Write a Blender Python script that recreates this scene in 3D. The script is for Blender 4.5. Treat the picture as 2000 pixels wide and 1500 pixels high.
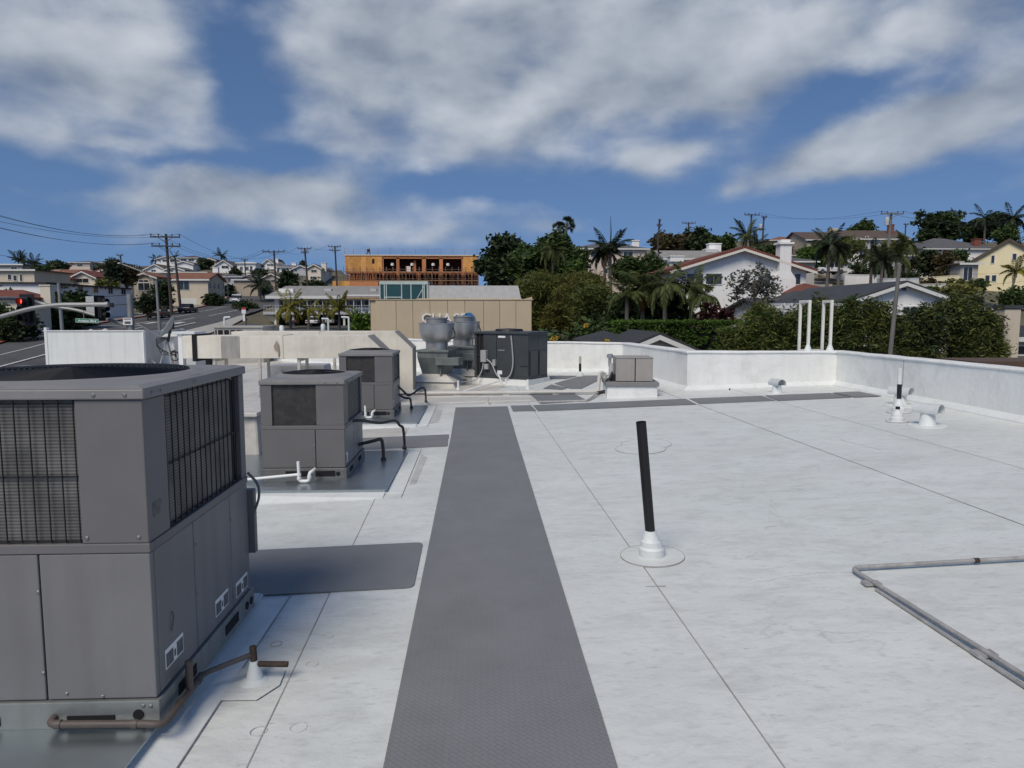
import bpy, bmesh, math, random
import numpy as np
from mathutils import Vector, Matrix
for o in list(bpy.data.objects): bpy.data.objects.remove(o)
rnd = random.Random(11)
S = bpy.context.scene
COL = S.collection
rad = math.radians

# ------------------------------------------------------------------ camera
F = 1400.0                                   # focal length in photo pixels (2000 px wide)
PIT, YAW, CZ = rad(5.63), rad(2.45), 1.75
cam_d = bpy.data.cameras.new('camera'); cam = bpy.data.objects.new('camera', cam_d); COL.objects.link(cam)
cam.location = (0, 0, CZ); cam.rotation_euler = (math.pi/2 - PIT, 0, -YAW)
cam_d.sensor_width = 36; cam_d.lens = F/2000*36; cam_d.clip_end = 6000; cam_d.clip_start = .05
S.camera = cam
FW = Vector((math.sin(YAW)*math.cos(PIT), math.cos(YAW)*math.cos(PIT), -math.sin(PIT)))
RT = Vector((math.cos(YAW), -math.sin(YAW), 0))
UP = Vector((math.sin(YAW)*math.sin(PIT), math.cos(YAW)*math.sin(PIT), math.cos(PIT)))
def ray(px, py): return FW + RT*((px-1000)/F) + UP*((750-py)/F)
def P(px, py, d):                            # photo pixel + known distance (metres along y) -> point
    r = ray(px, py); return Vector((0, 0, CZ)) + r*(d/r.y)
SX, SY = .038, .0107                         # drainage falls of the roof
def rz(x, y): return SX*x + SY*y
def RP(px, py, h=0):                         # photo pixel -> point on the roof plane raised by h
    r = ray(px, py); t = (CZ-h)/(SX*r.x + SY*r.y - r.z); return Vector((0, 0, CZ)) + r*t

# ------------------------------------------------------------------ sky, sun, exposure
SUN_EL, SUN_AZ = 50, 208                     # degrees; azimuth clockwise from +y: behind the camera, to its left
W = bpy.data.worlds.new('World'); S.world = W; W.use_nodes = True
nt = W.node_tree; nt.nodes.clear()
def N(t, **k):
    n = nt.nodes.new(t)
    for a, b in k.items(): setattr(n, a, b)
    return n
def mth(op, a, b=None, c=None, clamp=False):
    n = N('ShaderNodeMath', operation=op); n.use_clamp = clamp
    for i, v in enumerate((a, b, c)):
        if v is None: continue
        if isinstance(v, (int, float)): n.inputs[i].default_value = v
        else: nt.links.new(v, n.inputs[i])
    return n.outputs[0]
sky = N('ShaderNodeTexSky', sky_type='NISHITA'); sky.sun_disc = False
sky.sun_elevation = rad(SUN_EL); sky.sun_rotation = rad(SUN_AZ)
sky.air_density = 1.0; sky.dust_density = .25; sky.ozone_density = 2.0; sky.altitude = 0
tc = N('ShaderNodeTexCoord'); sp = N('ShaderNodeSeparateXYZ'); nt.links.new(tc.outputs['Generated'], sp.inputs[0])
X, Y, Z = sp.outputs
sv = N('ShaderNodeCombineXYZ'); nt.links.new(X, sv.inputs[0]); nt.links.new(Y, sv.inputs[1]); nt.links.new(mth('ADD', mth('MULTIPLY', mth('MAXIMUM', Z, 0), .8), .22), sv.inputs[2])
nt.links.new(sv.outputs[0], sky.inputs[0])
az = mth('ARCTAN2', X, Y); el = mth('ARCSINE', Z)
cv = N('ShaderNodeCombineXYZ')                              # direction, flattened upwards so that puffs are wider than tall
nt.links.new(az, cv.inputs[0]); nt.links.new(mth('MULTIPLY', el, 1.75), cv.inputs[1]); cv.inputs[2].default_value = 3.7
co = N('ShaderNodeVectorMath', operation='ADD'); nt.links.new(cv.outputs[0], co.inputs[0]); co.inputs[1].default_value = (-.022, .05, 0)   # a step towards the light
def noise(scale, detail, rough, vec, dist=0):
    n = N('ShaderNodeTexNoise'); n.inputs['Scale'].default_value = scale; n.inputs['Detail'].default_value = detail
    n.inputs['Roughness'].default_value = rough; n.inputs['Distortion'].default_value = dist
    nt.links.new(vec, n.inputs['Vector']); return n
n1 = noise(6.5, 6, .47, cv.outputs[0], .15); n1b = noise(6.5, 4, .45, co.outputs[0], .15)
n2 = noise(3.6, 6, .55, cv.outputs[0]); n3 = noise(2.2, 5, .5, cv.outputs[0]); n4 = noise(13, 8, .56, cv.outputs[0], .3)
sw = N('ShaderNodeSeparateColor'); nt.links.new(n2.outputs['Color'], sw.inputs[0])
waz = mth('ADD', az, mth('MULTIPLY', mth('SUBTRACT', sw.outputs[0], .5), .11))
wel = mth('ADD', el, mth('MULTIPLY', mth('SUBTRACT', sw.outputs[1], .5), .09))
CLOUDS = [(980,40,420,110,.9),(760,130,170,100,.75),(900,230,220,70,.75),(1180,190,260,80,.75),(1420,50,300,90,.75),(1390,160,150,60,.5),(700,300,130,36,.55),(880,310,120,22,.4),
          (140,70,260,70,.8),(60,190,210,60,.75),(290,180,120,60,.5),(140,280,200,30,.65),(320,15,180,40,.5),(470,370,190,40,1.0),(330,395,150,34,.6),(660,390,150,30,.8),(780,455,190,34,.95),(560,430,160,30,.45),
          (1430,385,70,24,.8),(1520,345,90,34,.95),(1640,295,90,40,1.0),(1760,255,110,44,1.0),(1900,215,120,56,1.0),(1700,330,130,26,.5),(1990,170,110,60,.8),(1295,300,75,24,.95),(1850,40,300,50,.75),(1090,425,90,22,.6),(1940,390,80,20,.45),
          (450,80,75,80,-.9),(490,200,60,60,-.8),(560,310,120,22,-.8),(900,375,160,18,-.5),(1180,290,50,30,-.4),(350,312,160,14,-.7),(80,345,160,20,-.6),(1690,150,150,36,-.8),(1530,240,60,40,-.5),(1300,390,160,30,-.5),(980,365,140,18,-.5),(1820,380,150,34,-.6),
          (380,530,500,22,-.5),(1500,480,600,40,-.5)]
tot = None
for (cx, cy, rx, ry, amp) in CLOUDS:
    r = ray(cx, cy).normalized(); a0 = math.atan2(r.x, r.y); e0 = math.asin(r.z)
    u = mth('DIVIDE', mth('SUBTRACT', waz, a0), rx/F); v = mth('DIVIDE', mth('SUBTRACT', wel, e0), ry/F)
    g = mth('MULTIPLY', mth('POWER', 2.71828, mth('MULTIPLY', mth('ADD', mth('MULTIPLY', u, u), mth('MULTIPLY', v, v)), -1)), amp)
    tot = g if tot is None else mth('ADD', tot, g)
dens = mth('ADD', mth('ADD', tot, mth('MULTIPLY', mth('SUBTRACT', n1.outputs[0], .5), 2.0)), mth('MULTIPLY', mth('SUBTRACT', n4.outputs[0], .5), .9))
mr = N('ShaderNodeMapRange', interpolation_type='SMOOTHSTEP'); nt.links.new(dens, mr.inputs[0])
mr.inputs[1].default_value = -.1; mr.inputs[2].default_value = 1.25
shade = mth('ADD', mth('MULTIPLY', mth('SUBTRACT', n1.outputs[0], n1b.outputs[0]), 1.9), mth('ADD', mth('MULTIPLY', mth('SUBTRACT', n4.outputs[0], .5), .25), mth('ADD', mth('MULTIPLY', mth('SUBTRACT', n3.outputs[0], .5), 1.1), .5)), clamp=True)
cr = N('ShaderNodeMix', data_type='RGBA'); nt.links.new(shade, cr.inputs[0])
CLD = (.36, .425, .53, 1), (.94, 1.0, 1.08, 1)
cr.inputs[6].default_value = CLD[0]; cr.inputs[7].default_value = CLD[1]
SKY_STR = .082
sm = N('ShaderNodeVectorMath', operation='SCALE'); nt.links.new(cr.outputs[2], sm.inputs[0]); sm.inputs[3].default_value = .53/SKY_STR
tint = N('ShaderNodeMix', data_type='RGBA', blend_type='MULTIPLY'); tint.inputs[0].default_value = 1
nt.links.new(sky.outputs[0], tint.inputs[6]); tint.inputs[7].default_value = (.74, .85, .98, 1)
mx = N('ShaderNodeMix', data_type='RGBA'); nt.links.new(mth('MULTIPLY', mr.outputs[0], .86), mx.inputs[0])
nt.links.new(tint.outputs[2], mx.inputs[6]); nt.links.new(sm.outputs[0], mx.inputs[7])
bg = N('ShaderNodeBackground'); bg.inputs[1].default_value = SKY_STR; nt.links.new(mx.outputs[2], bg.inputs[0])
wo = N('ShaderNodeOutputWorld'); nt.links.new(bg.outputs[0], wo.inputs[0])
sd = bpy.data.lights.new('sun', 'SUN'); sd.energy = 2.3; sd.angle = rad(28); sd.color = (1, .90, .76)
sun = bpy.data.objects.new('sun', sd); COL.objects.link(sun)
sdir = Vector((math.sin(rad(SUN_AZ))*math.cos(rad(SUN_EL)), math.cos(rad(SUN_AZ))*math.cos(rad(SUN_EL)), math.sin(rad(SUN_EL))))
sun.rotation_euler = sdir.to_track_quat('Z', 'Y').to_euler(); sun.location = sdir*200
S.view_settings.view_transform = 'Standard'; S.view_settings.look = 'None'; S.view_settings.gamma = 1
S.view_settings.exposure = 0.30; S.view_settings.use_curve_mapping = False

# ------------------------------------------------------------------ materials
MATS = {}
def mat(name, col, rough=.65, metal=0, var=.14, scale=2.5, bump=.15, bscale=60, streak=0, dirt=None, dirt_amt=0, dscale=1.2,
        spec=.4, island=0, objrand=0, wave=None, stretch=None, trans=0, bdist=.01):
    if name in MATS: return MATS[name]
    m = bpy.data.materials.new(name); m.use_nodes = True; t = m.node_tree; b = t.nodes['Principled BSDF']
    L = t.links.new
    def n(ty, **k):
        q = t.nodes.new(ty)
        for a, c in k.items(): setattr(q, a, c)
        return q
    tcn = n('ShaderNodeTexCoord'); vec = tcn.outputs['Object']
    if stretch:
        mp = n('ShaderNodeMapping'); mp.inputs['Scale'].default_value = stretch; L(vec, mp.inputs[0]); vs = mp.outputs[0]
    else: vs = vec
    no = n('ShaderNodeTexNoise'); no.inputs['Scale'].default_value = scale; no.inputs['Detail'].default_value = 8; no.inputs['Roughness'].default_value = .62; L(vs, no.inputs[0])
    fac = no.outputs[0]
    mr = n('ShaderNodeMapRange'); L(fac, mr.inputs[0]); mr.inputs[1].default_value = .25; mr.inputs[2].default_value = .75
    mr.inputs[3].default_value = 1-var; mr.inputs[4].default_value = 1+var
    out = mr.outputs[0]
    def mul(a, lo, hi):
        r2 = n('ShaderNodeMapRange'); L(a, r2.inputs[0]); r2.inputs[3].default_value = lo; r2.inputs[4].default_value = hi
        q = n('ShaderNodeMath', operation='MULTIPLY'); L(out, q.inputs[0]); L(r2.outputs[0], q.inputs[1]); return q.outputs[0]
    if island:
        g = n('ShaderNodeNewGeometry'); out = mul(g.outputs['Random Per Island'], 1-island, 1+island)
    if objrand:
        g = n('ShaderNodeObjectInfo'); out = mul(g.outputs['Random'], 1-objrand, 1+objrand)
    hs = n('ShaderNodeVectorMath', operation='SCALE'); hs.inputs[0].default_value = col; L(out, hs.inputs[3]); c = hs.outputs[0]
    if streak:
        mp = n('ShaderNodeMapping'); mp.inputs['Scale'].default_value = (9, 9, .35); L(vec, mp.inputs[0])
        s2 = n('ShaderNodeTexNoise'); s2.inputs['Scale'].default_value = 1; s2.inputs['Detail'].default_value = 6; L(mp.outputs[0], s2.inputs[0])
        r2 = n('ShaderNodeMapRange'); L(s2.outputs[0], r2.inputs[0]); r2.inputs[1].default_value = .45; r2.inputs[2].default_value = .8; r2.inputs[4].default_value = streak
        q = n('ShaderNodeMix', data_type='RGBA'); L(r2.outputs[0], q.inputs[0]); L(c, q.inputs[6]); q.inputs[7].default_value = (*(dirt or (.08, .07, .06)), 1); c = q.outputs[2]
    if dirt_amt:
        s2 = n('ShaderNodeTexNoise'); s2.inputs['Scale'].default_value = dscale; s2.inputs['Detail'].default_value = 10; s2.inputs['Roughness'].default_value = .7; s2.inputs['Distortion'].default_value = .4; L(vs, s2.inputs[0])
        r2 = n('ShaderNodeMapRange'); L(s2.outputs[0], r2.inputs[0]); r2.inputs[1].default_value = .5; r2.inputs[2].default_value = .78; r2.inputs[4].default_value = dirt_amt
        q = n('ShaderNodeMix', data_type='RGBA'); L(r2.outputs[0], q.inputs[0]); L(c, q.inputs[6]); q.inputs[7].default_value = (*(dirt or (.08, .07, .06)), 1); c = q.outputs[2]
    if wave:                                            # barrel tiles / ribs / courses: (axis, scale, strength)
        wv = n('ShaderNodeTexWave', wave_type='BANDS', bands_direction=wave[0]); wv.inputs['Scale'].default_value = wave[1]; wv.inputs['Distortion'].default_value = .6; wv.inputs['Detail'].default_value = 1
        L(vec, wv.inputs[0])
        r2 = n('ShaderNodeMapRange'); L(wv.outputs[1], r2.inputs[0]); r2.inputs[3].default_value = 1-wave[2]; r2.inputs[4].default_value = 1
        q = n('ShaderNodeVectorMath', operation='SCALE'); L(c, q.inputs[0]); L(r2.outputs[0], q.inputs[3]); c = q.outputs[0]
    L(c, b.inputs['Base Color'])
    b.inputs['Roughness'].default_value = rough; b.inputs['Metallic'].default_value = metal; b.inputs['Specular IOR Level'].default_value = spec
    if bump:
        s3 = n('ShaderNodeTexNoise'); s3.inputs['Scale'].default_value = bscale; s3.inputs['Detail'].default_value = 4; L(vec, s3.inputs[0])
        bp = n('ShaderNodeBump'); bp.inputs['Strength'].default_value = bump; bp.inputs['Distance'].default_value = bdist; L(s3.outputs[0], bp.inputs['Height']); L(bp.outputs[0], b.inputs['Normal'])
    if rough < .6:
        r3 = n('ShaderNodeMapRange'); L(fac, r3.inputs[0]); r3.inputs[3].default_value = rough-.12; r3.inputs[4].default_value = min(1, rough+.2); L(r3.outputs[0], b.inputs['Roughness'])
    if trans:
        tr = n('ShaderNodeBsdfTranslucent'); L(c, tr.inputs[0]); ms = n('ShaderNodeMixShader'); ms.inputs[0].default_value = trans
        L(b.outputs[0], ms.inputs[1]); L(tr.outputs[0], ms.inputs[2]); L(ms.outputs[0], t.nodes['Material Output'].inputs[0])
    MATS[name] = m; return m

def roof_material(name, base, stain):
    m = bpy.data.materials.new(name); m.use_nodes = True; t = m.node_tree; b = t.nodes['Principled BSDF']; L = t.links.new
    def n(ty, **k):
        q = t.nodes.new(ty)
        for a, c in k.items(): setattr(q, a, c)
        return q
    g = n('ShaderNodeNewGeometry'); pos = g.outputs['Position']
    def nz(scale, det, ro, st=(1, 1, 1), dist=0):
        mp = n('ShaderNodeMapping'); mp.inputs['Scale'].default_value = st; L(pos, mp.inputs[0])
        q = n('ShaderNodeTexNoise'); q.inputs['Scale'].default_value = scale; q.inputs['Detail'].default_value = det; q.inputs['Roughness'].default_value = ro; q.inputs['Distortion'].default_value = dist
        L(mp.outputs[0], q.inputs[0]); return q.outputs[0]
    def rng(v, a, bb, lo, hi):
        q = n('ShaderNodeMapRange'); L(v, q.inputs[0]); q.inputs[1].default_value = a; q.inputs[2].default_value = bb; q.inputs[3].default_value = lo; q.inputs[4].default_value = hi; return q.outputs[0]
    def mix(f, c, col):
        q = n('ShaderNodeMix', data_type='RGBA'); L(f, q.inputs[0]); L(c, q.inputs[6]); q.inputs[7].default_value = (*col, 1); return q.outputs[2]
    c0 = n('ShaderNodeRGB'); c0.outputs[0].default_value = (*base, 1); c = c0.outputs[0]
    c = mix(rng(nz(.55, 5, .55, dist=.5), .42, .72, 0, .55), c, (base[0]*.86, base[1]*.91, base[2]*.90))       # greenish damp stain
    c = mix(rng(nz(1.4, 7, .6, (.6, 1.3, 1), .3), .38, .72, 0, .5*stain), c, (base[0]*.80, base[1]*.79, base[2]*.78))
    c = mix(rng(nz(6, 10, .68, (.55, 1.2, 1), .5), .47, .74, 0, .5*stain), c, (base[0]*.62, base[1]*.61, base[2]*.60))      # brush marks across
    c = mix(rng(nz(26, 8, .7, (.45, 1.3, 1), .2), .54, .76, 0, .6*stain), c, (base[0]*.55, base[1]*.53, base[2]*.52))         # fine flecks
    sc_ = n('ShaderNodeMath', operation='MULTIPLY'); L(rng(nz(16, 10, .8, (.5, 1, 1), .8), .56, .68, 0, 1), sc_.inputs[0]); L(rng(nz(1.1, 4, .6), .52, .68, 0, .75*min(1, stain)), sc_.inputs[1])
    c = mix(sc_.outputs[0], c, (base[0]*.36, base[1]*.34, base[2]*.33))                                                       # scuffed areas
    # hairline cracks
    vo = n('ShaderNodeTexVoronoi', feature='DISTANCE_TO_EDGE'); mp = n('ShaderNodeMapping'); mp.inputs['Scale'].default_value = (.45, 1.1, 1); L(pos, mp.inputs[0])
    wv = n('ShaderNodeTexNoise'); wv.inputs['Scale'].default_value = 4; wv.inputs['Detail'].default_value = 6; L(mp.outputs[0], wv.inputs[0])
    ad = n('ShaderNodeVectorMath', operation='MULTIPLY_ADD'); L(wv.outputs['Color'], ad.inputs[0]); ad.inputs[1].default_value = (.5, .5, 0); L(mp.outputs[0], ad.inputs[2])
    L(ad.outputs[0], vo.inputs['Vector']); vo.inputs['Scale'].default_value = .9
    cr = rng(vo.outputs[0], 0, .006, 1, 0); gate = rng(nz(.7, 3, .5), .52, .6, 0, .35)
    q = n('ShaderNodeMath', operation='MULTIPLY'); L(cr, q.inputs[0]); L(gate, q.inputs[1])
    c = mix(q.outputs[0], c, (base[0]*.38, base[1]*.37, base[2]*.36))
    L(c, b.inputs['Base Color']); b.inputs['Roughness'].default_value = .5; b.inputs['Specular IOR Level'].default_value = .35
    bp = n('ShaderNodeBump'); bp.inputs['Strength'].default_value = .5; bp.inputs['Distance'].default_value = .02; L(nz(5, 9, .62), bp.inputs['Height']); L(bp.outputs[0], b.inputs['Normal'])
    MATS[name] = m; return m

def pad_material():
    m = bpy.data.materials.new('tread_pad'); m.use_nodes = True; t = m.node_tree; b = t.nodes['Principled BSDF']; L = t.links.new
    def n(ty, **k):
        q = t.nodes.new(ty)
        for a, c in k.items(): setattr(q, a, c)
        return q
    g = n('ShaderNodeNewGeometry'); mp = n('ShaderNodeMapping'); mp.inputs['Rotation'].default_value = (0, 0, rad(45)); L(g.outputs['Position'], mp.inputs[0])
    br = n('ShaderNodeTexBrick'); br.inputs['Scale'].default_value = 26; br.inputs['Mortar Size'].default_value = .035; br.inputs['Mortar Smooth'].default_value = .4
    br.inputs['Brick Width'].default_value = 1.1; br.inputs['Row Height'].default_value = .55; L(mp.outputs[0], br.inputs[0])
    no = n('ShaderNodeTexNoise'); no.inputs['Scale'].default_value = 2.2; no.inputs['Detail'].default_value = 10; no.inputs['Roughness'].default_value = .7; L(g.outputs['Position'], no.inputs[0])
    mr = n('ShaderNodeMapRange'); L(no.outputs[0], mr.inputs[0]); mr.inputs[1].default_value = .3; mr.inputs[2].default_value = .7; mr.inputs[3].default_value = .90; mr.inputs[4].default_value = 1.10
    m2 = n('ShaderNodeMapRange'); L(br.outputs['Fac'], m2.inputs[0]); m2.inputs[3].default_value = 1; m2.inputs[4].default_value = .86
    q = n('ShaderNodeMath', operation='MULTIPLY'); L(mr.outputs[0], q.inputs[0]); L(m2.outputs[0], q.inputs[1])
    s = n('ShaderNodeVectorMath', operation='SCALE'); s.inputs[0].default_value = (.192, .20, .205); L(q.outputs[0], s.inputs[3]); L(s.outputs[0], b.inputs['Base Color'])
    bp = n('ShaderNodeBump'); bp.inputs['Strength'].default_value = .5; bp.inputs['Distance'].default_value = .004; bp.invert = True; L(br.outputs['Fac'], bp.inputs['Height']); L(bp.outputs[0], b.inputs['Normal'])
    b.inputs['Roughness'].default_value = .62; b.inputs['Specular IOR Level'].default_value = .3
    MATS['tread_pad'] = m; return m

def fin_material():
    m = bpy.data.materials.new('coil_fins'); m.use_nodes = True; t = m.node_tree; b = t.nodes['Principled BSDF']; L = t.links.new
    tcn = t.nodes.new('ShaderNodeTexCoord'); sp_ = t.nodes.new('ShaderNodeSeparateXYZ'); L(tcn.outputs['Object'], sp_.inputs[0])
    def wave(sock, per):
        a = t.nodes.new('ShaderNodeMath'); a.operation = 'MULTIPLY'; L(sock, a.inputs[0]); a.inputs[1].default_value = 6.2832/per
        q = t.nodes.new('ShaderNodeMath'); q.operation = 'SINE'; L(a.outputs[0], q.inputs[0]); return q.outputs[0]
    w = wave(sp_.outputs[2], .0135)
    no = t.nodes.new('ShaderNodeTexNoise'); no.inputs['Scale'].default_value = 6; no.inputs['Detail'].default_value = 8; L(tcn.outputs['Object'], no.inputs[0])
    mr = t.nodes.new('ShaderNodeMapRange'); L(w, mr.inputs[0]); mr.inputs[1].default_value = -1; mr.inputs[3].default_value = .5; mr.inputs[4].default_value = 1.15
    q = t.nodes.new('ShaderNodeMath'); q.operation = 'MULTIPLY'; L(mr.outputs[0], q.inputs[0]); L(no.outputs[0], q.inputs[1])
    s = t.nodes.new('ShaderNodeVectorMath'); s.operation = 'SCALE'; s.inputs[0].default_value = (.30, .29, .275); L(q.outputs[0], s.inputs[3]); L(s.outputs[0], b.inputs['Base Color'])
    b.inputs['Roughness'].default_value = .55; b.inputs['Metallic'].default_value = .3
    MATS['coil_fins'] = m; return m

WHITE_ROOF = roof_material('white_membrane', (.665, .69, .67), 1.1)
GRIMY_ROOF = roof_material('grimy_membrane', (.60, .585, .55), 1.5)
PAD = pad_material(); FINS = fin_material()
PARAPET = mat('parapet_white', (.76, .77, .745), .6, var=.07, scale=1.2, streak=.16, dirt=(.42, .41, .38), dirt_amt=.5, dscale=1.6, bump=.4, bscale=9, bdist=.02)
WALLSTREAK = mat('streaked_white', (.66, .68, .655), .6, var=.05, streak=.35, dirt=(.45, .46, .44), bump=.2)
BOOT = mat('boot_white', (.655, .685, .675), .5, var=.06, dirt=(.35, .33, .3), dirt_amt=.4, dscale=6, bump=.3, bscale=25)
SEAM = mat('seam_grime', (.30, .30, .29), .7, var=.35, scale=4)
SEALANT = mat('sealant_white', (.72, .74, .75), .5, var=.08)
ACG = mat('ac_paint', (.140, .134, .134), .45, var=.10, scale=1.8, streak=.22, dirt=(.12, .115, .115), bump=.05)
ACGTOP = mat('ac_top_lighter', (.215, .21, .205), .45, var=.14, scale=3, dirt=(.14, .13, .13), dirt_amt=.35, dscale=3, bump=.05)  # lighter copy of the cabinet grey for the top faces
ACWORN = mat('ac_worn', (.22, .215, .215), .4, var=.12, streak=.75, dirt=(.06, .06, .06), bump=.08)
BLACK = mat('black_plastic', (.012, .012, .014), .45, var=.1, bump=.05)
DARK = mat('dark_void', (.010, .010, .012), .9, var=.1, bump=0)
WIREB = mat('black_wire', (.015, .015, .017), .5, bump=0)
GALV = mat('galvanized_pan', (.37, .42, .455), .27, metal=.85, var=.14, scale=1.6, bump=.03, bscale=5, dirt=(.2, .21, .2), dirt_amt=.2, dscale=1.2)
RAIL = mat('base_rail', (.17, .17, .165), .45, metal=.4, var=.2, streak=.4, dirt=(.06, .05, .045))
STEEL = mat('screw_steel', (.26, .26, .26), .5, metal=.9, var=.1, bump=0)
STICK = mat('sticker_white', (.75, .76, .75), .5, var=.06, bump=0)
STICKD = mat('sticker_print', (.10, .10, .11), .5, var=.5, scale=30, bump=0)
BROWNPIPE = mat('brown_pipe', (.085, .068, .060), .5, var=.25, scale=8, bump=.1)
RUST = mat('rusty_pipe', (.05, .034, .025), .8, var=.5, scale=18, bump=.5, bscale=80)
PVC = mat('pvc_white', (.76, .77, .76), .35, var=.05, bump=.03)
RUBBER = mat('black_conduit', (.03, .03, .032), .5, var=.2, bump=.1)
GREYPIPE = mat('grey_conduit', (.36, .355, .34), .55, var=.3, scale=9, metal=.15, dirt=(.12, .11, .1), dirt_amt=.6, dscale=7)
ALU = mat('spun_aluminium', (.50, .50, .49), .36, metal=.75, var=.18, scale=3, streak=.35, dirt=(.2, .2, .2), bump=.05)
GALVDK = mat('galvanized_dark', (.20, .225, .22), .5, metal=.5, var=.25, streak=.5, dirt=(.07, .08, .08), bump=.1)
DUCT = mat('duct_coating', (.71, .67, .57), .6, var=.14, scale=1.6, streak=.22, dirt=(.33, .28, .21), dirt_amt=.6, bump=.3, bscale=12)
DUCTDIRTSHADE = mat('duct_grime_shade', (.30, .285, .255), .7, var=.3, scale=3, dirt=(.13, .12, .11), dirt_amt=.7, dscale=3, stretch=(1, 1, .4), bump=.3)  # grime tone, also carries the shade on the right face
DKUNIT = mat('dark_unit_paint', (.048, .055, .060), .4, var=.15, scale=2, dirt=(.09, .095, .1), dirt_amt=.5, bump=.05)
TANUNIT = mat('tan_unit_paint', (.34, .315, .29), .5, var=.08, streak=.2, dirt=(.2, .18, .16), bump=.05)
CONC = mat('stained_concrete', (.50, .485, .45), .8, var=.2, dirt=(.15, .13, .10), dirt_amt=.8, dscale=2.2, bump=.5, bscale=20)
LEADW = mat('ladder_paint', (.74, .72, .66), .5, var=.08, dirt=(.4, .3, .2), dirt_amt=.3, dscale=5)

# ------------------------------------------------------------------ mesh helpers
class MB:
    def __init__(s): s.v = []; s.f = []
    def add(s, vs, fs):
        o = len(s.v); s.v += [tuple(v) for v in vs]; s.f += [tuple(i+o for i in f) for f in fs]; return s
    def box(s, x0, x1, y0, y1, z0, z1):
        return s.add([(x0,y0,z0),(x1,y0,z0),(x1,y1,z0),(x0,y1,z0),(x0,y0,z1),(x1,y0,z1),(x1,y1,z1),(x0,y1,z1)],
                     [(0,3,2,1),(4,5,6,7),(0,1,5,4),(1,2,6,5),(2,3,7,6),(3,0,4,7)])
    def hexa(s, b, t):                       # 4 bottom + 4 top points
        return s.add(list(b)+list(t), [(0,3,2,1),(4,5,6,7),(0,1,5,4),(1,2,6,5),(2,3,7,6),(3,0,4,7)])
    def prism(s, pts, lo, hi, axis='z'):
        n = len(pts)
        def m(p, h): return {'z': (p[0], p[1], h), 'y': (p[0], h, p[1]), 'x': (h, p[0], p[1])}[axis]
        return s.add([m(p, lo) for p in pts]+[m(p, hi) for p in pts],
                     [tuple(range(n))[::-1], tuple(range(n, 2*n))]+[(i, (i+1) % n, n+(i+1) % n, n+i) for i in range(n)])
    def tube(s, pts, r, n=8, cap=True):
        pts = [Vector(p) for p in pts]; k = len(pts); rs = r if isinstance(r, (list, tuple)) else [r]*k
        t = [(pts[min(i+1, k-1)]-pts[max(i-1, 0)]).normalized() for i in range(k)]
        u = t[0].orthogonal().normalized(); vs = []
        for i in range(k):
            u = (u-t[i]*u.dot(t[i])).normalized(); w = t[i].cross(u)
            for j in range(n):
                a = 2*math.pi*j/n; vs.append(pts[i]+(u*math.cos(a)+w*math.sin(a))*rs[i])
        fs = [(i*n+j, i*n+(j+1) % n, (i+1)*n+(j+1) % n, (i+1)*n+j) for i in range(k-1) for j in range(n)]
        if cap: fs += [tuple(range(n))[::-1], tuple(range((k-1)*n, k*n))]
        return s.add(vs, fs)
    def lathe(s, prof, n=20, c=(0, 0, 0), cap=True):
        vs = []; k = len(prof)
        for (r, z) in prof:
            for j in range(n):
                a = 2*math.pi*j/n; vs.append((c[0]+r*math.cos(a), c[1]+r*math.sin(a), c[2]+z))
        fs = [(i*n+j, i*n+(j+1) % n, (i+1)*n+(j+1) % n, (i+1)*n+j) for i in range(k-1) for j in range(n)]
        if cap: fs += [tuple(range(n))[::-1], tuple(range((k-1)*n, k*n))]
        return s.add(vs, fs)
    def xf(s, M):
        s.v = [tuple(M @ Vector(v)) for v in s.v]; return s
    def build(s, name, m, parent=None, bevel=0, smooth=False, loc=None):
        me = bpy.data.meshes.new(name); me.from_pydata(s.v, [], s.f)
        bm = bmesh.new(); bm.from_mesh(me); bmesh.ops.recalc_face_normals(bm, faces=bm.faces); bm.to_mesh(me); bm.free()
        if smooth:
            me.shade_smooth(); me.set_sharp_from_angle(angle=rad(38))
        me.materials.append(m)
        o = bpy.data.objects.new(name, me); COL.objects.link(o)
        if parent: o.parent = parent
        if loc: o.location = loc
        if bevel:
            b = o.modifiers.new('bevel', 'BEVEL'); b.width = bevel; b.segments = 2; b.limit_method = 'ANGLE'; b.angle_limit = rad(40)
        return o
def B(x0, x1, y0, y1, z0, z1): return MB().box(x0, x1, y0, y1, z0, z1)
def tag(o, label, cat, group=None, kind=None):
    o['label'] = label; o['category'] = cat
    if group: o['group'] = group
    if kind: o['kind'] = kind
    return o
def thing(name, label, cat, loc=(0, 0, 0), rot=0, group=None):
    o = bpy.data.objects.new(name, None); COL.objects.link(o); o.location = loc
    o.rotation_euler = rot if isinstance(rot, tuple) else (0, 0, rot); o.empty_display_size = .2
    return tag(o, label, cat, group)
def struct(o): o['kind'] = 'structure'; return o
def link_copy(mesh_obj, name, parent, loc=(0, 0, 0), rot=(0, 0, 0), sc=(1, 1, 1)):
    o = bpy.data.objects.new(name, mesh_obj.data); COL.objects.link(o); o.parent = parent; o.location = loc; o.rotation_euler = rot; o.scale = sc
    for md in mesh_obj.modifiers:
        b = o.modifiers.new('bevel', 'BEVEL'); b.width = md.width; b.segments = md.segments; b.limit_method = md.limit_method; b.angle_limit = md.angle_limit
    return o
def smoothpath(pts, n=6):
    pts = [Vector(p) for p in pts]; out = []
    ext = [pts[0]*2-pts[1]]+pts+[pts[-1]*2-pts[-2]]
    for i in range(1, len(ext)-2):
        a, b, c, d = ext[i-1:i+3]
        for k in range(n):
            t = k/n; out.append(.5*((2*b)+(c-a)*t+(2*a-5*b+4*c-d)*t*t+(3*b-a-3*c+d)*t**3))
    return out+[pts[-1]]
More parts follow.
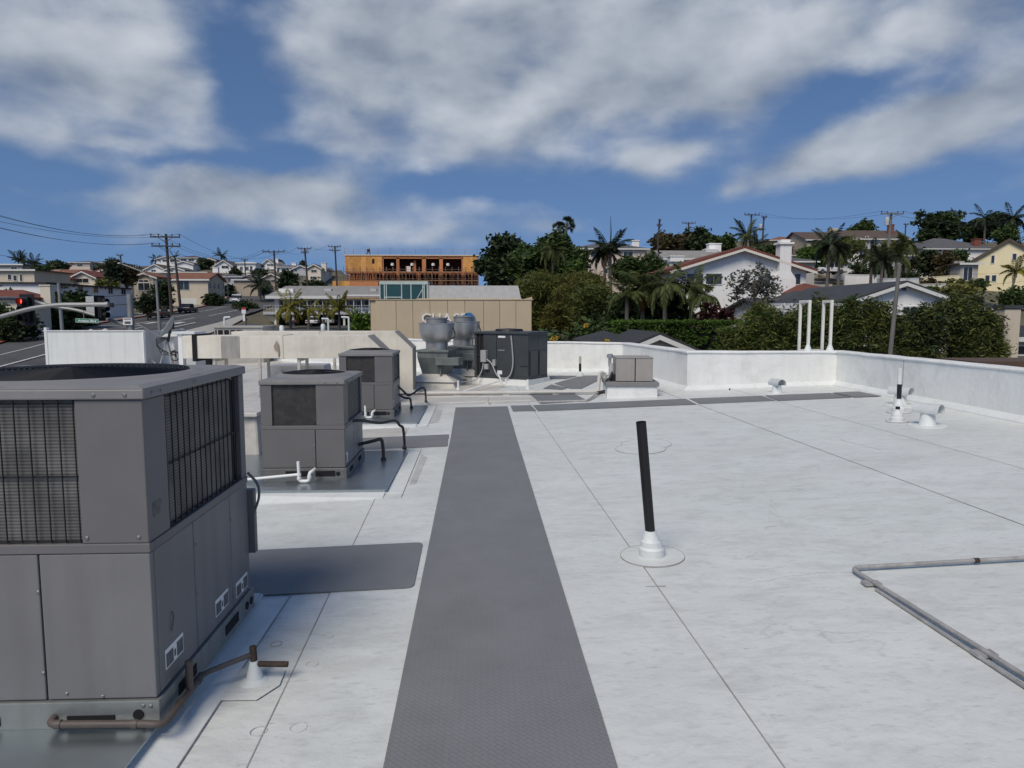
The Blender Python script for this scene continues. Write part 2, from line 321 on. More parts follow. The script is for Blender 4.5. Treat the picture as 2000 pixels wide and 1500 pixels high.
def bendpath(pts, r=.04, n=4):               # straight pipe with rounded elbows
    pts = [Vector(p) for p in pts]; out = [pts[0]]
    for a, b, c in zip(pts, pts[1:], pts[2:]):
        p = b+(a-b).normalized()*min(r, (a-b).length/2); q = b+(c-b).normalized()*min(r, (c-b).length/2)
        for k in range(n+1):
            t = k/n; out.append(p*(1-t)**2+b*2*t*(1-t)+q*t*t)
    return out+[pts[-1]]
# ------------------------------------------------------------------ the roof we stand on
GZ = -4.6                                     # street level around the building
OUT = [(7.55, -3), (6.73, 13.3), (3.9, 13.4), (3.45, 17.4), (-1.9, 20.0), (-9.3, 29), (-17, 29), (-17, -3)]
roof = struct(MB().hexa([(0,0,0)]*4, [(0,0,0)]*4).build('roof', WHITE_ROOF)) if False else None
def plate(pts, h0, h1):
    n = len(pts); mb = MB()
    mb.add([(x, y, rz(x, y)+h0) for x, y in pts]+[(x, y, rz(x, y)+h1) for x, y in pts],
           [tuple(range(n))[::-1], tuple(range(n, 2*n))]+[(i, (i+1) % n, n+(i+1) % n, n+i) for i in range(n)])
    return mb
roof = struct(plate(OUT, -.35, 0).build('roof', WHITE_ROOF))
bw = thing('commercial_building', 'low stucco commercial building carrying the white flat roof', 'building', (0, 10, GZ))
mbw = MB(); mbw.prism([(x*.995, y-10) for x, y in OUT], -.3, 3.55); mbw.build('wall', mat('bld_stucco', (.42, .39, .34), .8), bw)
def far_y(x): return np.interp(x, [-17, -9.3, -1.9, 3.45, 3.9, 8], [29, 29, 20, 17.4, 13.4, 13.3])
SEAMS = [lambda y: -14.0, lambda y: -10.5, lambda y: -7.2, lambda y: -5.0, lambda y: -2.9-.01*y, lambda y: -.86-.02*y, lambda y: 1.185-.0285*y,
         lambda y: 2.62-.045*(y-8) if False else 3.53-.064*(y-11.56), lambda y: 4.85-.068*(y-11.21), lambda y: 6.19-.1*(y-10.18)]
def seam_end(fn):
    y = 10.0
    for _ in range(30): y = float(far_y(fn(y)))*.6+y*.4
    return y-.04
ends = [seam_end(s) for s in SEAMS]; ends[-1] = 13.2
for i in range(len(SEAMS)-1):
    a, b = SEAMS[i], SEAMS[i+1]; ya, yb = ends[i], ends[i+1]; h = .004+.003*(i % 2)
    pts = [(a(-3)+.0, -3), (b(-3), -3), (b(yb), yb)]
    for xk in (3.88, 3.47, -1.9, -9.3):
        if a(ya) < xk < b(yb): pts.append((xk, float(far_y(xk))-.05))
    pts.append((a(ya), ya))
    plate(pts, .001, h).build('membrane_sheet', GRIMY_ROOF if i < 4 else WHITE_ROOF, roof)
    if i:
        mb = MB(); w = .003
        ys = np.linspace(-3, ya, 14)
        for y0, y1 in zip(ys, ys[1:]):
            mb.hexa([(a(y)+s*w, y, rz(a(y), y)) for y, s in ((y0,-1),(y0,1),(y1,1),(y1,-1))], [(a(y)+s*w, y, rz(a(y), y)+.0095) for y, s in ((y0,-1),(y0,1),(y1,1),(y1,-1))])
        mb.build('seam', SEAM, roof)
# grimy platform under the exhaust fans, patched sheets
for q in ([(-4.6,14.0),(-.1,13.6),(.5,15.2),(.2,17.6),(-1.8,19.6),(-4.6,19.6)], [(-1.0,12.75),(1.0,12.55),(1.05,13.55),(-1.6,13.75)], [(-4.4,8.2),(-1.0,8.75),(-1.1,10.5),(-4.4,10.3)]):
    plate(q, .002, .0125).build('membrane_patch', GRIMY_ROOF, roof)
def disc(x, y, r, h=.012, n=32): return plate([(x+r*math.cos(2*math.pi*k/n), y+r*math.sin(2*math.pi*k/n)) for k in range(n)], .001, h)
def ring(x, y, r, h=.0125, w=.004, n=40):
    mb = MB()
    for k in range(n):
        a, b = 2*math.pi*k/n, 2*math.pi*(k+1)/n; c = []
        for aa, rr in ((a, r-w), (a, r+w), (b, r+w), (b, r-w)): c.append((x+rr*math.cos(aa), y+rr*math.sin(aa)))
        mb.hexa([(p, q, rz(p, q)) for p, q in c], [(p, q, rz(p, q)+h) for p, q in c])
    return mb
for (px, py, r, hh) in ((1262, 868, .30, .0085), (1251, 878, .29, .0105)):
    p = RP(px, py); d_ = disc(p.x, p.y, r, hh).build('round_patch', WHITE_ROOF, roof); ring(p.x, p.y, r, hh+.001, .0022).build('patch_edge', SEAM, d_)
FMARK = mat('faint_mark', (.46, .46, .45), .7, var=.3, scale=6)
for (px, py, r) in ((335,1437,.035),(305,1477,.035),(390,1300,.03),(583,1425,.035),(505,1432,.035),(380,1358,.03),(352,1415,.03),(490,1187,.08),(545,1140,.03),(610,1300,.03),(640,1245,.03),(540,1260,.03)):
    p = RP(px, py); ring(p.x, p.y, r, .0095, .0011, 20).build('fastener_mark', FMARK, roof)
SCUFF = roof_material('scuffed_membrane', (.56, .575, .56), 2.1)
for q in ([(-.72,7.0),(-.66,7.02),(-.64,8.3),(-.72,8.5)], [(-.79,10.75),(-.66,10.8),(-.66,12.1),(-.79,12.3)]):
    plate(q, .002, .0105).build('scuffed_patch', SCUFF, roof)
# thin crosswise lap on the roof right of the pipe
for (a, b) in (((1262, 1148), (1300, 1147)), ((1640, 860), (1720, 880))):
    p, q = RP(*a), RP(*b); MB().hexa([(p.x, p.y-.003, p.z), (q.x, q.y-.003, q.z), (q.x, q.y+.003, q.z), (p.x, p.y+.003, p.z)], [(p.x, p.y-.003, p.z+.0095), (q.x, q.y-.003, q.z+.0095), (q.x, q.y+.003, q.z+.0095), (p.x, p.y+.003, p.z+.0095)]).build('lap_mark', SEAM, roof)

# parapet
par = thing('parapet_wall', 'white coated parapet wall bounding the roof on its far and right sides', 'parapet', (6.73, 13.3, rz(6.73, 13.3)))
PL = OUT[:6]; PT = 1.04; TH = .22
def offs(pl, t):
    out = []
    for i, p in enumerate(pl):
        ns = []
        if i: a = Vector(p)-Vector(pl[i-1]); ns.append(Vector((a.y, -a.x)).normalized())
        if i < len(pl)-1: a = Vector(pl[i+1])-Vector(p); ns.append(Vector((a.y, -a.x)).normalized())
        n_ = sum(ns, Vector((0, 0))).normalized(); k = t/max(.3, n_.dot(ns[0])); out.append((p[0]+n_.x*k, p[1]+n_.y*k))
    return out
def parapet_mesh(i0, i1, z0, z1):
    mb = MB(); O = (6.73, 13.3, rz(6.73, 13.3)); ip, op = offs(PL, i0), offs(PL, i1); n = len(PL)
    vs = []
    for p, q in zip(ip, op):
        vs += [(p[0], p[1], z0(p)), (q[0], q[1], z0(q)), (q[0], q[1], z1), (p[0], p[1], z1)]
    vs = [(v[0]-O[0], v[1]-O[1], v[2]-O[2]) for v in vs]
    fs = [(4*i+j, 4*i+(j+1) % 4, 4*i+4+(j+1) % 4, 4*i+4+j) for i in range(n-1) for j in range(4)]+[(0, 1, 2, 3), (4*n-1, 4*n-2, 4*n-3, 4*n-4)]
    return mb.add(vs, fs)
parapet_mesh(.0, TH, lambda p: rz(*p)-.4, PT-.035).build('wall', PARAPET, par)
def subdiv(pl, st=.35):
    out = []
    for a, b in zip(pl, pl[1:]):
        k = max(1, int(math.dist(a, b)/st)); out += [(a[0]+(b[0]-a[0])*i/k, a[1]+(b[1]-a[1])*i/k) for i in range(k)]
    return out+[pl[-1]]
PL0 = PL; PL = subdiv(PL0)                                  # hand-trowelled coping: slightly wavy
cpm = parapet_mesh(-.022, TH+.03, lambda p: PT-.045, PT)
cpm.v = [(x+rnd.uniform(-.004, .004), y+rnd.uniform(-.004, .004), z+rnd.uniform(-.006, .005)) for x, y, z in cpm.v]
cpm.build('coping', PARAPET, par, bevel=.016); PL = PL0
mb = MB(); O = Vector((6.73, 13.3, rz(6.73, 13.3))); i0, i1 = offs(PL, -.09), offs(PL, -.001)
for k in range(len(PL)-1):
    (a, b), (c, d) = (i0[k], i0[k+1]), (i1[k], i1[k+1])
    z = lambda p, h: Vector((p[0], p[1], rz(*p)+h))-O
    mb.hexa([z(a,.0), z(b,.0), z(d,.0), z(c,.0)], [z(a,.011), z(b,.011), z(d,.085), z(c,.085)])
mb.build('base_flashing', BOOT, par)
# vertical lap on the right wall
q = RP(1772, 785); xw = 6.73+.05*(13.3-11.3)
B(xw-O.x-.006, xw-O.x+.01, 11.29-O.y, 11.30-O.y, .1, PT-O.z-.05).build('lap_seam', SEAM, par)

# walkway pads
def pad(label, pts, px=True, cr=0):
    q = [(RP(*p).x, RP(*p).y) for p in pts] if px else pts
    c = (sum(p[0] for p in q)/len(q), sum(p[1] for p in q)/len(q))
    if cr:
        o = []
        for i, p in enumerate(q):
            a, b, d = Vector(q[i-1]), Vector(p), Vector(q[(i+1) % len(q)])
            for k in range(5):
                t = k/4; s, e = b+(a-b).normalized()*cr, b+(d-b).normalized()*cr; v = s*(1-t)**2+b*2*t*(1-t)+e*t*t; o.append((v.x, v.y))
        q = o
    mb = plate(q, .0105, .0165); z0 = rz(*c)
    mb.v = [(v[0]-c[0], v[1]-c[1], v[2]-z0) for v in mb.v]
    o = mb.build('walkway_pad', PAD, None, loc=(c[0], c[1], z0)); return tag(o, label, 'walkway pad', 'grey walkway pads on the roof')
pad('long grey tread pad running up the middle of the white roof', [(-.36,-1.5),(.53,-1.5),(.455,9.43),(-.415,9.5)], False, .03)
pad('grey tread pad at the far end of the long walkway', [(-.415,9.535),(.455,9.465),(.445,12.2),(-.45,12.33)], False, .03)
pad('grey tread pad leading to the big near air conditioner', [(-2.9,4.37),(-.43,4.36),(-.44,5.22),(-2.9,5.24)], False, .06)
pad('grey tread pad leading to the middle air conditioner', [(-1.7,8.9),(-.43,8.9),(-.44,9.34),(-1.7,9.36)], False, .03)
pad('narrow grey tread pad strip behind the middle air conditioner', [(-1.7,9.385),(-.44,9.365),(-.445,9.72),(-1.7,9.74)], False, .03)
pad('short grey tread pad between the long walkway and the cross strip', [(997,794),(1037,793),(1047,804),(1002,805)])
pad('grey cross strip of tread pad in front of the tan curb unit', [(1041,793),(1339,780.5),(1360,791),(1051,804)])
pad('grey cross strip of tread pad in front of the plain far parapet', [(1346,780),(1488,774.5),(1514,784),(1367,790.5)])
pad('grey cross strip of tread pad past the hooded vent', [(1494,774),(1620,769),(1662,777.5),(1520,784)])
pad('last grey tread pad tapering to the right parapet corner', [(1626,768.5),(1676,766),(1722,775),(1668,777)])
pad('grey tread pad under the black hose', [(1031,768),(1114,766),(1147,784),(1056,790)])
pad('pointed grey tread pad beside the dark rooftop unit', [(1061,760),(1077,752),(1108,759),(1098,762)])
pad('grey tread pad lying diagonally before the far parapet', [(1083,750),(1134,735),(1189,734),(1136,760),(1114,760)])
pad('thin grey tread pad along the foot of the far parapet', [(1072,735),(1128,735),(1104,741),(1074,741)])

# ------------------------------------------------------------------ package air conditioners
def ac_unit(label, loc, W_, L_, H, zs, pw, hb=.11, bs=.057, big=False):
    t = thing('air_conditioner', label, 'air conditioner', loc, 0, 'package air conditioners in a row')
    # local: right face x=0, front face y=0, base z=0
    mb = MB(); mb.box(-W_-.015, .015, -.015, .03, 0, hb); mb.box(-W_-.015, .015, L_-.03, L_+.015, 0, hb); mb.box(-.03, .015, .03, L_-.03, 0, hb); mb.box(-W_-.015, -W_+.03, .03, L_-.03, 0, hb)
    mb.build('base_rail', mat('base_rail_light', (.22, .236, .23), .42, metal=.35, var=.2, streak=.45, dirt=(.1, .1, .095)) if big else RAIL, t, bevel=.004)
    B(-W_+.035, -.035, .035, L_-.035, .01, H-.08).build('cabinet_core', DARK, t)
    for x0, x1 in ((-W_*.72, -W_*.45), (-W_*.36, -W_*.12)) if not big else ((-.355, -.165), (-.9, -.62)):
        B(x0, x1, -.019, -.0155, .022 if big else .03, .058 if big else hb-.025).build('fork_slot', DARK, t)
    for y0, y1 in ((L_*.14, L_*.30), (L_*.62, L_*.78)):
        B(.0155, .019, y0, y1, .035, hb-.03).build('fork_slot', DARK, t)
    for y in (L_*.9, L_*.96) if big else (): MB().lathe([(.022, -.002), (.022, .002)], 12).xf(Matrix.Translation((.0175, y, hb*.5)) @ Matrix.Rotation(rad(90), 4, 'Y')).build('lifting_hole', DARK, t)
    MB().lathe([(.022, -.002), (.022, .002)], 14).xf(Matrix.Translation((-.07, -.0175, hb*.5)) @ Matrix.Rotation(rad(90), 4, 'X')).build('lifting_hole', DARK, t)
    g = .006; split = -.21*W_/.6 if not big else -.435
    lp = mat('ac_panel_low', (.170, .168, .172), .42, var=.2, scale=1.1, streak=.65, dirt=(.13, .125, .125), bump=.05)
    for k, (x0, x1) in enumerate(((-W_, split-g), (split, 0))):
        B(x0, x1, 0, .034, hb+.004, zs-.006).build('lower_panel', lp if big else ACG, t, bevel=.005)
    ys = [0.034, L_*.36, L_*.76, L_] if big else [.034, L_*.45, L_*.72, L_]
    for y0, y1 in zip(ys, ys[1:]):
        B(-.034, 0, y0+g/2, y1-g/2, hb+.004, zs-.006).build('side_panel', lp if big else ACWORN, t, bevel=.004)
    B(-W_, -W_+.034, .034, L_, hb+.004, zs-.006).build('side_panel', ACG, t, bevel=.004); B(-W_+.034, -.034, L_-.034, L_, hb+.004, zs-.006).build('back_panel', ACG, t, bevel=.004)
    # upper section
    mb = MB(); mb.box(-W_-.004, .004, -.004, .04, zs-.004, zs+.035); mb.box(-.04, .004, .04, L_+.004, zs-.004, zs+.035); mb.box(-W_-.004, -W_+.04, .04, L_+.004, zs-.004, zs+.035); mb.box(-W_+.04, -.04, L_-.04, L_+.004, zs-.004, zs+.035)
    mb.build('shelf_rail', ACG, t, bevel=.004)
    zt = H-.055; sp_ = .2 if big else .22
    cp = MB(); cp.prism([(-pw, 0), (0, 0), (0, sp_), (-.03, sp_), (-.03, .03), (-pw, .03)], zs+.0352, zt); cp.build('corner_panel', ACG, t, bevel=.005)
    lp_w = .0 if big else .11*W_/.82
    for nm, b in (('corner_post', (-W_, -W_+max(.06, lp_w), 0, .04)), ('corner_post', (-.045, 0, L_-.075, L_)), ('corner_post', (-W_, -W_+.05, L_-.06, L_))):
        B(*b, zs+.0352, zt).build(nm, ACG, t, bevel=.004)
    gx0, gx1 = -W_+max(.06, lp_w), -pw; gy0, gy1 = sp_, L_-.075
    fm = FINS if big else mat('dark_coil', (.035, .033, .032), .6, var=.5, scale=14, bump=.3, bscale=90)
    B(gx0, gx1, .022, .034, zs+.036, zt).build('coil', fm, t); B(-.034, -.022, gy0, gy1-(.09 if big else .04), zs+.036, zt).build('coil', FINS if big else mat('side_coil', (.11, .108, .10), .55, var=.5, scale=9, wave=('Z', 9, .75)), t)
    if big:
        n = int((gx1-gx0)/bs)
        for k in range(n): B(gx1-.008-k*bs-.0016, gx1-.008-k*bs+.0016, .002, .008, zs+.04, zt).build('grille_bar', WIREB, t)
        for z in (zs+.045, (zs+zt)/2, zt-.015): B(gx0, gx1+.004, .009, .014, z-.003, z+.003).build('grille_rod', WIREB, t)
        n = 15; st = (gy1-gy0-.01)/n
        for k in range(n): B(-.008, -.003, gy0+.008+k*st-.002, gy0+.008+k*st+.002, zs+.04, zt).build('grille_bar', WIREB, t)
        for z in (zs+.045, (zs+zt)/2, zt-.015): B(-.014, -.009, gy0, gy1, z-.003, z+.003).build('grille_rod', WIREB, t)
    # top cover with fan ring
    rk = .45 if big else 1; cx, cy, rr = -W_/2, L_/2, min(W_, L_)*(.43 if big else .40)
    mb = MB(); e = .012
    mb.hexa([(-W_-e,-e,zt+.002),(e,-e,zt+.002),(e,L_+e,zt+.002),(-W_-e,L_+e,zt+.002)], [(-W_-e,-e,H-.012),(e,-e,H-.012),(e,L_+e,H-.012),(-W_-e,L_+e,H-.012)])
    mb.hexa([(-W_-e,-e,H-.012),(e,-e,H-.012),(e,L_+e,H-.012),(-W_-e,L_+e,H-.012)], [(-W_+.03,.03,H),(-.03,.03,H),(-.03,L_-.03,H),(-W_+.03,L_-.03,H)])
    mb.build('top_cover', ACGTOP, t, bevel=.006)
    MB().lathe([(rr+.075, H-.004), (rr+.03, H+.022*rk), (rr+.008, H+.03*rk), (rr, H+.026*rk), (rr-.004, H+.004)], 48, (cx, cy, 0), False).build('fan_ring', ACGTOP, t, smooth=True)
    MB().lathe([(.0, H+.006), (rr-.003, H+.006)], 40, (cx, cy, 0), False).build('fan_opening', DARK, t)
    mb = MB(); nr = 22 if big else 12
    for k in range(1, nr+1):
        r0 = rr*k/nr*.985; z = H+.052*(.6 if big else 1)-(.018 if big else .028)*(k/nr)**2
        pts = [(cx+r0*math.cos(2*math.pi*j/36), cy+r0*math.sin(2*math.pi*j/36), z) for j in range(37)]; mb.tube(pts, .0028, 4, False)
    for j in range(8):
        a = 2*math.pi*j/8+.2; mb.tube([(cx+rr*q*math.cos(a), cy+rr*q*math.sin(a), H+.046*(.6 if big else 1)-(.018 if big else .028)*q*q) for q in (0, .3, .6, .85, 1)], .004, 4)
    mb.build('fan_guard', WIREB, t)
    # screws
    sc = MB().lathe([(.0085, 0), (.0085, .002), (.005, .005), (.0, .0055)], 8).xf(Matrix.Rotation(rad(90), 4, 'X')).build('screw', STEEL, t, loc=(-.06, -.012, H-.035))
    fr = [(-.18, -.012, H-.035), (split-.012, 0, zs-.16), (split-.012, 0, hb+.12), (-.04, 0, zs+.06), (-pw+.02, -.001, zs+.06), (-.36, 0, hb+.03), (split*.5, 0, hb+.015), (-.05, -.015, hb-.02), (-.05, -.015, .02), (-.02, -.015, hb-.022), (-.02, -.015, .018)]
    for p in fr: link_copy(sc, 'screw', t, p)
    for p in [(.012, .06, H-.035), (.012, .14, H-.035), (.012, L_*.4, H-.03), (.012, L_*.42, H-.03), (0, ys[1]+.02, zs-.12), (0, ys[1]+.02, zs-.36), (0, ys[2]+.01, zs-.14), (0, ys[2]+.01, hb+.06), (.0, .1, hb+.03), (.001, L_*.5, zs+.018), (.001, L_*.2, zs+.018)]:
        link_copy(sc, 'screw', t, p, (0, 0, rad(90)))
    # warning stickers on the side
    if big:
        for y0, y1, z0 in ((.09, .27, hb+.075), (L_*.55, L_*.70, hb+.055), (L_*.80, L_*.955, hb+.03)):
            s = B(0, .0015, y0, y1, z0, z0+.085).build('sticker', STICK, t)
            B(.0015, .0025, y0+.006, y0+(y1-y0)*.42, z0+.006, z0+.066).build('print', STICKD, s); B(.0015, .0025, y0+(y1-y0)*.62, y1-.006, z0+.006, z0+.07).build('print', STICKD, s)
            B(.0015, .0025, y0+(y1-y0)*.47, y0+(y1-y0)*.56, z0+.02, z0+.05).build('print', STICKD, s)
        B(0, .0012, .045, .12, zs+.13, zs+.19).build('worn_mark', mat('worn_paint', (.12, .112, .11), .6, var=.5, scale=40), t)
        MB().tube(smoothpath([(.004, .17, hb+.30), (.008, .17, hb+.27), (.006, .15, hb+.22)]), .003, 5).build('scratch_wire', ACG, t)
        mb = MB(); mb.tube(smoothpath([(.0, L_+.02, zs+.05), (.05, L_+.03, zs-.02), (.055, L_+.03, zs-.1), (.02, L_+.03, zs-.2)]), .008, 6); mb.box(-.02, .03, L_+.016, L_+.06, zs-.42, zs-.05); mb.build('disconnect_box', ACG, t)
    else:
        s = B(0, .0015, .05, .14, hb+.04, hb+.14).build('sticker', STICK, t)
        B(.0015, .0025, .056, .09, hb+.05, hb+.12).build('print', STICKD, s)
    return t
def curb(label, x0, x1, y0, y1, h, lip=.17, back=True):
    c = ((x0+x1)/2, (y0+y1)/2); zc = rz(*c); t = thing('equipment_curb', label, 'curb', (c[0], c[1], zc), 0, 'metal topped curbs under the air conditioners')
    a, b, cc, d = x0-c[0], x1-c[0], y0-c[1], y1-c[1]
    def zb(x, y): return rz(x+c[0], y+c[1])-zc
    MB().hexa([(a,cc,zb(a,cc)-.02),(b,cc,zb(b,cc)-.02),(b,d,zb(b,d)-.02),(a,d,zb(a,d)-.02)], [(a,cc,h-.012),(b,cc,h-.012),(b,d,h-.012),(a,d,h-.012)]).build('curb_side', BOOT, t)
    p = MB().box(a-.02, b+.02, cc-.02, d+.02, h-.010, h-.003)
    p.hexa([(a-.02,cc-.02,h-.003),(b+.02,cc-.02,h-.003),(b+.02,d+.02,h-.003),(a-.02,d+.02,h-.003)], [((a+b)/2-.2,(cc+d)/2-.2,h+.004),((a+b)/2+.2,(cc+d)/2-.2,h+.004),((a+b)/2+.2,(cc+d)/2+.2,h+.004),((a+b)/2-.2,(cc+d)/2+.2,h+.004)])
    p.build('metal_pan', GALV, t)
    mb = MB()
    for (u, v) in (((a,cc),(b,cc)), ((b,cc),(b,d)), ((b,d),(a,d)), ((a,d),(a,cc))):
        n_ = Vector((v[1]-u[1], u[0]-v[0])).normalized()*lip; k = [u, v, (v[0]+n_.x, v[1]+n_.y), (u[0]+n_.x, u[1]+n_.y)]
        mb.hexa([(x, y, zb(x, y)) for x, y in k], [(k[0][0],k[0][1],h*.62),(k[1][0],k[1][1],h*.62),(k[2][0],k[2][1],zb(*k[2])+.012),(k[3][0],k[3][1],zb(*k[3])+.012)])
    mb.build('flashing', BOOT, t)
    mb = MB(); xs = b+lip; 
    for y_, z_ in ((cc, 0), (d, 0)): pass
    mb.hexa([(xs,cc-lip,zb(xs,cc-lip)),(xs+.004,cc-lip,zb(xs,cc-lip)),(xs+.004,d+lip,zb(xs,d+lip)),(xs,d+lip,zb(xs,d+lip))], [(xs,cc-lip,zb(xs,cc-lip)+.0135),(xs+.004,cc-lip,zb(xs,cc-lip)+.0135),(xs+.004,d+lip,zb(xs,d+lip)+.0135),(xs,d+lip,zb(xs,d+lip)+.0135)]).build('seam', SEAM, t)
    return zc+h
z1 = curb('metal topped curb under the big near air conditioner', -2.75, -1.36, 2.25, 4.25, .105)
z2 = curb('metal topped curb under the air conditioner with two white drain pipes', -2.9, -.92, 6.72, 8.62, .085)
z3 = curb('metal topped curb under the air conditioner nearest the ducts', -2.9, -.97, 10.66, 12.6, .085)
ac_unit('large grey air conditioner with barred coil sides and warning stickers', (-1.335, 2.86, z1), 1.2, 1.2, 1.405, .735, .262, .115, big=True)
ac_unit('grey air conditioner with dark coil window on the middle metal curb', (-1.37, 7.15, z2), .82, 1.08, 1.005, .505, .275)
ac_unit('grey air conditioner with streaked side standing nearest the ducts', (-1.385, 11.2, z3), .82, 1.0, 1.005, .505, .275)

# AC1 brown drain line, rusty vent tee
def pipes(name, label, cat, segs, group=None):
    """segs: list of (part name, material, points, radius, elbow radius)"""
    o = Vector(segs[0][2][0]); t = thing(name, label, cat, o, 0, group)
    for nm, m, pts, r, br in segs:
        pts = [Vector(p)-o for p in pts]
        MB().tube(bendpath(pts, br) if br else smoothpath(pts), r, 10).build(nm, m, t, smooth=True)
    return t
zc = z1+.055
tee = RP(498, 1335)
pp = pipes('drain_pipe', 'brown condensate drain pipe wrapped around the big air conditioner base', 'pipe', [
    ('pipe', BROWNPIPE, [(-1.74, 2.86, zc), (-1.74, 2.80, zc-.006), (-1.36, 2.80, zc-.012), (-1.285, 2.80, zc-.02), (-1.285, 3.10, zc-.017), (-1.285, 3.19, zc-.012)], .0155, .045),
    ('riser', BROWNPIPE, [(-1.285, 3.06, zc-.02), (-1.285, 3.06, zc+.12)], .0165, .01),
    ('run', mat('grey_pipe_dark', (.075, .07, .07), .5, var=.3, scale=8), [(-1.285, 3.17, zc-.014), (-1.262, 3.20, zc-.004), (tee.x-.01, tee.y, tee.z+.145)], .0125, .03)])
for p in ((-1.70, 2.80, zc-.006), (-1.40, 2.80, zc-.012)): MB().tube([Vector(p)-pp.location-Vector((.012, 0, 0)), Vector(p)-pp.location+Vector((.012, 0, 0))], .0185, 10).build('coupling', BROWNPIPE, pp)
for y in (2.96, 3.15): MB().tube([Vector((-1.285, y, zc-.017))-pp.location-Vector((0, .014, 0)), Vector((-1.285, y, zc-.015))-pp.location+Vector((0, .014, 0))], .0185, 10).build('coupling', BROWNPIPE, pp)
t = thing('roof_drain_inlet', 'rusty tee pipe standing in a white boot beside the big air conditioner', 'pipe', tee)
MB().lathe([(.10, .0), (.07, .012), (.04, .03), (.028, .08), (.020, .115)], 16).build('boot', BOOT, t, smooth=True)
MB().tube([(0, 0, .09), (-.004, 0, .185)], .0165, 10).build('upright', RUST, t, smooth=True)
MB().tube([(.01, 0, .098), (.16, -.01, .098)], .0145, 10).build('stub', RUST, t, smooth=True)
pt = plate([(tee.x+dx, tee.y+dy) for dx, dy in ((-.17,-.15),(.06,-.17),(.13,-.05),(.12,.09),(0,.17),(-.13,.12))], .011, .0135); pt.v = [tuple(Vector(v)-tee) for v in pt.v]; pt.build('patch', WHITE_ROOF, t)

# condensate traps of white PVC
def trap(label, x, y, z, run, h=.19, k=1.0):
    t = thing('condensate_trap', label, 'pipe', (x, y, z), 0)
    MB().tube([(0, 0, .03), (-.005, 0, h)], .0155*k, 10).build('vent_stub', PVC, t, smooth=True)
    MB().tube(bendpath([(0, 0, .07), (0, 0, .018), (.10, 0, .018), (.10, 0, .10), (.13, .02, .115), (.13, .10, .115)], .035), .0165*k, 10).build('p_trap', PVC, t, smooth=True)
    if run: MB().tube(bendpath([(0, 0, .085), run], .02), .0145*k, 10).build('drain_run', PVC, t, smooth=True)
    for p in ((0, 0, .085), (0, 0, .05), (.10, 0, .06)): MB().lathe([(.021*k, -.012), (.021*k, .012)], 12, p).build('fitting', PVC, t)
    return t
p = P(584, 925, 6.98); trap('white plastic drain trap with a long sloping run on the middle metal pan', p.x, p.y, z2, (-.95, .0, .0), .215)
p = P(714, 812, 11.02); trap('white plastic drain trap beside the air conditioner nearest the ducts', p.x, p.y, z3, None, .2)
# power whips and gas elbows
def whip(label, pts, r=.016, name='conduit'):
    o = Vector(pts[-1]); t = thing(name, label, 'conduit', o)
    MB().tube(smoothpath([Vector(q)-o for q in pts]), r, 8).build('hose', RUBBER, t, smooth=True)
    MB().lathe([(r*1.6, -.0), (r*1.6, .03)], 10).build('collar', RUBBER, t); return t
e = RP(790, 880); e2 = Vector((e.x, e.y, e.z+.02))
whip('black flexible power conduit looping from the middle air conditioner to the roof', [(-1.375, 7.6, z2+.52), (-1.29, 7.75, z2+.50), (-1.15, 8.1, z2+.42), (-1.02, 8.4, z2+.40), P(781, 831, 8.6), P(787, 836, 8.62), P(790, 862, 8.63), e2], .017)
q0 = P(752, 870, 8.05)
whip('short black gas pipe elbow behind the middle air conditioner', [(-1.375, 7.95, z2+.20), P(730, 861, 8.0), P(741, 858, 8.03), P(746, 861, 8.05), (q0.x-.02, q0.y, z2+.1), (q0.x-.02, q0.y, z2-.002)], .019)
e = RP(832, 786)
whip('black conduit sagging twice from the air conditioner nearest the ducts', [(-1.39, 11.9, z3+.42), P(788, 764, 12.2), P(797, 772, 12.3), P(806, 769, 12.4), P(820, 759, 12.55), P(828, 758, 12.6), P(831, 766, 12.65), (e.x, e.y, e.z)], .018)
q0 = P(800, 778, 12.2)
whip('small black pipe elbow beside the far metal pan', [(-1.39, 12.0, z3+.27), P(790, 777, 12.15), q0, (q0.x+.02, q0.y, q0.z-.06), (q0.x+.03, q0.y, z3)], .018)

# ------------------------------------------------------------------ vent pipes, hoods, conduit on the open roof
def vent_pipe(label, base, top, r, boot_h, boot_r, m=BLACK, patch=.2, low=None):
    t = thing('vent_pipe', label, 'vent pipe', base); tp = Vector(top)-base
    MB().lathe([(boot_r, 0), (boot_r*.99, boot_h*.35), (boot_r*.84, boot_h*.42), (boot_r*.8, boot_h*.62), (boot_r*.62, boot_h*.7), (boot_r*.56, boot_h*.84), (r*1.25, boot_h*.9), (r*1.15, boot_h)], 24).xf(Matrix.Shear('XY', 4, (tp.x/tp.z, tp.y/tp.z))).build('boot', BOOT, t, smooth=True)
    d = tp.normalized()
    a = tp*((boot_h-.02)/tp.z)
    MB().tube([a, tp], r, 16, False).build('pipe', m, t, smooth=True)
    MB().tube([tp-d*.06, tp-d*.055], r*.99, 16).build('inside', DARK, t)
    if low: MB().tube([a, a+(tp-a)*low[0]], r*1.06, 14).build('lower_sleeve', low[1], t, smooth=True)
    if patch:
        mb = disc(base.x, base.y, patch, .0135); mb.v = [tuple(Vector(v)-base) for v in mb.v]; mb.build('patch', WHITE_ROOF, t)
        mb = ring(base.x, base.y, patch, .0145, .0016); mb.v = [tuple(Vector(v)-base) for v in mb.v]; mb.build('patch_edge', SEAM, t)
    return t
b = RP(1274, 1088); vent_pipe('black leaning vent pipe in a white stepped boot', b, P(1252, 824, b.y-.05), .034, .19, .087, patch=.215)
b = RP(1752, 824); vent_pipe('squat white vent boot with a short black top by the right parapet', b, (b.x, b.y, b.z+.205), .028, .17, .085, patch=.14)
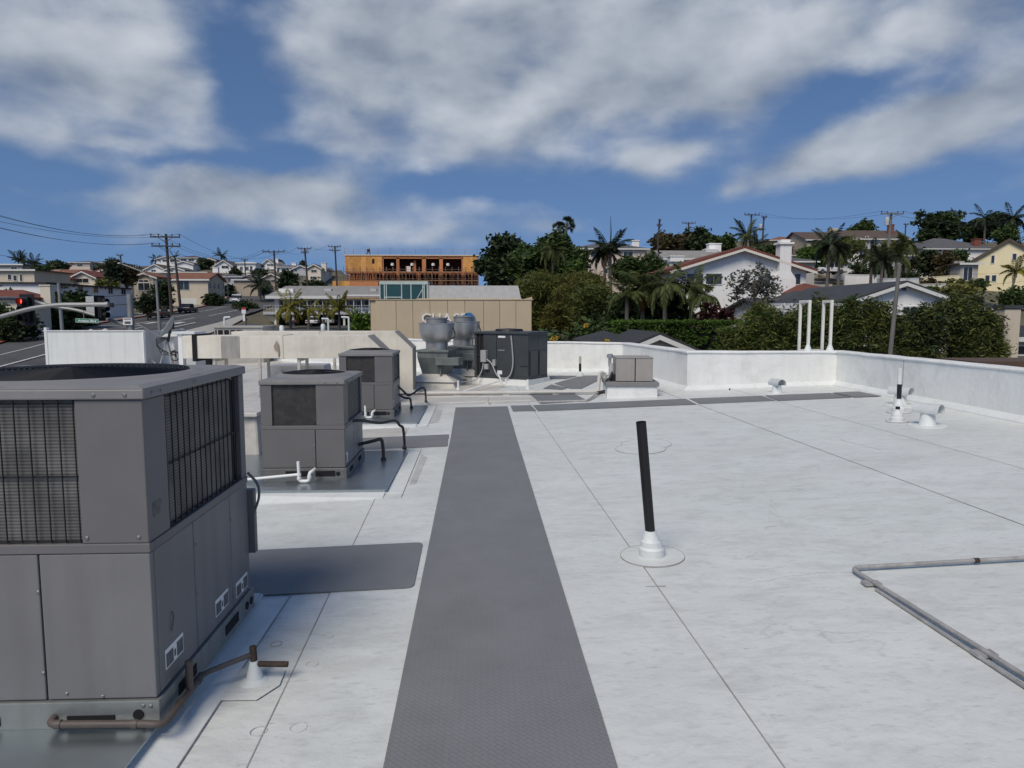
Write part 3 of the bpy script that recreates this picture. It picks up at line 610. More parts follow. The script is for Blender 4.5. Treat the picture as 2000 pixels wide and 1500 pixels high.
b = RP(1755, 806); vent_pipe('tall pale vent pipe with a black lower stretch by the right parapet', b, P(1758, 719, b.y), .03, .2, .085, BOOT, .16, (.50, BLACK))
b = RP(1133, 736); vent_pipe('narrow vent pipe with blackened lower half before the far parapet', b, P(1133, 696, b.y), .028, .13, .10, mat('cream_pipe', (.5, .45, .33), .6), 0, (.55, BLACK))
b = RP(1425, 764); vent_pipe('tiny black pipe stub at the foot of the far parapet', b, (b.x, b.y, b.z+.05), .014, .02, .03, BLACK, 0)
def hood(label, b, s=1.0, rot=0):
    t = thing('hooded_vent', label, 'roof vent', b, rot, 'hooded roof vents')
    MB().lathe([(.115*s, 0), (.1*s, .02), (.085*s, .14*s), (.08*s, .17*s)], 20).build('neck', BOOT, t, smooth=True)
    r = .095*s; pts = [(r*math.cos(rad(a)), r*math.sin(rad(a))*1.0) for a in range(-20, 201, 11)]; pin = [(x*.93, z*.93) for x, z in pts[::-1]]
    M_ = mat('hood_metal', (.55, .58, .58), .5, var=.1, dirt=(.3, .3, .28), dirt_amt=.4, dscale=8)
    MB().prism(pts+pin, -.16*s, .16*s, 'y').xf(Matrix.Translation((0, 0, .20*s)) @ Matrix.Rotation(rad(32), 4, 'Z')).build('hood', M_, t, smooth=True)
    MB().prism([(x*.9, z*.9) for x, z in pts], -.02*s, .02*s, 'y').xf(Matrix.Translation((0, 0, .20*s)) @ Matrix.Rotation(rad(32), 4, 'Z')).build('baffle', BOOT, t)
    mb = MB().lathe([(.23*s, -.002), (.23*s, .013), (.1*s, .016)], 24); mb.v = [(x, y, z+SX*x+SY*y) for x, y, z in mb.v]; mb.build('flange', BOOT, t)
    return t
hood('white hooded roof vent standing clear of the right parapet', RP(1811, 832), 1.0)
hood('white hooded roof vent half hidden behind the pale vent pipe', RP(1758, 792), .98)
hood('white hooded roof vent at the foot of the far parapet', RP(1517, 769), .9, rad(-20))
c0, c1, c2 = RP(1660, 1119), RP(2060, 1096), RP(2020, 1347)
up = Vector((0, 0, .03)); dv = (c2-c0).normalized(); c2 = c0+dv*2.2; c1 = c0+(c1-c0)*2
def onroof(p, h): return Vector((p.x, p.y, rz(p.x, p.y)+h))
tcd = thing('roof_conduit', 'weathered grey conduit bent in a corner on the white roof', 'conduit', onroof(c0, 0))
o_ = onroof(c0, 0)
MB().tube([Vector(v)-o_ for v in bendpath([onroof(c2, .034), onroof(c0, .034), onroof(c1, .034)], .07)], .013, 12).build('pipe', GREYPIPE, tcd, smooth=True)
MB().tube([onroof(c2-Vector((.06, 0, 0)), .018)-o_, onroof(c0+dv*.3-Vector((.02, 0, 0)), .014)-o_], .010, 10).build('lower_pipe', GREYPIPE, tcd, smooth=True)
for f in (.30, .46): MB().tube([onroof(c0+(c1-c0)*f, .034)-o_, onroof(c0+(c1-c0)*(f+.012), .034)-o_], .0165, 10).build('coupling', RUST, tcd)
for f in (.1, .5, .8): p = onroof(c0+(c2-c0)*f, .013)-o_; B(p.x-.05, p.x+.05, p.y-.03, p.y+.03, p.z, p.z+.016).build('support_block', GREYPIPE, tcd)

# ------------------------------------------------------------------ small tan unit on its curb
b = RP(1192, 779); t = thing('curb_ventilator', 'tan two door unit on a white curb with grey cap before the far parapet', 'roof unit', (b.x+.45, b.y+.45, rz(b.x+.45, b.y+.45)), rad(-5))
MB().hexa([(-.47,-.45,-.04),(.44,-.45,-.04),(.44,.45,-.04),(-.47,.45,-.04)], [(-.46,-.45,.20),(.43,-.45,.20),(.43,.45,.20),(-.46,.45,.20)]).build('curb_side', PARAPET, t, bevel=.01)
B(-.49, .46, -.48, .48, .20, .275).build('curb_cap', mat('grey_cap', (.20, .20, .195), .6), t, bevel=.006)
B(-.30, .035, -.36, .3, .285, .70).build('cabinet_door', TANUNIT, t, bevel=.006); B(.052, .36, -.36, .3, .285, .70).build('cabinet_door', TANUNIT, t, bevel=.006)
B(.035, .052, -.345, .3, .285, .70).build('door_gap', DARK, t); B(-.31, .37, -.37, .31, .70, .715).build('lid', TANUNIT, t, bevel=.005)
MB().tube([(-.37, -.2, .31), (-.37, -.2, .60)], .05, 12).build('motor_can', mat('lt_grey', (.42, .42, .40), .5), t, smooth=True); MB().lathe([(.055, 0), (.055, .06), (.03, .07)], 14, (-.40, -.2, .70)).build('vent_cap', ALU, t, smooth=True); MB().tube([(-.40, -.2, .55), (-.40, -.2, .71)], .03, 10).build('vent_stem', ALU, t)
MB().tube(smoothpath([(-.36, -.25, .44), (-.41, -.32, .34), (-.46, -.36, .30), (-.47, -.3, .285)]), .02, 8).build('hose', RUBBER, t, smooth=True); B(-.40, -.31, -.26, -.16, .285, .40).build('junction', BLACK, t)

# ------------------------------------------------------------------ dark rooftop unit, turned with the angled wing
pcx = P(1031, 745, 15.3); t = thing('rooftop_unit', 'charcoal rooftop air handler with louvred end and grey conduits', 'air conditioner', (pcx.x, pcx.y, rz(pcx.x, pcx.y)), rad(-32))
# local: right-front corner at the origin, front face along -x, depth along +y
zb = .12; zh = 1.16
B(-1.40, .04, -.04, .98, -.02, zb).build('curb_side', PARAPET, t); B(-1.33, -.02, .02, .9, zb+.02, zh-.05).build('cabinet', DARK, t)
B(-1.36, .0, 0, .94, zb, zb+.06).build('base_rail', DKUNIT, t)
for x0, x1, y0, y1 in ((-1.36, -1.30, 0, .05), (-1.125, -.79, 0, .03), (-.78, -.39, 0, .03), (-.385, 0, 0, .03)): B(x0, x1, y0, y1, zb+.062, zh-.06).build('panel', DKUNIT, t, bevel=.005)
for y0, y1 in ((.03, .47), (.475, .93)): B(-.03, 0, y0, y1, zb+.062, zh-.06).build('side_panel', DKUNIT, t, bevel=.005)
for y0, y1 in ((.1, .42), (.5, .86)): B(.0, .03, y0, y1, zb+.08, zb+.62).build('service_door', DKUNIT, t, bevel=.008)
B(-.20, -.004, -.02, .0, zb+.3, zb+.31).build('trim', DKUNIT, t)
for z in np.arange(zb+.1, zh-.08, .045): B(-1.30, -1.125, .03, .05, z, z+.012).build('louvre', mat('louvre_black', (.02, .021, .023), .5), t)
B(-1.22, -1.21, .0, .03, zb+.062, zh-.06).build('mullion', DKUNIT, t); B(-1.30, -1.125, .0, .028, zb+.50, zb+.515).build('mullion', DKUNIT, t)
MB().hexa([(-1.39,-.03,zh-.06),(.03,-.03,zh-.06),(.03,.97,zh-.06),(-1.39,.97,zh-.06)], [(-1.39,-.03,zh-.01),(.03,-.03,zh-.01),(.03,.97,zh-.01),(-1.39,.97,zh-.01)]).build('lid', DKUNIT, t, bevel=.008)
MB().lathe([(.32, zh-.01), (.30, zh+.04), (.02, zh+.055)], 24, (-.75, .5, 0)).build('fan_guard', WIREB, t)
gb = mat('grey_box', (.33, .34, .34), .5)
B(-1.14, -1.0, -.10, 0, zb+.36, zb+.62).build('disconnect_box', gb, t, bevel=.006); B(-1.06, -.96, -.08, 0, zb+.20, zb+.32).build('disconnect_box', gb, t, bevel=.006); B(-.85, -.78, -.07, 0, zb+.28, zb+.42).build('disconnect_box', gb, t, bevel=.006)
MB().tube(smoothpath([(-1.0, -.05, zb+.42), (-.86, -.07, zb+.32), (-.72, -.08, zb+.08), (-.55, -.08, zb+.02), (-.40, -.07, zb+.1), (-.34, -.05, zb+.35), (-.37, -.04, zb+.75), (-.40, -.03, zb+.95)]), .016, 8).build('conduit', gb, t, smooth=True)
MB().tube(smoothpath([(-1.08, -.06, zb+.37), (-1.11, -.1, zb+.15), (-1.2, -.18, zb-.02), (-1.35, -.3, zb-.07), (-1.6, -.45, zb-.06)]), .013, 8).build('conduit', gb, t, smooth=True)
for x0, x1, z0, z1, mm in ((-.74, -.56, zh-.14, zh-.10, STICK), (-.76, -.64, zb+.1, zb+.18, STICK), (-.74, -.58, zb+.62, zb+.635, gb)): B(x0, x1, -.003, 0, z0, z1).build('sticker', mm, t)
# PVC drain in front of it
a = RP(835, 770); b1 = RP(995, 751)
t = thing('drain_line', 'white plastic drain line running from the charcoal air handler', 'pipe', b1)
MB().tube([RP(893, 768, .02)-b1, P(975, 744, 15.1)-b1], .016, 8).build('run', PVC, t, smooth=True); MB().tube([P(981, 750, 15.05)-b1, P(972, 727, 15.1)-b1], .017, 8).build('riser', PVC, t, smooth=True)
MB().tube(bendpath([P(978, 746, 15.05)-b1, P(984, 751, 15.05)-b1, P(988, 750, 15.05)-b1, P(988, 741, 15.05)-b1, P(993, 740, 15.2)-b1], .03), .016, 8).build('p_trap', PVC, t, smooth=True)
for px, py0, py1, d_, lab in ((1031, 743, 760, 15.0, 'white upright pipe stub at the corner of the charcoal air handler'), (895, 742, 762, 15.3, 'white upright pipe stub between exhaust fan and charcoal air handler')):
    q0 = RP(px, py1); t = thing('pipe_stub', lab, 'pipe', q0); MB().tube([(0, 0, 0), (0, 0, .2)], .022, 8).build('stub', PVC, t, smooth=True); MB().lathe([(.05, 0), (.03, .05)], 10).build('boot', BOOT, t)
# long conduit lines over the roof in front of it
def runner(label, pts, r, m, name='roof_conduit', extra=None):
    o = Vector(pts[0]); t = thing(name, label, 'conduit', o); MB().tube(bendpath([Vector(p)-o for p in pts], .05), r, 8).build('pipe', m, t, smooth=True)
    k = len(pts)
    for f in (.2, .5, .8):
        p = Vector(pts[0]).lerp(Vector(pts[1]), f)-o; B(p.x-.06, p.x+.06, p.y-.04, p.y+.04, p.z-r-.04, p.z-r+.002).build('support_block', CONC, t)
    return t
e0, e1 = RP(833, 768, .06), RP(1152, 765, .06); et = P(1166, 733, e1.y+.1)
runner('pale insulated pipe crossing the roof with an upturned elbow', [e0, e1, Vector((e1.x+.16, e1.y+.02, e1.z)), Vector((e1.x+.20, e1.y+.1, e1.z+.36)), Vector((e1.x+.30, e1.y+.12, e1.z+.34)), Vector((e1.x+.30, e1.y+.12, e1.z+.16))], .036, mat('pale_insul', (.52, .51, .48), .6, var=.15))
e0, e1 = RP(778, 770, .04), RP(1105, 766, .035)
runner('thin dark pipe running along the pale insulated pipe', [e0, e1], .014, RUBBER)
h0 = RP(1052, 785, .02); h1 = RP(1132, 783, .02); h2 = RP(1186, 772, .0)
t = thing('hose', 'grey hose ending in a black elbow beside the tan curb unit', 'hose', h2)
MB().tube(smoothpath([h0-h2, h1-h2, P(1150, 780, h1.y+.05)-h2, P(1168, 767, h2.y)-h2]), .018, 8).build('hose', GREYPIPE, t, smooth=True)
MB().tube(bendpath([P(1166, 768, h2.y)-h2, P(1184, 764, h2.y)-h2, P(1186, 776, h2.y)-h2], .05), .034, 10).build('elbow', BLACK, t, smooth=True); MB().lathe([(.07, 0), (.04, .06)], 12).build('boot', BOOT, t)
q0 = RP(952, 791); t = thing('roof_bolt', 'small rusty pipe stub at the end of the walkway', 'pipe', q0); MB().lathe([(.05, 0), (.045, .05), (.025, .055), (.02, .12)], 10).build('stub', CONC, t)
# low membrane ridge lines
for (a_, b_) in (((835, 789), (1035, 783)), ((835, 777), (1035, 775))):
    p, q = RP(*a_), RP(*b_); MB().tube([p, q], .02, 6).build('raised_seam', GRIMY_ROOF, roof)

# ------------------------------------------------------------------ exhaust fans
def fan(label, px, d, rim_y, s=1.0):
    c = P(px, rim_y, d); zr = c.z; base = rz(c.x, c.y); t = thing('exhaust_fan', label, 'exhaust fan', (c.x, c.y, base), rad(-14), 'kitchen exhaust fans')
    z = zr-base; r = .39*s
    MB().lathe([(r*1.03, z), (r*1.03, z-.012), (r, z-.02), (r*.985, z-.22), (r*.94, z-.30), (r*.80, z-.38), (r*.66, z-.42)], 36, cap=False).build('bowl', ALU, t, smooth=True)
    MB().lathe([(r*.0, z-.03), (r*.97, z-.03)], 36, cap=False).build('bowl_inside', GALVDK, t)
    MB().lathe([(r*.64, z-.42), (r*.63, z-.58)], 32).build('neck', ALU, t, smooth=True)
    MB().lathe([(r*.60, z-.03), (r*.60, z+.09), (r*.63, z+.095), (r*.63, z+.115), (r*.1, z+.135)], 32).build('motor_cap', mat('fan_cap', (.30, .30, .295), .5, metal=.5, streak=.5, dirt=(.1, .1, .1)), t, smooth=True)
    zf = z-.58; w = r*.95
    B(-w, w, -w, w, zf-.05, zf).build('flange', GALVDK, t, bevel=.004)
    w2, w3 = w*.93, w*.70
    MB().hexa([(-w3,-w3,.28),(w3,-w3,.28),(w3,w3,.28),(-w3,w3,.28)], [(-w2,-w2,zf-.17),(w2,-w2,zf-.17),(w2,w2,zf-.17),(-w2,w2,zf-.17)]).build('hopper', GALVDK, t)
    B(-w2, w2, -w2, w2, zf-.17, zf-.0502).build('collar', GALVDK, t)
    B(w2*.3, w2+.28, -w2-.12, -w2*.3, zf-.32, zf-.16).build('grease_box', GALVDK, t, bevel=.004); B(w2*.5, w2*.5+.03, -w2-.02, -w2+.01, .25, zf-.32).build('bracket', GALVDK, t)
    MB().tube(smoothpath([(r*.99, -.05, z-.1), (r*1.12, -.08, z-.2), (r*1.10, -.08, z-.30), (r*.9, -.08, z-.34)]), .014, 6).build('handle', RUBBER, t, smooth=True)
    MB().tube(smoothpath([(r*.7, -.2, z-.42), (r*.75, -.24, z-.6), (r*.72, -.26, z-.78)]), .011, 6).build('cable', RUBBER, t)
    MB().hexa([(-.62,-.62,-.05),(.62,-.62,-.05),(.62,.62,-.05),(-.62,.62,-.05)], [(-.50,-.50,.14),(.50,-.50,.14),(.50,.50,.14),(-.50,.50,.14)]).build('curb_side', CONC, t)
    MB().hexa([(-.55,-.55,.1402),(.55,-.55,.1402),(.55,.55,.1402),(-.55,.55,.1402)], [(-w3-.02,-w3-.02,.29),(w3+.02,-w3-.02,.29),(w3+.02,w3+.02,.29),(-w3-.02,w3+.02,.29)]).build('sloped_flashing', GRIMY_ROOF, t)
    return t
fan('spun metal exhaust fan bowl on a dark hopper, the one nearer the ducts', 853, 16.0, 631)
fan('spun metal exhaust fan bowl partly behind another, next to the charcoal air handler', 905, 17.1, 627.5)

# ------------------------------------------------------------------ elevated ducts
def duct(label, y, xr, zt_, zb_, xl, depth, ch, patches):
    base = rz(xr, y); t = thing('roof_duct', label, 'duct', (xr, y, base)); zt2, zb2 = zt_-base, zb_-base; n = 0
    xs = [xl-xr, -2.2-0, -ch-.42]; 
    segs = [(xl-xr, (xl-xr)*.52), ((xl-xr)*.52+.012, -ch-.40)]
    for a_, b_ in segs: B(a_, b_, 0, depth, zb2, zt2).build('duct_section', DUCT, t, bevel=.006)
    for a_ in ((xl-xr)*.52, ): B(a_-.012, a_+.024, -.012, depth+.012, zb2-.012, zt2+.012).build('joint_flange', DUCT, t)
    w = zt2-zb2
    prof = [(-ch-.398, zb2), (-ch-.398, zt2), (-ch, zt2), (0, zt2-ch*.95), (0, .03), (-.42, .03), (-.42, zb2)]
    MB().prism(prof, 0, depth, 'y').build('elbow', DUCT, t)
    MB().hexa([(-ch+.004,-.006,zt2+.001),(.004,-.006,zt2-ch*.95+.001),(.004,depth+.006,zt2-ch*.95+.001),(-ch+.004,depth+.006,zt2+.001)], [(-ch+.012,-.006,zt2+.006),(.012,-.006,zt2-ch*.95+.006),(.012,depth+.006,zt2-ch*.95+.006),(-ch+.012,depth+.006,zt2+.006)]).build('weathered_sheet', DUCTDIRTSHADE, t)
    B(.001, .010, -.006, depth+.006, .03, zt2-ch*.95).build('grimy_shade_side', DUCTDIRTSHADE, t)  # dark sheet puts shade of the right face into colour, with grime
    MB().hexa([(-.6,-.16,-.04),(.20,-.16,-.03),(.20,depth+.16,-.03),(-.6,depth+.16,-.04)], [(-.43,-.01,.1),(.012,-.01,.1),(.012,depth+.01,.1),(-.43,depth+.01,.1)]).build('foot_flashing', CONC, t)
    for x in np.arange(xl-xr+.5, -1.2, 1.5):
        mb = MB(); mb.box(x, x+.05, .04, .09, -.15, zb2); mb.box(x, x+.05, depth-.09, depth-.04, -.15, zb2); mb.box(x, x+.05, .0902, depth-.0902, zb2-.06, zb2-.002); mb.build('support_frame', CONC, t)
    for k, (x0, x1, z0, z1_, mm) in enumerate(patches):
        B(x0-xr, x1-xr, -.005-.002*k, -.0005, z0-base, z1_-base).build('stain_patch', mm, t)
    return t
tz, bz = P(500, 656, 13).z, P(500, 700, 13).z
PATCH = mat('grey_mastic', (.33, .32, .29), .8, var=.35, scale=5, dirt=(.14, .13, .11), dirt_amt=.9, dscale=3.5, stretch=(1.5, 1, .3))
duct('long cream coated duct with grey mastic patch and torn coating', 13.0, P(757, 660, 13).x, tz, bz, P(358, 660, 13).x-.02, .72, .36, [(P(405,0,13).x, P(443,0,13).x, bz+.004, tz-.004, PATCH)])
xr2 = P(805, 660, 14.6).x; duct('cream coated duct bending down to the roof beside the exhaust fan', 14.6, xr2, 1.385, .95, -5.0, .72, .36, [])
# torn coating on the front duct
tq = [(536,682),(535,676),(540,666),(544,672),(546,684),(545,695),(544,697),(543,686)]
mb = MB(); pts = [P(x, y, 12.992) for x, y in tq]; mb.add([(p.x, 12.975, p.z) for p in pts]+[(p.x, 12.999, p.z) for p in pts], [tuple(range(8)), tuple(range(8, 16))[::-1]]+[(i, (i+1) % 8, 8+(i+1) % 8, 8+i) for i in range(8)])
dobj = [o for o in bpy.data.objects if o.name == 'roof_duct'][0]; mb.v = [tuple(Vector(v)-dobj.location) for v in mb.v]; mb.build('torn_flap', mat('torn_coating', (.33, .27, .22), .8, var=.3), dobj)
B(P(358,0,13).x-.10-dobj.location.x, P(358,0,13).x-.021-dobj.location.x, -.02, .74, bz-.05-dobj.location.z, tz+.03-dobj.location.z).build('dark_gap', DARK, dobj)  # added dark box stands in for the dark gap beside the duct
# added grey low box standing in for shade under the ducts, stained plinth
p0, p1 = P(512, 697, 15.9), P(640, 697, 15.9); t = thing('shade_box', 'low grey box standing in for shade under the cream ducts', 'duct', (p0.x, 15.9, rz(p0.x, 15.9)))
MB().hexa([(0,0,-.05),(p1.x-p0.x,0,-.05),(p1.x-p0.x,.8,-.05),(0,.8,-.05)], [(.15,.05,.62),(p1.x-p0.x-.1,.05,.62),(p1.x-p0.x-.1,.75,.62),(.15,.75,.62)]).build('box', mat('shade_grey', (.36, .37, .38), .6), t, bevel=.01)
for x in (.4, 1.0): MB().tube([(x, -.02, -.02), (x, -.02, .60)], .02, 6).build('box_upright', CONC, t)
p0 = RP(512, 905); t = thing('stained_plinth', 'stained old concrete plinth beside the middle air conditioner', 'plinth', (p0.x, p0.y, p0.z))
MB().hexa([(-2.2,0,-.1),(-.02,0,-.1),(-.02,1.6,-.1),(-2.2,1.6,-.1)], [(-2.2,.06,.55),(-.06,.06,.55),(-.06,1.5,.55),(-2.2,1.5,.55)]).build('block', CONC, t, bevel=.03)
B(-2.2, -.04, .0, 1.56, .551, .60).build('cap', GRIMY_ROOF, t, bevel=.01)

# ------------------------------------------------------------------ ladder rails on the far parapet
for lab, pxn, pxr in (('cream painted ladder handrail on the far parapet, side with the rung', 1578, 1560), ('cream painted ladder handrail on the far parapet nearer the corner', 1621, 1605)):
    xn = P(pxn, 680, 13.42).x; dr = 13.42*(pxn-940)/(pxr-940); zt_ = P(pxn, 586, 13.42).z; t = thing('ladder_handrail', lab, 'handrail', (xn, 13.42, PT), 0, 'ladder handrails')
    s = .024
    B(-s, s, -s, s, .0, zt_-PT).build('post', LEADW, t, bevel=.004); B(-s, s, dr-13.42-s, dr-13.42+s, -1.4, zt_-PT).build('post', LEADW, t, bevel=.004)
    B(-s*.98, s*.98, s, dr-13.42-s, zt_-PT-.05, zt_-PT-.002).build('top_bar', LEADW, t, bevel=.004)
    MB().lathe([(.085, .0), (.07, .012), (.03, .12)], 14).build('foot_boot', BOOT, t, smooth=True)
    if pxn < 1600:
        x2 = P(1605, 680, dr).x-xn
        for z in (-.02, -.33, -.64): B(s, x2-.03, dr-13.42-.015, dr-13.42+.015, z, z+.03).build('rung', LEADW, t)

# ------------------------------------------------------------------ far left of the roof: screen wall, dish, canopy, small units
p0, p1 = P(88, 647, 24), P(279, 647, 24); t = thing('screen_wall', 'pale streaked screen wall at the left end of the roof', 'wall', (p0.x, 24, rz(p0.x, 24)))
hz = p0.z-rz(p0.x, 24); w = p1.x-p0.x
B(0, w, 0, .12, -.3, hz).build('wall', WALLSTREAK, t); B(w-.12, w, .1202, 3.4, -.3, hz-.01).build('return_wall', mat('grey_shade_wall', (.42, .42, .42), .7), t); B(-.03, .06, -.02, .14, -.3, hz+.12).build('end_post', WALLSTREAK, t, bevel=.01)  # return wall is a white wall whose shade is put into its grey
B(w-.025, w+.012, -.012, .13, -.3, hz+.004).build('corner_trim', PVC, t)
MB().tube([(w+.05, .3, hz*.35), (w+.75, .2, -.05)], .03, 6).build('brace', GREYPIPE, t); B(-.05, w+.05, -.03, .15, hz+.0005, hz+.03).build('cap', WALLSTREAK, t)
for px, r, lab in ((178, .09, 'slim domed vent at the middle of the streaked screen wall'), (206, .10, 'stouter domed vent beside the thin white membrane slab')):
    q0 = P(px, 648, 24.6); t2 = thing('capped_vent', lab, 'roof vent', (q0.x, 24.6, rz(q0.x, 24.6)), 0, 'small domed vents behind the screen wall'); MB().lathe([(r*.7, -.1), (r*.7, 1.28), (r*1.2, 1.3), (r*1.2, 1.36), (r*.8, 1.43), (.01, 1.46)], 14).build('stack', mat('vent_tan', (.5, .46, .42), .7), t2, smooth=True)
q0 = P(270, 644, 25.2); t = thing('roof_slab', 'thin white membrane slab behind the streaked screen wall', 'roof slab', (q0.x, 25.2, rz(q0.x, 25.2)))
MB().hexa([(-.9,0,q0.z-.1),(1.3,0,q0.z-.06),(1.3,1.4,q0.z-.06),(-.9,1.4,q0.z-.1)], [(-.9,0,q0.z-.04),(1.3,0,q0.z+.04),(1.3,1.4,q0.z+.05),(-.9,1.4,q0.z+.02)]).build('slab', PARAPET, t, bevel=.01); B(-.7, 1.1, .2, 1.2, -.1, q0.z-.08).build('body', PARAPET, t)
# satellite dish
q0 = P(338, 700, 20); base = rz(q0.x, 20); t = thing('satellite_dish', 'grey satellite dish seen edge on with tripod mount and cables', 'satellite dish', (q0.x, 20, base))
a, b = P(312, 659, 20)-Vector((q0.x, 20, base)), P(340, 617, 20)-Vector((q0.x, 20, base)); c = (a+b)/2; u = (b-a).normalized(); nrm = Vector((-u.z, -.35, u.x)).normalized()
M_ = nrm.to_track_quat('Z', 'Y').to_matrix().to_4x4(); R0 = (b-a).length/2
MB().lathe([(.0, -.11), (R0*.4, -.09), (R0*.75, -.045), (R0, .02), (R0*1.0, .035), (R0*.74, -.03), (R0*.4, -.075), (.0, -.095)], 32, cap=False).xf(Matrix.Translation(c) @ M_).build('reflector', mat('dish_grey', (.30, .33, .33), .5), t, smooth=True)
MB().tube([a+Vector((0, 0, .02)), P(268, 632, 19.7)-Vector((q0.x, 20, base))], .014, 6).build('feed_arm', GREYPIPE, t)
bk = c-nrm*.1
MB().tube([bk, bk+Vector((-.12, .1, -.35))], .035, 8).build('bracket', BLACK, t); hub = bk+Vector((-.14, .1, -.30))
for e_ in ((-.42, -.1, .0), (.28, -.2, .0), (.1, .35, .0)): MB().tube([hub, Vector((hub.x+e_[0]*.8, hub.y+e_[1], -.02))], .022, 6).build('leg', GREYPIPE, t)
for k in range(4):
    MB().tube(smoothpath([hub+Vector((-.1+.05*k, 0, .05)), hub+Vector((-.28, -.05, .0-.06*k)), hub+Vector((-.12+.1*k, -.05, -.42)), hub+Vector((.18, 0, -.3-.05*k)), hub+Vector((.22, 0, -.5))]), .012, 5).build('cable', RUBBER, t)
MB().tube([hub+Vector((.2+.13*math.cos(k*.52), -.06, -.45+.13*math.sin(k*.52))) for k in range(13)], .02, 5).build('cable_coil', RUBBER, t)
# white canopy frame
q0 = P(335, 648, 17.5); q1 = P(380, 648, 17.5); base = rz(q0.x, 17.5); t = thing('vent_canopy', 'small white canopy on posts beside the satellite dish', 'canopy', (q0.x, 17.5, base))
B(0, q1.x-q0.x, 0, .7, q0.z-base-.06, q0.z-base).build('slab', BOOT, t, bevel=.01); B(.12, .22, .05, .15, -.05, q0.z-base-.061).build('post', PVC, t); B(.3, q1.x-q0.x-.02, .04, .66, -.05, q0.z-base-.061).build('cabinet', mat('lt_wall', (.50, .50, .49), .6), t)
# tan unit beyond the ducts
q0, q1 = P(418, 637, 26), P(514, 637, 26); base = rz(q0.x, 26); t = thing('packaged_unit', 'tan packaged unit with dark louvre openings beyond the cream duct', 'air conditioner', (q0.x, 26, base)); w = q1.x-q0.x; h = q0.z-base
tan = mat('far_unit_tan', (.36, .35, .32), .6)
B(0, w*.98, .02, 1.5, -.1, h-.06).build('cabinet', tan, t); B(-.03, w, -.03, 1.55, h-.06, h).build('lid', tan, t, bevel=.01); B(.04, w*.57, -.01, .019, h-.45, h-.14).build('opening', DARK, t)
for k in range(4): B(.1+k*w*.125, .14+k*w*.125, -.03, -.011, h-.45, h-.14).build('mullion', tan, t)
B(w*.72, w*.95, -.01, .019, h-.40, h-.27).build('opening', DARK, t)
q0 = P(406, 660, 22); t = thing('turbine_vent', 'dark round vent behind the end of the cream duct', 'roof vent', (q0.x, 22, rz(q0.x, 22))); MB().lathe([(.16, -.1), (.16, q0.z-.1), (.22, q0.z-.05), (.2, q0.z+.08), (.1, q0.z+.14), (.01, q0.z+.15)], 16).build('head', DARK, t, smooth=True)
def gooseneck(label, px, pyt, d, dx, name='bent_standpipe'):
    q0 = P(px, pyt, d); base = max(rz(q0.x, d), -2) if d < 29 else PT
    t = thing(name, label, 'pipe', (q0.x, d, base)); h = q0.z-base
    MB().tube(bendpath([(0, 0, -.2), (0, 0, h), (dx, 0, h+.01)], .03), .035, 8).build('pipe', BOOT, t, smooth=True); return t
gooseneck('pale bent standpipe rising behind the tan packaged unit', 438, 620, 27.5, .22)
gooseneck('white inverted L standpipe in front of the carport palms', 641, 623, 27, -.24); gooseneck('white inverted L standpipe beside the round green bush', 681, 620, 26, -.26)
for px, lab in ((550, 'short white capped pipe right of the tan packaged unit'), (631, 'short white capped pipe beside the inverted L standpipe')):
    q0 = P(px, 636, 26.5); t = thing('capped_pipe', lab, 'pipe', (q0.x, 26.5, rz(q0.x, 26.5)), 0, 'short capped pipes beyond the ducts'); MB().lathe([(.05, -.1), (.05, q0.z-.35), (.085, q0.z-.3), (.085, q0.z-.05), (.05, q0.z)], 12).build('pipe', BOOT, t, smooth=True)
# ------------------------------------------------------------------ terrain
def sstep(a, b, x): t = np.clip((x-a)/(b-a), 0, 1); return t*t*(3-2*t)
def ground(x, y):
    y_ = max(y, 1.0); a = x/max(y_, 25.0)
    old = GZ+.06*max(0, y_-38); new = float(np.interp(y_, [0, 28, 45, 66, 75, 86, 100, 125, 155, 200, 700], [GZ, GZ, -3.1, -1.4, -.6, .03, .8, 2.2, 4, 6.2, 36]))
    s_ = float(sstep(-30, -39, x)); base = old*(1-s_)+new*s_
    r = float(sstep(.10, .27, a)); l = float(sstep(.12, -.10, a))
    R_ = float(np.interp(y_, [0, 40, 56, 66, 95, 120, 140, 180, 300, 600], [0, 0, 3.4, 5.0, 5.8, 9, 12.4, 17, 24, 24]))
    L_ = float(np.interp(y_, [0, 150, 180, 200, 260, 400, 700], [0, 0, 3.5, 6.5, 11, 16, 16]))
    z = base+R_*r+L_*l
    yr = 225-60*float(sstep(-.22, -.12, a)); yr = max(yr, 165)
    return z if y_ <= yr else max(GZ, ground(x*yr/y_, yr)-.16*(y_-yr))
GRASS = mat('dry_ground', (.13, .115, .075), .95, var=.35, scale=.12, dirt=(.05, .065, .025), dirt_amt=.8, dscale=.08, bump=.3, bscale=3, bdist=.1)
xs = np.concatenate([np.linspace(-2500, -300, 10), np.linspace(-280, 280, 113), np.linspace(300, 2500, 10)]); ys = np.concatenate([np.linspace(-600, -40, 6), np.linspace(-30, 420, 91), np.linspace(500, 3500, 10)])
vs = [(float(x), float(y), ground(float(x), float(y))) for y in ys for x in xs]; nx = len(xs)
me = bpy.data.meshes.new('ground'); me.from_pydata(vs, [], [(j*nx+i, j*nx+i+1, (j+1)*nx+i+1, (j+1)*nx+i) for j in range(len(ys)-1) for i in range(nx-1)]); me.materials.append(GRASS)
for p in me.polygons: p.use_smooth = True
go = bpy.data.objects.new('ground', me); COL.objects.link(go); struct(go)
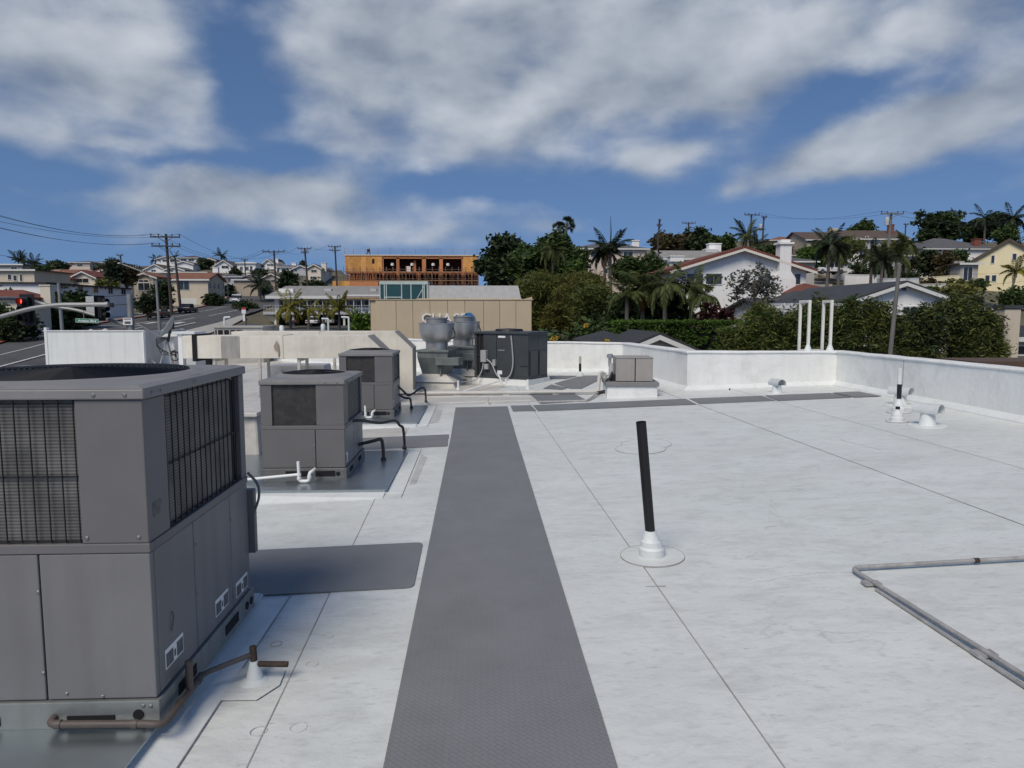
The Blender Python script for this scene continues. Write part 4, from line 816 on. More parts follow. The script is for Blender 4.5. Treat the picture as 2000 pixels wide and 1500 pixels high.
def gsheet(name, poly, h, m, parent=None, st=4.0):                 # strip between two polylines [(x,y)...] laid over the ground
    L_, R_ = poly; mb = MB(); rows = []
    ln = sum(math.dist(a, b) for a, b in zip(L_, L_[1:])); n = max(2, int(ln/st))
    def samp(pl, t):
        d = [0]
        for a, b in zip(pl, pl[1:]): d.append(d[-1]+math.dist(a, b))
        s = t*d[-1]
        return (np.interp(s, d, [p[0] for p in pl]), np.interp(s, d, [p[1] for p in pl]))
    vs = []; k = 5
    for i in range(n+1):
        a, b = samp(L_, i/n), samp(R_, i/n)
        for j in range(k): x, y = a[0]+(b[0]-a[0])*j/(k-1), a[1]+(b[1]-a[1])*j/(k-1); vs.append((float(x), float(y), ground(x, y)+h))
    mb.add(vs, [(i*k+j, i*k+j+1, (i+1)*k+j+1, (i+1)*k+j) for i in range(n) for j in range(k-1)])
    o = mb.build(name, m, parent); 
    return struct(o) if not parent else o
ASPH = mat('asphalt', (.085, .085, .088), .85, var=.25, scale=.5, dirt=(.035, .035, .037), dirt_amt=.5, dscale=.25, bump=.2)
SIDEW = mat('sidewalk_concrete', (.30, .28, .25), .85, var=.15, scale=.8, wave=('Y', .3, .15))
PAINT = mat('road_paint', (.55, .55, .53), .7, var=.25, scale=3)
LK = [(-42,30),(-44.3,66),(-45.8,75),(-47.5,90),(-50,125),(-54,155),(-60,200)]; RK = [(-31,30),(-33,66),(-34,75),(-35.3,86),(-35.7,100),(-38,125),(-42,155),(-48,200)]
def shift(pl, dx): return [(x+dx, y) for x, y in pl]
gsheet('road', (LK, RK), .10, ASPH)
gsheet('cross_road', ([(-120,14),(-45,14),(-20,30),(20,31)], [(-120,28),(-45,32),(-20,44),(20,44)]), .08, ASPH)
gsheet('pavement', (shift(LK, -3.4), LK), .24, SIDEW)
gsheet('kerb', (shift(LK, -.2), shift(LK, .2)), .25, mat('red_kerb', (.24, .05, .04), .7, var=.3))
gsheet('median_strip', ([(-35.3,80),(-35.3,86),(-35.8,100),(-36.8,112)], [(-33.2,80),(-33.2,86),(-34.2,100),(-35.8,112)]), .22, mat('median_concrete', (.42, .40, .36), .85))
gsheet('parking_lot', ([(-33,60),(-33.2,86),(-34.2,106)], [(-10,60),(-10,92),(-12,110)]), .14, ASPH)
road_o = [o for o in bpy.data.objects if o.name == 'road'][0]
for off, y0, y1 in ((.36, 50, 82), (.36, 92, 116), (.62, 54, 72), (.63, 76, 86), (.63, 92, 104), (.2, 58, 64), (.2, 80, 88), (.85, 80, 96), (.3, 118, 140), (.7, 108, 128)):
    def ctr(y): return np.interp(y, [b for a, b in LK], [a for a, b in LK])*(1-off)+np.interp(y, [b for a, b in RK], [a for a, b in RK])*off
    pl = [y0+(y1-y0)*k/5 for k in range(6)]
    gsheet('lane_line', ([(ctr(y)-.09, y) for y in pl], [(ctr(y)+.09, y) for y in pl]), .115, PAINT, road_o)
for y in (86, 88.5): gsheet('crosswalk_line', ([(-46.6, y), (-36, y)], [(-46.6, y+.4), (-36, y+.4)]), .115, PAINT, road_o)
for x in (-42, -38.6): gsheet('turn_arrow', ([(x-.4, 92), (x-.4, 95)], [(x+.4, 92), (x+.4, 95)]), .115, PAINT, road_o)

# ------------------------------------------------------------------ foliage
def leafmat(name, c, isl=.45, trans=.22): return mat(name, c, .6, var=.35, scale=.55, bump=0, island=isl, spec=.25, trans=trans)
LV = dict(dark=leafmat('leaf_dark', (.032, .050, .019)), ficus=leafmat('leaf_ficus', (.050, .080, .022)), bright=leafmat('leaf_bright', (.075, .13, .025)), olive=leafmat('leaf_olive', (.112, .115, .028)),
          bamboo=leafmat('leaf_bamboo', (.105, .12, .03)), hedge=leafmat('leaf_hedge', (.066, .12, .018)), red=leafmat('leaf_burgundy', (.040, .012, .012)), grey=leafmat('leaf_grey', (.13, .132, .112)),
          palm=leafmat('leaf_palm', (.075, .095, .028)), palmy=leafmat('leaf_palm_yellow', (.19, .18, .028)), palmd=leafmat('leaf_palm_dark', (.036, .052, .026)), dead=leafmat('leaf_dead', (.16, .095, .035)), brown=leafmat('leaf_brown', (.075, .060, .025)))
BARK = mat('bark', (.10, .085, .065), .9, var=.3, scale=4, bump=.6, bscale=12, bdist=.05); BARKP = mat('palm_bark', (.15, .135, .115), .9, var=.25, scale=3, wave=('Z', 2.2, .35), bump=.5)
def leaves(name, blobs, n, size, m, parent, seed=0, elong=1.6, clump=.5, shell=2.6, up=0, K=None, centers=None):
    g = np.random.default_rng(seed); vol = np.array([b[1][0]*b[1][1]*b[1][2] for b in blobs])**.75; K = K or max(20, n//22)
    bi = g.choice(len(blobs), K, p=vol/vol.sum()); d = g.normal(size=(K, 3)); d /= np.linalg.norm(d, axis=1)[:, None]; r = g.random(K)**(1/shell)
    C = np.array([blobs[i][0] for i in bi])+d*r[:, None]*np.array([blobs[i][1] for i in bi])
    if centers is not None: C = centers; K = len(C)
    ci = g.integers(0, K, n); cs = clump*(.6+.8*g.random(K)); ctr = C[ci]+g.normal(size=(n, 3))*cs[ci][:, None]*np.array([.55, .55, .4])
    a = g.normal(size=(n, 3)); a[:, 2] = a[:, 2]*.6+up; a /= np.linalg.norm(a, axis=1)[:, None]; b = np.cross(a, g.normal(size=(n, 3))); b /= np.linalg.norm(b, axis=1)[:, None]+1e-9
    s = size*(.6+.8*g.random(n))[:, None]; A = a*s*elong*.5; Bv = b*s*.5/math.sqrt(elong)
    V = np.stack([ctr-A, ctr-A*.1+Bv, ctr+A, ctr-A*.1-Bv], 1).reshape(-1, 3)
    me = bpy.data.meshes.new(name); me.vertices.add(4*n); me.vertices.foreach_set('co', V.astype(np.float32).ravel()); me.loops.add(4*n); me.loops.foreach_set('vertex_index', np.arange(4*n, dtype=np.int32))
    me.polygons.add(n); me.polygons.foreach_set('loop_start', np.arange(0, 4*n, 4, dtype=np.int32)); me.update(calc_edges=True); me.materials.append(m)
    o = bpy.data.objects.new(name, me); COL.objects.link(o); o.parent = parent; return o
seedc = [100]
def tree(label, pl, pr, yt, yb, d, m, n=2600, size=.35, name='tree', cat='tree', lobes=9, elong=1.6, deep=.8, clump=.6, trunk=True, up=0, group=None, shell=2.6, m2=None, bottom=None):
    """crown filling the photo box pl..pr, yt..yb at distance d; trunk down to the ground"""
    seedc[0] += 1; g = random.Random(seedc[0]); top = P((pl+pr)/2, yt, d); bot = P((pl+pr)/2, yb, d); w = (pr-pl)/F*d; gz = ground(top.x, d); zb_ = (gz+.05 if cat in ('shrub', 'bush', 'bamboo') else max(bot.z, gz+.1)) if bottom is None else bottom
    h = max(top.z-zb_, .8); t = thing(name, label, cat, (top.x, d, gz), 0, group); cz = zb_+h/2-gz
    blobs = [((0, 0, cz), (w*.36, w*.36*deep, h*.40))]
    for k in range(lobes):
        a = g.random()*2*math.pi; e = g.uniform(-.8, .9); rr = math.sqrt(max(0, 1-e*e)); q = g.uniform(.17, .30)
        blobs.append(((w*.5*(1-q*1.2)*rr*math.cos(a), w*.5*deep*(1-q*1.2)*rr*math.sin(a), cz+h*.5*(1-q*1.3)*e), (w*q, w*q*deep, min(h*.42, max(w, h*.6)*q*.8))))
    leaves('crown', blobs, n, size, m, t, seedc[0], elong, clump, shell, up)
    if m2: leaves('crown', blobs, n//3, size, m2, t, seedc[0]+500, elong, clump, shell, up)
    if trunk:
        tr = MB(); r0 = max(.10, min(.4, h*.035)); zt_ = cz+h*.1
        tr.tube([(0, 0, -.3), (g.uniform(-.2, .2), 0, zt_*.4), (g.uniform(-.3, .3), 0, zt_)], [r0*1.3, r0, r0*.6], 8)
        for b_ in blobs[1:7]: c_ = b_[0]; tr.tube([(0, 0, max(.2, zt_*.55)), (c_[0]*.5, c_[1]*.5, (zt_*.6+c_[2])/2), c_], [r0*.55, r0*.35, r0*.12], 5)
        tr.build('trunk', BARK, t, smooth=True)
    return t
def hedge(label, x0, x1, y0, y1, z0, z1, m, n, size, name='hedge', lumps=.25, elong=1.7, cat='hedge', clump=.3, core=True, m2=None):
    cx, cy = (x0+x1)/2, (y0+y1)/2; seedc[0] += 1; g = random.Random(seedc[0]); t = thing(name, label, cat, (cx, cy, z0)); w, dd, h = (x1-x0)/2, (y1-y0)/2, z1-z0; blobs = []
    k = max(4, int(w*2/1.2))
    for i in range(k):
        for j in range(3):
            blobs.append(((-w+(i+.5)*2*w/k+g.uniform(-.2, .2), g.uniform(-.2, .2), h*(.2+.32*j)+g.uniform(-lumps, lumps)*(1 if j == 2 else .3)), (w/k*1.25, dd, h*.2)))
    gg = np.random.default_rng(seedc[0]); K = n//14; C = np.stack([gg.uniform(-w, w, K), gg.uniform(-dd, dd, K), gg.uniform(0, h*.97, K)], 1); fr = gg.random(K)
    C[fr < .5, 1] = -dd*.92; C[fr > .68, 2] = h*.96
    leaves('foliage', blobs, n, size, m, t, seedc[0], elong, clump, 5, centers=C)
    if m2: leaves('foliage', blobs, n//2, size, m2, t, seedc[0]+77, elong, clump, 5)
    if core: B(-w*.94, w*.94, -dd*.7, dd*.7, -.2, h*.9).build('dark_core', mat('hedge_inner', (.012, .014, .007), .95), t)  # solid dark box fills the hedge behind the leaves
    return t
def screen(label, px, d, m, m2, n=26000, size=.085, elong=2.8):
    """tall loose screen of bamboo: px = [(px, py of its top)...] along the row"""
    seedc[0] += 1; g = random.Random(seedc[0]); c = P(px[len(px)//2][0], 600, d); gz = ground(c.x, d); t = thing('bamboo_screen', label, 'bamboo', (c.x, d, gz), 0, 'bamboo screens beyond the parapet'); blobs = []; st = MB()
    x0, x1 = px[0][0], px[-1][0]; k = max(4, int((x1-x0)/F*d/.62))
    for i in range(k):
        q = x0+(x1-x0)*(i+.5)/k+g.uniform(-5, 5); yt = np.interp(q, [a for a, b in px], [b for a, b in px])+g.uniform(-7, 12); tp = P(q, float(yt), d); x = tp.x-c.x; h = tp.z-gz; y = g.uniform(-.6, .6)
        for j in range(6): blobs.append(((x+g.uniform(-.25, .25), y+g.uniform(-.35, .35), h*(.12+.152*j)), (.5, .55, h*.10)))
        blobs.append(((x+g.uniform(-.3, .3), y, h*.97), (.22, .25, h*.05)))
        for _ in range(2): st.tube([(x+g.uniform(-.2, .2), y, -.2), (x, y, h*.6), (x+g.uniform(-.4, .4), y+g.uniform(-.3, .3), h*.98)], [.025, .02, .006], 4)
    leaves('foliage', blobs, n, size, m, t, seedc[0], elong, .30, 3.0, .1, K=n//16); leaves('foliage', blobs, n//2, size, m2, t, seedc[0]+77, elong, .30, 3.0, .1, K=n//32)
    st.build('canes', LV['olive'], t); return t
# palms: one frond mesh per variant, shared
def frond_mesh(L_, droop, m, wid, nl=17, seed=0, hang=.5):
    g = random.Random(seed); mb = MB(); sp_ = []
    for k in range(nl+1):
        s = k/nl; a = droop*s; sp_.append(Vector((L_*(s-.18*droop*s*s), 0, L_*(.42*s-droop*.52*s*s))))
    mb.tube(sp_, [.022*L_/2.5*(1-.85*k/nl)+.004 for k in range(nl+1)], 4)
    for k in range(1, nl+1):
        s = k/nl; l = wid*math.sin(math.pi*min(1, s*.85+.12))**.7
        for sd_ in (-1, 1):
            for rep in (0, .5):
                p = sp_[k]-(sp_[k]-sp_[k-1])*rep; dr_ = Vector((.55+g.uniform(-.1, .1), sd_*(.8+g.uniform(-.1, .1)), -hang*g.uniform(.6, 1.5))).normalized()
                q = p+dr_*l*g.uniform(.8, 1.1); mid = p+dr_*l*.45+Vector((0, 0, .06*l)); n_ = dr_.cross(Vector((0, 0, 1))).normalized()*.042*L_/2.5
                mb.add([p, mid+n_, q, mid-n_], [(0, 1, 2, 3)])
    o = mb.build('frond', m); me = o.data; bpy.data.objects.remove(o); return me
FR = {}
def fronds(kind):
    if kind not in FR:
        m = LV[{'palm': 'palm', 'yellow': 'palmy', 'dark': 'palmd'}[kind]]; FR[kind] = [frond_mesh(2.5, dr, m, .62, seed=k, hang=hg) for k, (dr, hg) in enumerate(((.55, .4), (.9, .6), (1.25, .9), (1.6, 1.2)))]
        FR['dead'] = FR.get('dead') or [frond_mesh(2.5, 1.9, LV['dead'], .5, seed=9, hang=1.6)]
    return FR[kind]
def palm(label, px, yc, d, L_, kind='palm', nf=16, base_px=None, r=.17, group=None, elev=(-.5, 1.2), dead=0, h_extra=0, spear=False):
    seedc[0] += 1; g = random.Random(seedc[0]); c = P(px, yc, d); bx = P(base_px or px, yc, d).x; gz = ground(bx, d); t = thing('palm_tree', label, 'palm tree', (bx, d, gz), 0, group)
    c = c-Vector((bx, d, gz)); h = max(c.z, .5)
    MB().tube([(0, 0, -.3), (c.x*.3, 0, h*.35), (c.x*.75, 0, h*.75), (c.x, 0, h)], [r*1.35, r*1.05, r*.85, r*.8], 9).build('trunk', BARKP, t, smooth=True)
    fs = fronds(kind); sc = L_/2.5
    for k in range(nf):
        e = g.uniform(*elev); v = fs[0] if e > .7 else fs[1] if e > .3 else fs[2] if e > -.1 else fs[3]
        o = bpy.data.objects.new('frond', v); COL.objects.link(o); o.parent = t; o.location = (c.x, 0, h); s_ = sc*g.uniform(.85, 1.1); o.scale = (s_, s_, s_); o.rotation_euler = (0, -e*.8, 2.399*k+g.uniform(-.3, .3))
    for k in range(dead):
        o = bpy.data.objects.new('dead_frond', FR['dead'][0]); COL.objects.link(o); o.parent = t; o.location = (c.x, 0, h-.1); o.scale = (sc*.8,)*3; o.rotation_euler = (0, .9, k*2.1+g.random())
    if spear: MB().tube([(c.x, 0, h), (c.x+.05, 0, h+L_*.6), (c.x-.02, 0, h+L_*1.1)], [.09, .06, .01], 6).build('spear_leaf', LV['palmd'], t)
    return t
def fanpalm(label, px, yc, d, R_, n=420, group=None):
    seedc[0] += 1; c = P(px, yc, d); gz = ground(c.x, d); t = thing('fan_palm', label, 'palm tree', (c.x, d, gz), 0, group); h = c.z-gz
    MB().tube([(0, 0, -.3), (0, 0, h)], [.22, .15], 8).build('trunk', BARKP, t, smooth=True); g = random.Random(seedc[0]); mb = MB()
    for k in range(34):
        a = g.uniform(0, 6.283); e = g.uniform(-.7, 1.4); dv_ = Vector((math.cos(a)*math.cos(e), math.sin(a)*math.cos(e), math.sin(e))); p = dv_*R_*.55; s = dv_.orthogonal().normalized(); w_ = dv_.cross(s)
        for j in range(9):
            b_ = (j-4)*.28; q = p+(dv_*math.cos(b_)+s*math.sin(b_))*R_*.5; q.z -= R_*.1*abs(b_); mm = (p+q)/2; nn = w_.cross(q-p).normalized()*.05*R_; mb.add([Vector((0, 0, h))+v for v in (p, mm+nn, q, mm-nn)], [(0, 1, 2, 3)])
        mb.tube([(0, 0, h), Vector((0, 0, h))+p], .02, 3)
    mb.build('crown', LV['palmd'], t); return t

# ------------------------------------------------------------------ houses
GLASS = mat('window_glass', (.025, .030, .034), .12, var=.3, scale=.6, bump=0, spec=.6); TRIM = mat('white_trim', (.66, .66, .63), .6, var=.06)
CURT = mat('window_blind', (.30, .30, .29), .6, var=.25, scale=2)
WC = dict(white=(.80, .79, .76), cream=(.68, .61, .49), beige=(.57, .50, .39), tan=(.42, .36, .28), pink=(.60, .50, .43), yellow=(.80, .71, .46), grey=(.46, .47, .475), pale=(.70, .66, .58), dim=(.42, .40, .365), orange=(.42, .27, .15))
RC = dict(red=(.20, .065, .045), brown=(.115, .085, .065), grey=(.115, .115, .12), dark=(.045, .047, .052), pale=(.30, .29, .27), rust=(.26, .12, .075), white=(.6, .6, .58), slate=(.055, .060, .068))
def wmat(k): return mat('stucco_'+k, WC[k], .85, var=.08, scale=.5, streak=.18, dirt=tuple(v*.6 for v in WC[k]), bump=.3, bscale=14)
def rmat(k): return mat('roofing_'+k, RC[k], .85, var=.25, scale=1.3, wave=(('X', 1.6, .45) if k in ('red', 'rust') else ('Z', 3.2, .25)), bump=.4, bscale=10, bdist=.03)
def window(t, face, a0, a1, z0, z1, w2, dep, frame=TRIM, mull=True, pane=GLASS, fw=.07):
    """window set on the 'f'ront, 'r'ight or 'l'eft face of a house, local coordinates"""
    def bx(u0, u1, o0, o1, v0, v1):
        if face == 'f': return (u0, u1, -o1, -o0, v0, v1)
        if face == 'r': return (w2+o0, w2+o1, u0, u1, v0, v1)
        return (-w2-o1, -w2-o0, u0, u1, v0, v1)
    mb = MB(); a0, a1 = min(a0, a1), max(a0, a1)
    for u0, u1, v0, v1 in ((a0-fw, a1+fw, z1, z1+fw), (a0-fw, a1+fw, z0-fw, z0), (a0-fw, a0, z0, z1), (a1, a1+fw, z0, z1)): mb.box(*bx(u0, u1, .002, .07, v0, v1))
    if mull and a1-a0 > .7: c = (a0+a1)/2; mb.box(*bx(c-.025, c+.025, .03, .06, z0, z1))
    o = mb.build('window', frame, t); MB().box(*bx(a0, a1, .003, .028, z0, z1)).build('pane', pane, o); return o
def house(label, pl, pr, ey, ry, d, dep, roof='hip', wc='white', rc='grey', yaw=0, wins=(), side=0, auto=0, chim=(), oh=.45, name='house', garage=None, tall=None, trim=None, cat='house'):
    c = P((pl+pr)/2, ey, d); w = (pr-pl)/F*d; w2 = w/2; gz = min(ground(c.x+sx*w2, d+sy*dep) for sx in (-1, 1) for sy in (0, 1))-.3
    gf = min(c.z-2.2, ground(c.x, d)); zo = gf; t = thing(name, label, cat, (c.x, d, zo), rad(yaw)); e = c.z-zo; lo = min(gz, gf)-zo
    zr_ = P((pl+pr)/2, ry, d+(0 if roof in ('gable_y', 'flat') else dep/2)).z-zo; zr_ = max(zr_, e+.3); M_, Rm, Tm = wmat(wc), rmat(rc), trim or TRIM
    if roof == 'gable_y': MB().prism([(-w2, lo), (w2, lo), (w2, e), (0, zr_-.05), (-w2, e)], 0, dep, 'y').build('wall', M_, t)
    elif roof == 'gable_x': MB().prism([(0, lo), (dep, lo), (dep, e), (dep/2, zr_-.05), (0, e)], -w2, w2, 'x').build('wall', M_, t)
    else: B(-w2, w2, 0, dep, lo, e).build('wall', M_, t)
    th = .26 if rc in ('red', 'rust') else .16; mb = MB(); fas = MB()
    if roof == 'gable_y':
        s = (zr_-e)/w2; x1 = w2+oh; z1 = e-s*oh
        for sg in (-1, 1): mb.add([(sg*x1, -oh, z1), (0, -oh, zr_), (0, dep+oh, zr_), (sg*x1, dep+oh, z1), (sg*x1, -oh, z1+th), (0, -oh, zr_+th), (0, dep+oh, zr_+th), (sg*x1, dep+oh, z1+th)], [(0,1,2,3),(4,5,6,7),(0,1,5,4),(1,2,6,5),(2,3,7,6),(3,0,4,7)])
        for sg in (-1, 1): fas.add([(sg*x1, -oh-.03, z1-.2), (0, -oh-.03, zr_-.2), (0, -oh-.001, zr_-.2), (sg*x1, -oh-.001, z1-.2), (sg*x1, -oh-.03, z1+.03), (0, -oh-.03, zr_+.03), (0, -oh-.001, zr_+.03), (sg*x1, -oh-.001, z1+.03)], [(0,1,2,3),(4,5,6,7),(0,1,5,4),(1,2,6,5),(2,3,7,6),(3,0,4,7)])
    elif roof == 'gable_x':
        s = (zr_-e)/(dep/2); z1 = e-s*oh; xo = w2+oh
        for ya, yb in ((-oh, dep/2), (dep+oh, dep/2)): mb.add([(-xo, ya, z1), (xo, ya, z1), (xo, yb, zr_), (-xo, yb, zr_), (-xo, ya, z1+th), (xo, ya, z1+th), (xo, yb, zr_+th), (-xo, yb, zr_+th)], [(0,1,2,3),(4,5,6,7),(0,1,5,4),(1,2,6,5),(2,3,7,6),(3,0,4,7)])
        fas.box(-xo, xo, -oh-.03, -oh-.001, z1-.08, z1+th*.8)
    elif roof == 'hip':
        rl = max(0, w2-dep*.45); xo, y0, y1 = w2+oh, -oh, dep+oh; ym = dep/2
        mb.add([(-xo,y0,e),(xo,y0,e),(xo,y1,e),(-xo,y1,e),(-xo,y0,e+.12),(xo,y0,e+.12),(xo,y1,e+.12),(-xo,y1,e+.12),(-rl,ym,zr_),(rl,ym,zr_)], [(0,3,2,1),(0,1,5,4),(1,2,6,5),(2,3,7,6),(3,0,4,7),(4,5,9,8),(5,6,9),(6,7,8,9),(7,4,8)])
        fas.box(-xo-.02, xo+.02, y0-.03, y0-.001, e-.06, e+.1)
    else:
        mb.box(-w2-oh, w2+oh, -oh, dep+oh, e, e+.14); fas.box(-w2-oh-.02, w2+oh+.02, -oh-.03, -oh-.001, e-.1, e+.16)
        if zr_ > e+.5: B(-w2*.75, w2*.4, dep*.35, dep*.9, e+.1402, zr_).build('upper_storey', M_, t)
    ro = mb.build('roof', Rm, t); fas.build('fascia', Tm, ro)
    lx = lambda px: (px-(pl+pr)/2)/F*d; lz = lambda py: P((pl+pr)/2, py, d).z-zo
    for wn in wins:
        if len(wn) == 4: window(t, 'f', lx(wn[0]), lx(wn[1]), lz(wn[3]), lz(wn[2]), w2, dep)
    fl = max(1, int((e-lo*0)/2.9))
    for k in range(auto):
        a = -w2+(k+.5)*w/auto
        for f_ in range(min(fl, 2)):
            zt_ = e-.5-2.9*f_
            if zt_-1.2 > .2: window(t, 'f', a-.55, a+.55, zt_-1.15, zt_, w2, dep)
    sf = 'r' if c.x < 0 else 'l'
    for k in range(side):
        a = (k+.5)*dep/side
        for f_ in range(min(fl, 2)):
            zt_ = e-.5-2.9*f_
            if zt_-1.1 > .2: window(t, sf, a-.5, a+.5, zt_-1.1, zt_, w2, dep)
    for (px, pt, cw, wcm, back) in chim:
        x = lx(px)*(d+back)/d; zt_ = P(px, pt, d+back).z-zo; cm = mat('brick_chimney', (.24, .085, .06), .9, var=.2, wave=('Z', 6, .3)) if wcm == 'brick' else wmat(wcm)
        ch = MB().box(x-cw/2, x+cw/2, back, back+cw*.8, e-.8, zt_-.12).build('chimney', cm, ro); B(x-cw/2-.08, x+cw/2+.08, back-.08, back+cw*.8+.08, zt_-.12, zt_).build('cap', cm, ch)
    if garage:
        g0, g1, gt = garage; B(lx(g0), lx(g1), -.04, -.003, .05, lz(gt)).build('garage_door', TRIM, t)
        for k in range(1, 4): z = .05+(lz(gt)-.05)*k/4; B(lx(g0), lx(g1), -.05, -.041, z-.015, z+.015).build('panel_joint', wmat('grey'), t)
    return t
# ------------------------------------------------------------------ vehicles
TYRE = mat('tyre', (.015, .015, .016), .8, bump=.1); RIM = mat('wheel_rim', (.35, .35, .36), .35, metal=.8)
CARC = dict(white=(.72, .73, .74), black=(.012, .013, .015), dark=(.03, .033, .04), silver=(.35, .36, .37))
def car(label, x, y, yaw, col, kind='suv', name='parked_car'):
    z = ground(x, y)+(.08); t = thing(name, label, 'car', (x, y, z), rad(yaw)); L_, W_, H = (4.7, 1.85, 1.68) if kind == 'suv' else (5.5, 1.95, 1.85) if kind == 'pickup' else (4.6, 1.8, 1.42)
    pm = mat('car_'+col, CARC[col], .25, var=.04, bump=0, spec=.6); h = H*.56; L2 = L_/2
    body = [(-L2, .35), (-L2, h*.85), (-L2+.1, h), (L2-1.25, h), (L2-.2, h*.82), (L2, h*.6), (L2, .35)]
    MB().prism(body, -W_/2, W_/2, 'y').build('body', pm, t, bevel=.07)
    cab = [(-L2+.15, h), (-L2+.45, H), (L2-2.2, H), (L2-1.3, h)] if kind == 'suv' else [(-L2+2.0, h), (-L2+2.25, H), (L2-2.4, H), (L2-1.55, h)] if kind == 'pickup' else [(-L2+.5, h), (-L2+1.1, H), (L2-2.2, H), (L2-1.35, h)]
    MB().prism(cab, -W_/2+.12, W_/2-.12, 'y').build('glasshouse', GLASS, t, bevel=.05)
    rp = [(cab[1][0]-.05, H-.06), (cab[1][0]+.05, H+.02), (cab[2][0], H+.02), (cab[2][0]+.08, H-.06)]; MB().prism(rp, -W_/2+.1, W_/2-.1, 'y').build('roof', pm, t, bevel=.03)
    for px_ in (cab[1][0]-.12, (cab[1][0]+cab[2][0])/2, cab[2][0]+.2): MB().hexa([(px_-.05,-W_/2+.1,h),(px_+.05,-W_/2+.1,h),(px_+.05,W_/2-.1,h),(px_-.05,W_/2-.1,h)], [(px_-.04,-W_/2+.11,H-.02),(px_+.04,-W_/2+.11,H-.02),(px_+.04,W_/2-.11,H-.02),(px_-.04,W_/2-.11,H-.02)]).build('pillar', pm, t)
    for sx in (-L2+.85, L2-.95):
        for sy in (-1, 1):
            wh = MB().lathe([(.2, -.11), (.33, -.11), (.35, -.06), (.35, .06), (.33, .11), (.2, .11)], 18).xf(Matrix.Translation((sx, sy*(W_/2-.1), .33)) @ Matrix.Rotation(rad(90), 4, 'X')).build('wheel', TYRE, t, smooth=True)
            MB().lathe([(.0, 0), (.21, -.02), (.21, .02), (0, .03)], 14).xf(Matrix.Translation((sx, sy*(W_/2), .33)) @ Matrix.Rotation(rad(90), 4, 'X')).build('rim', RIM, wh)
    for sy in (-1, 1):
        B(L2-.12, L2+.015, sy*W_*.36-.18, sy*W_*.36+.18, h*.62, h*.8).build('headlight', mat('lamp_lens', (.6, .6, .6), .2), t); B(-L2-.01, -L2+.1, sy*W_*.4-.12, sy*W_*.4+.12, h*.65, h*.9).build('tail_light', mat('tail_lens', (.25, .02, .02), .3), t)
    B(L2-.05, L2+.012, -.5, .5, .45, h*.6).build('grille', DARK, t); B(-L2-.02, L2+.02, -W_/2+.05, W_/2-.05, .25, .349).build('underbody', DARK, t)
    return t
q = P(313, 618, 104); car('black car parked at the kerb below the garage house', q.x, 104, 95, 'black')
q = P(340, 612, 117); car('dark grey car parked behind another beside the black pole', q.x+2.2, 117, 95, 'dark', 'sedan')
q = P(463, 590, 150); car('white pickup truck driving down the hill street', q.x, 150, -82, 'white', 'pickup', 'pickup_truck')
q = P(512, 586, 168); car('dark car far up the hill street', q.x, 168, -80, 'dark', 'sedan')
def car_at(label, px, d, yaw, col, kind): q = P(px, 600, d); return car(label, q.x, d, yaw, col, kind)
car_at('white car parked under the carport', 614, 112, 90, 'white', 'sedan'); car_at('dark car parked in the shade of the carport', 576, 113, 90, 'dark', 'sedan'); car_at('silver car parked under the carport by the green bush', 646, 113, 90, 'silver', 'sedan')

# ------------------------------------------------------------------ bank building with sign
BEIGE = mat('bank_stucco', (.50, .41, .285), .8, var=.06, scale=.6, objrand=.04, streak=.12, dirt=(.27, .225, .17), bump=.2)
D = 60.0; gz = ground(P(880, 600, D).x, D); x0, x1 = P(722, 600, D).x, P(1040, 600, D).x; zt = P(880, 586, D).z
t = thing('bank_building', 'beige panelled bank building with raised sign letters', 'building', (x0, D, gz)); H = zt-gz; w = x1-x0
B(.05, w-.05, .12, 9, -.4, H-.03).build('wall', BEIGE, t)
js = [722, 764, 798, 833, 869, 904, 942, 975, 1008, 1040]
for a, b in zip(js, js[1:]): B(P(a,0,D).x-x0+.015, P(b,0,D).x-x0-.015, 0, .119, 1.2, H).build('wall_panel', BEIGE, t, bevel=.01)
B(-.06, w+.06, -.05, .2, H+.001, H+.07).build('coping', BEIGE, t); B(-.05, w+.05, -.06, .118, -.3, 1.18).build('plinth', mat('bank_base', (.46, .42, .36), .8), t)
ub0, ub1 = P(808,0,D+1).x-x0, P(1021,0,D+1).x-x0; uz = P(900, 583, D+1).z-gz; js2 = [808, 850, 908, 965, 1021]
B(ub0+.05, ub1-.05, 1.15, 8, H-.5, uz-.02).build('upper_wall', BEIGE, t)
for a, b in zip(js2, js2[1:]): B(P(a,0,D+1).x-x0+.015, P(b,0,D+1).x-x0-.015, 1.0, 1.149, H+.08, uz).build('upper_panel', mat('bank_stucco_light', (.55, .45, .29), .8, var=.06, objrand=.04), t, bevel=.01)
g0, g1 = P(832,0,D+10).x-x0, P(1012,0,D+10).x-x0; gzt = P(900, 558, D+10).z-gz
MB().hexa([(g0,9.1,H-.3),(g1+.4,9.1,H-.3),(g1+.4,14,H-.3),(g0,14,H-.3)], [(g0,9.6,gzt),(g1,9.6,gzt),(g1,14,gzt),(g0,14,gzt)]).build('rear_parapet', mat('grey_stucco', (.40, .41, .41), .8, var=.12, streak=.35, dirt=(.28, .28, .28)), t)
a0, a1 = P(732,0,D+3).x-x0, P(828,0,D+3).x-x0; b0, b1 = H+.075, P(780, 549, D+3).z-gz; y_ = 3.0
GREEN = mat('green_glass', (.012, .050, .040), .08, var=.4, scale=.5, bump=0, spec=.8); FRM = mat('green_frame', (.42, .50, .48), .5)
gl = B(a0, a1, y_, y_+2.6, b0, b1-.28).build('glass_tower', GREEN, t); B(a0-.05, a1+.05, y_-.06, y_+2.7, b1-.279, b1).build('fascia', FRM, gl)
fx = [732, 741, 745, 776, 795, 819, 822, 828]
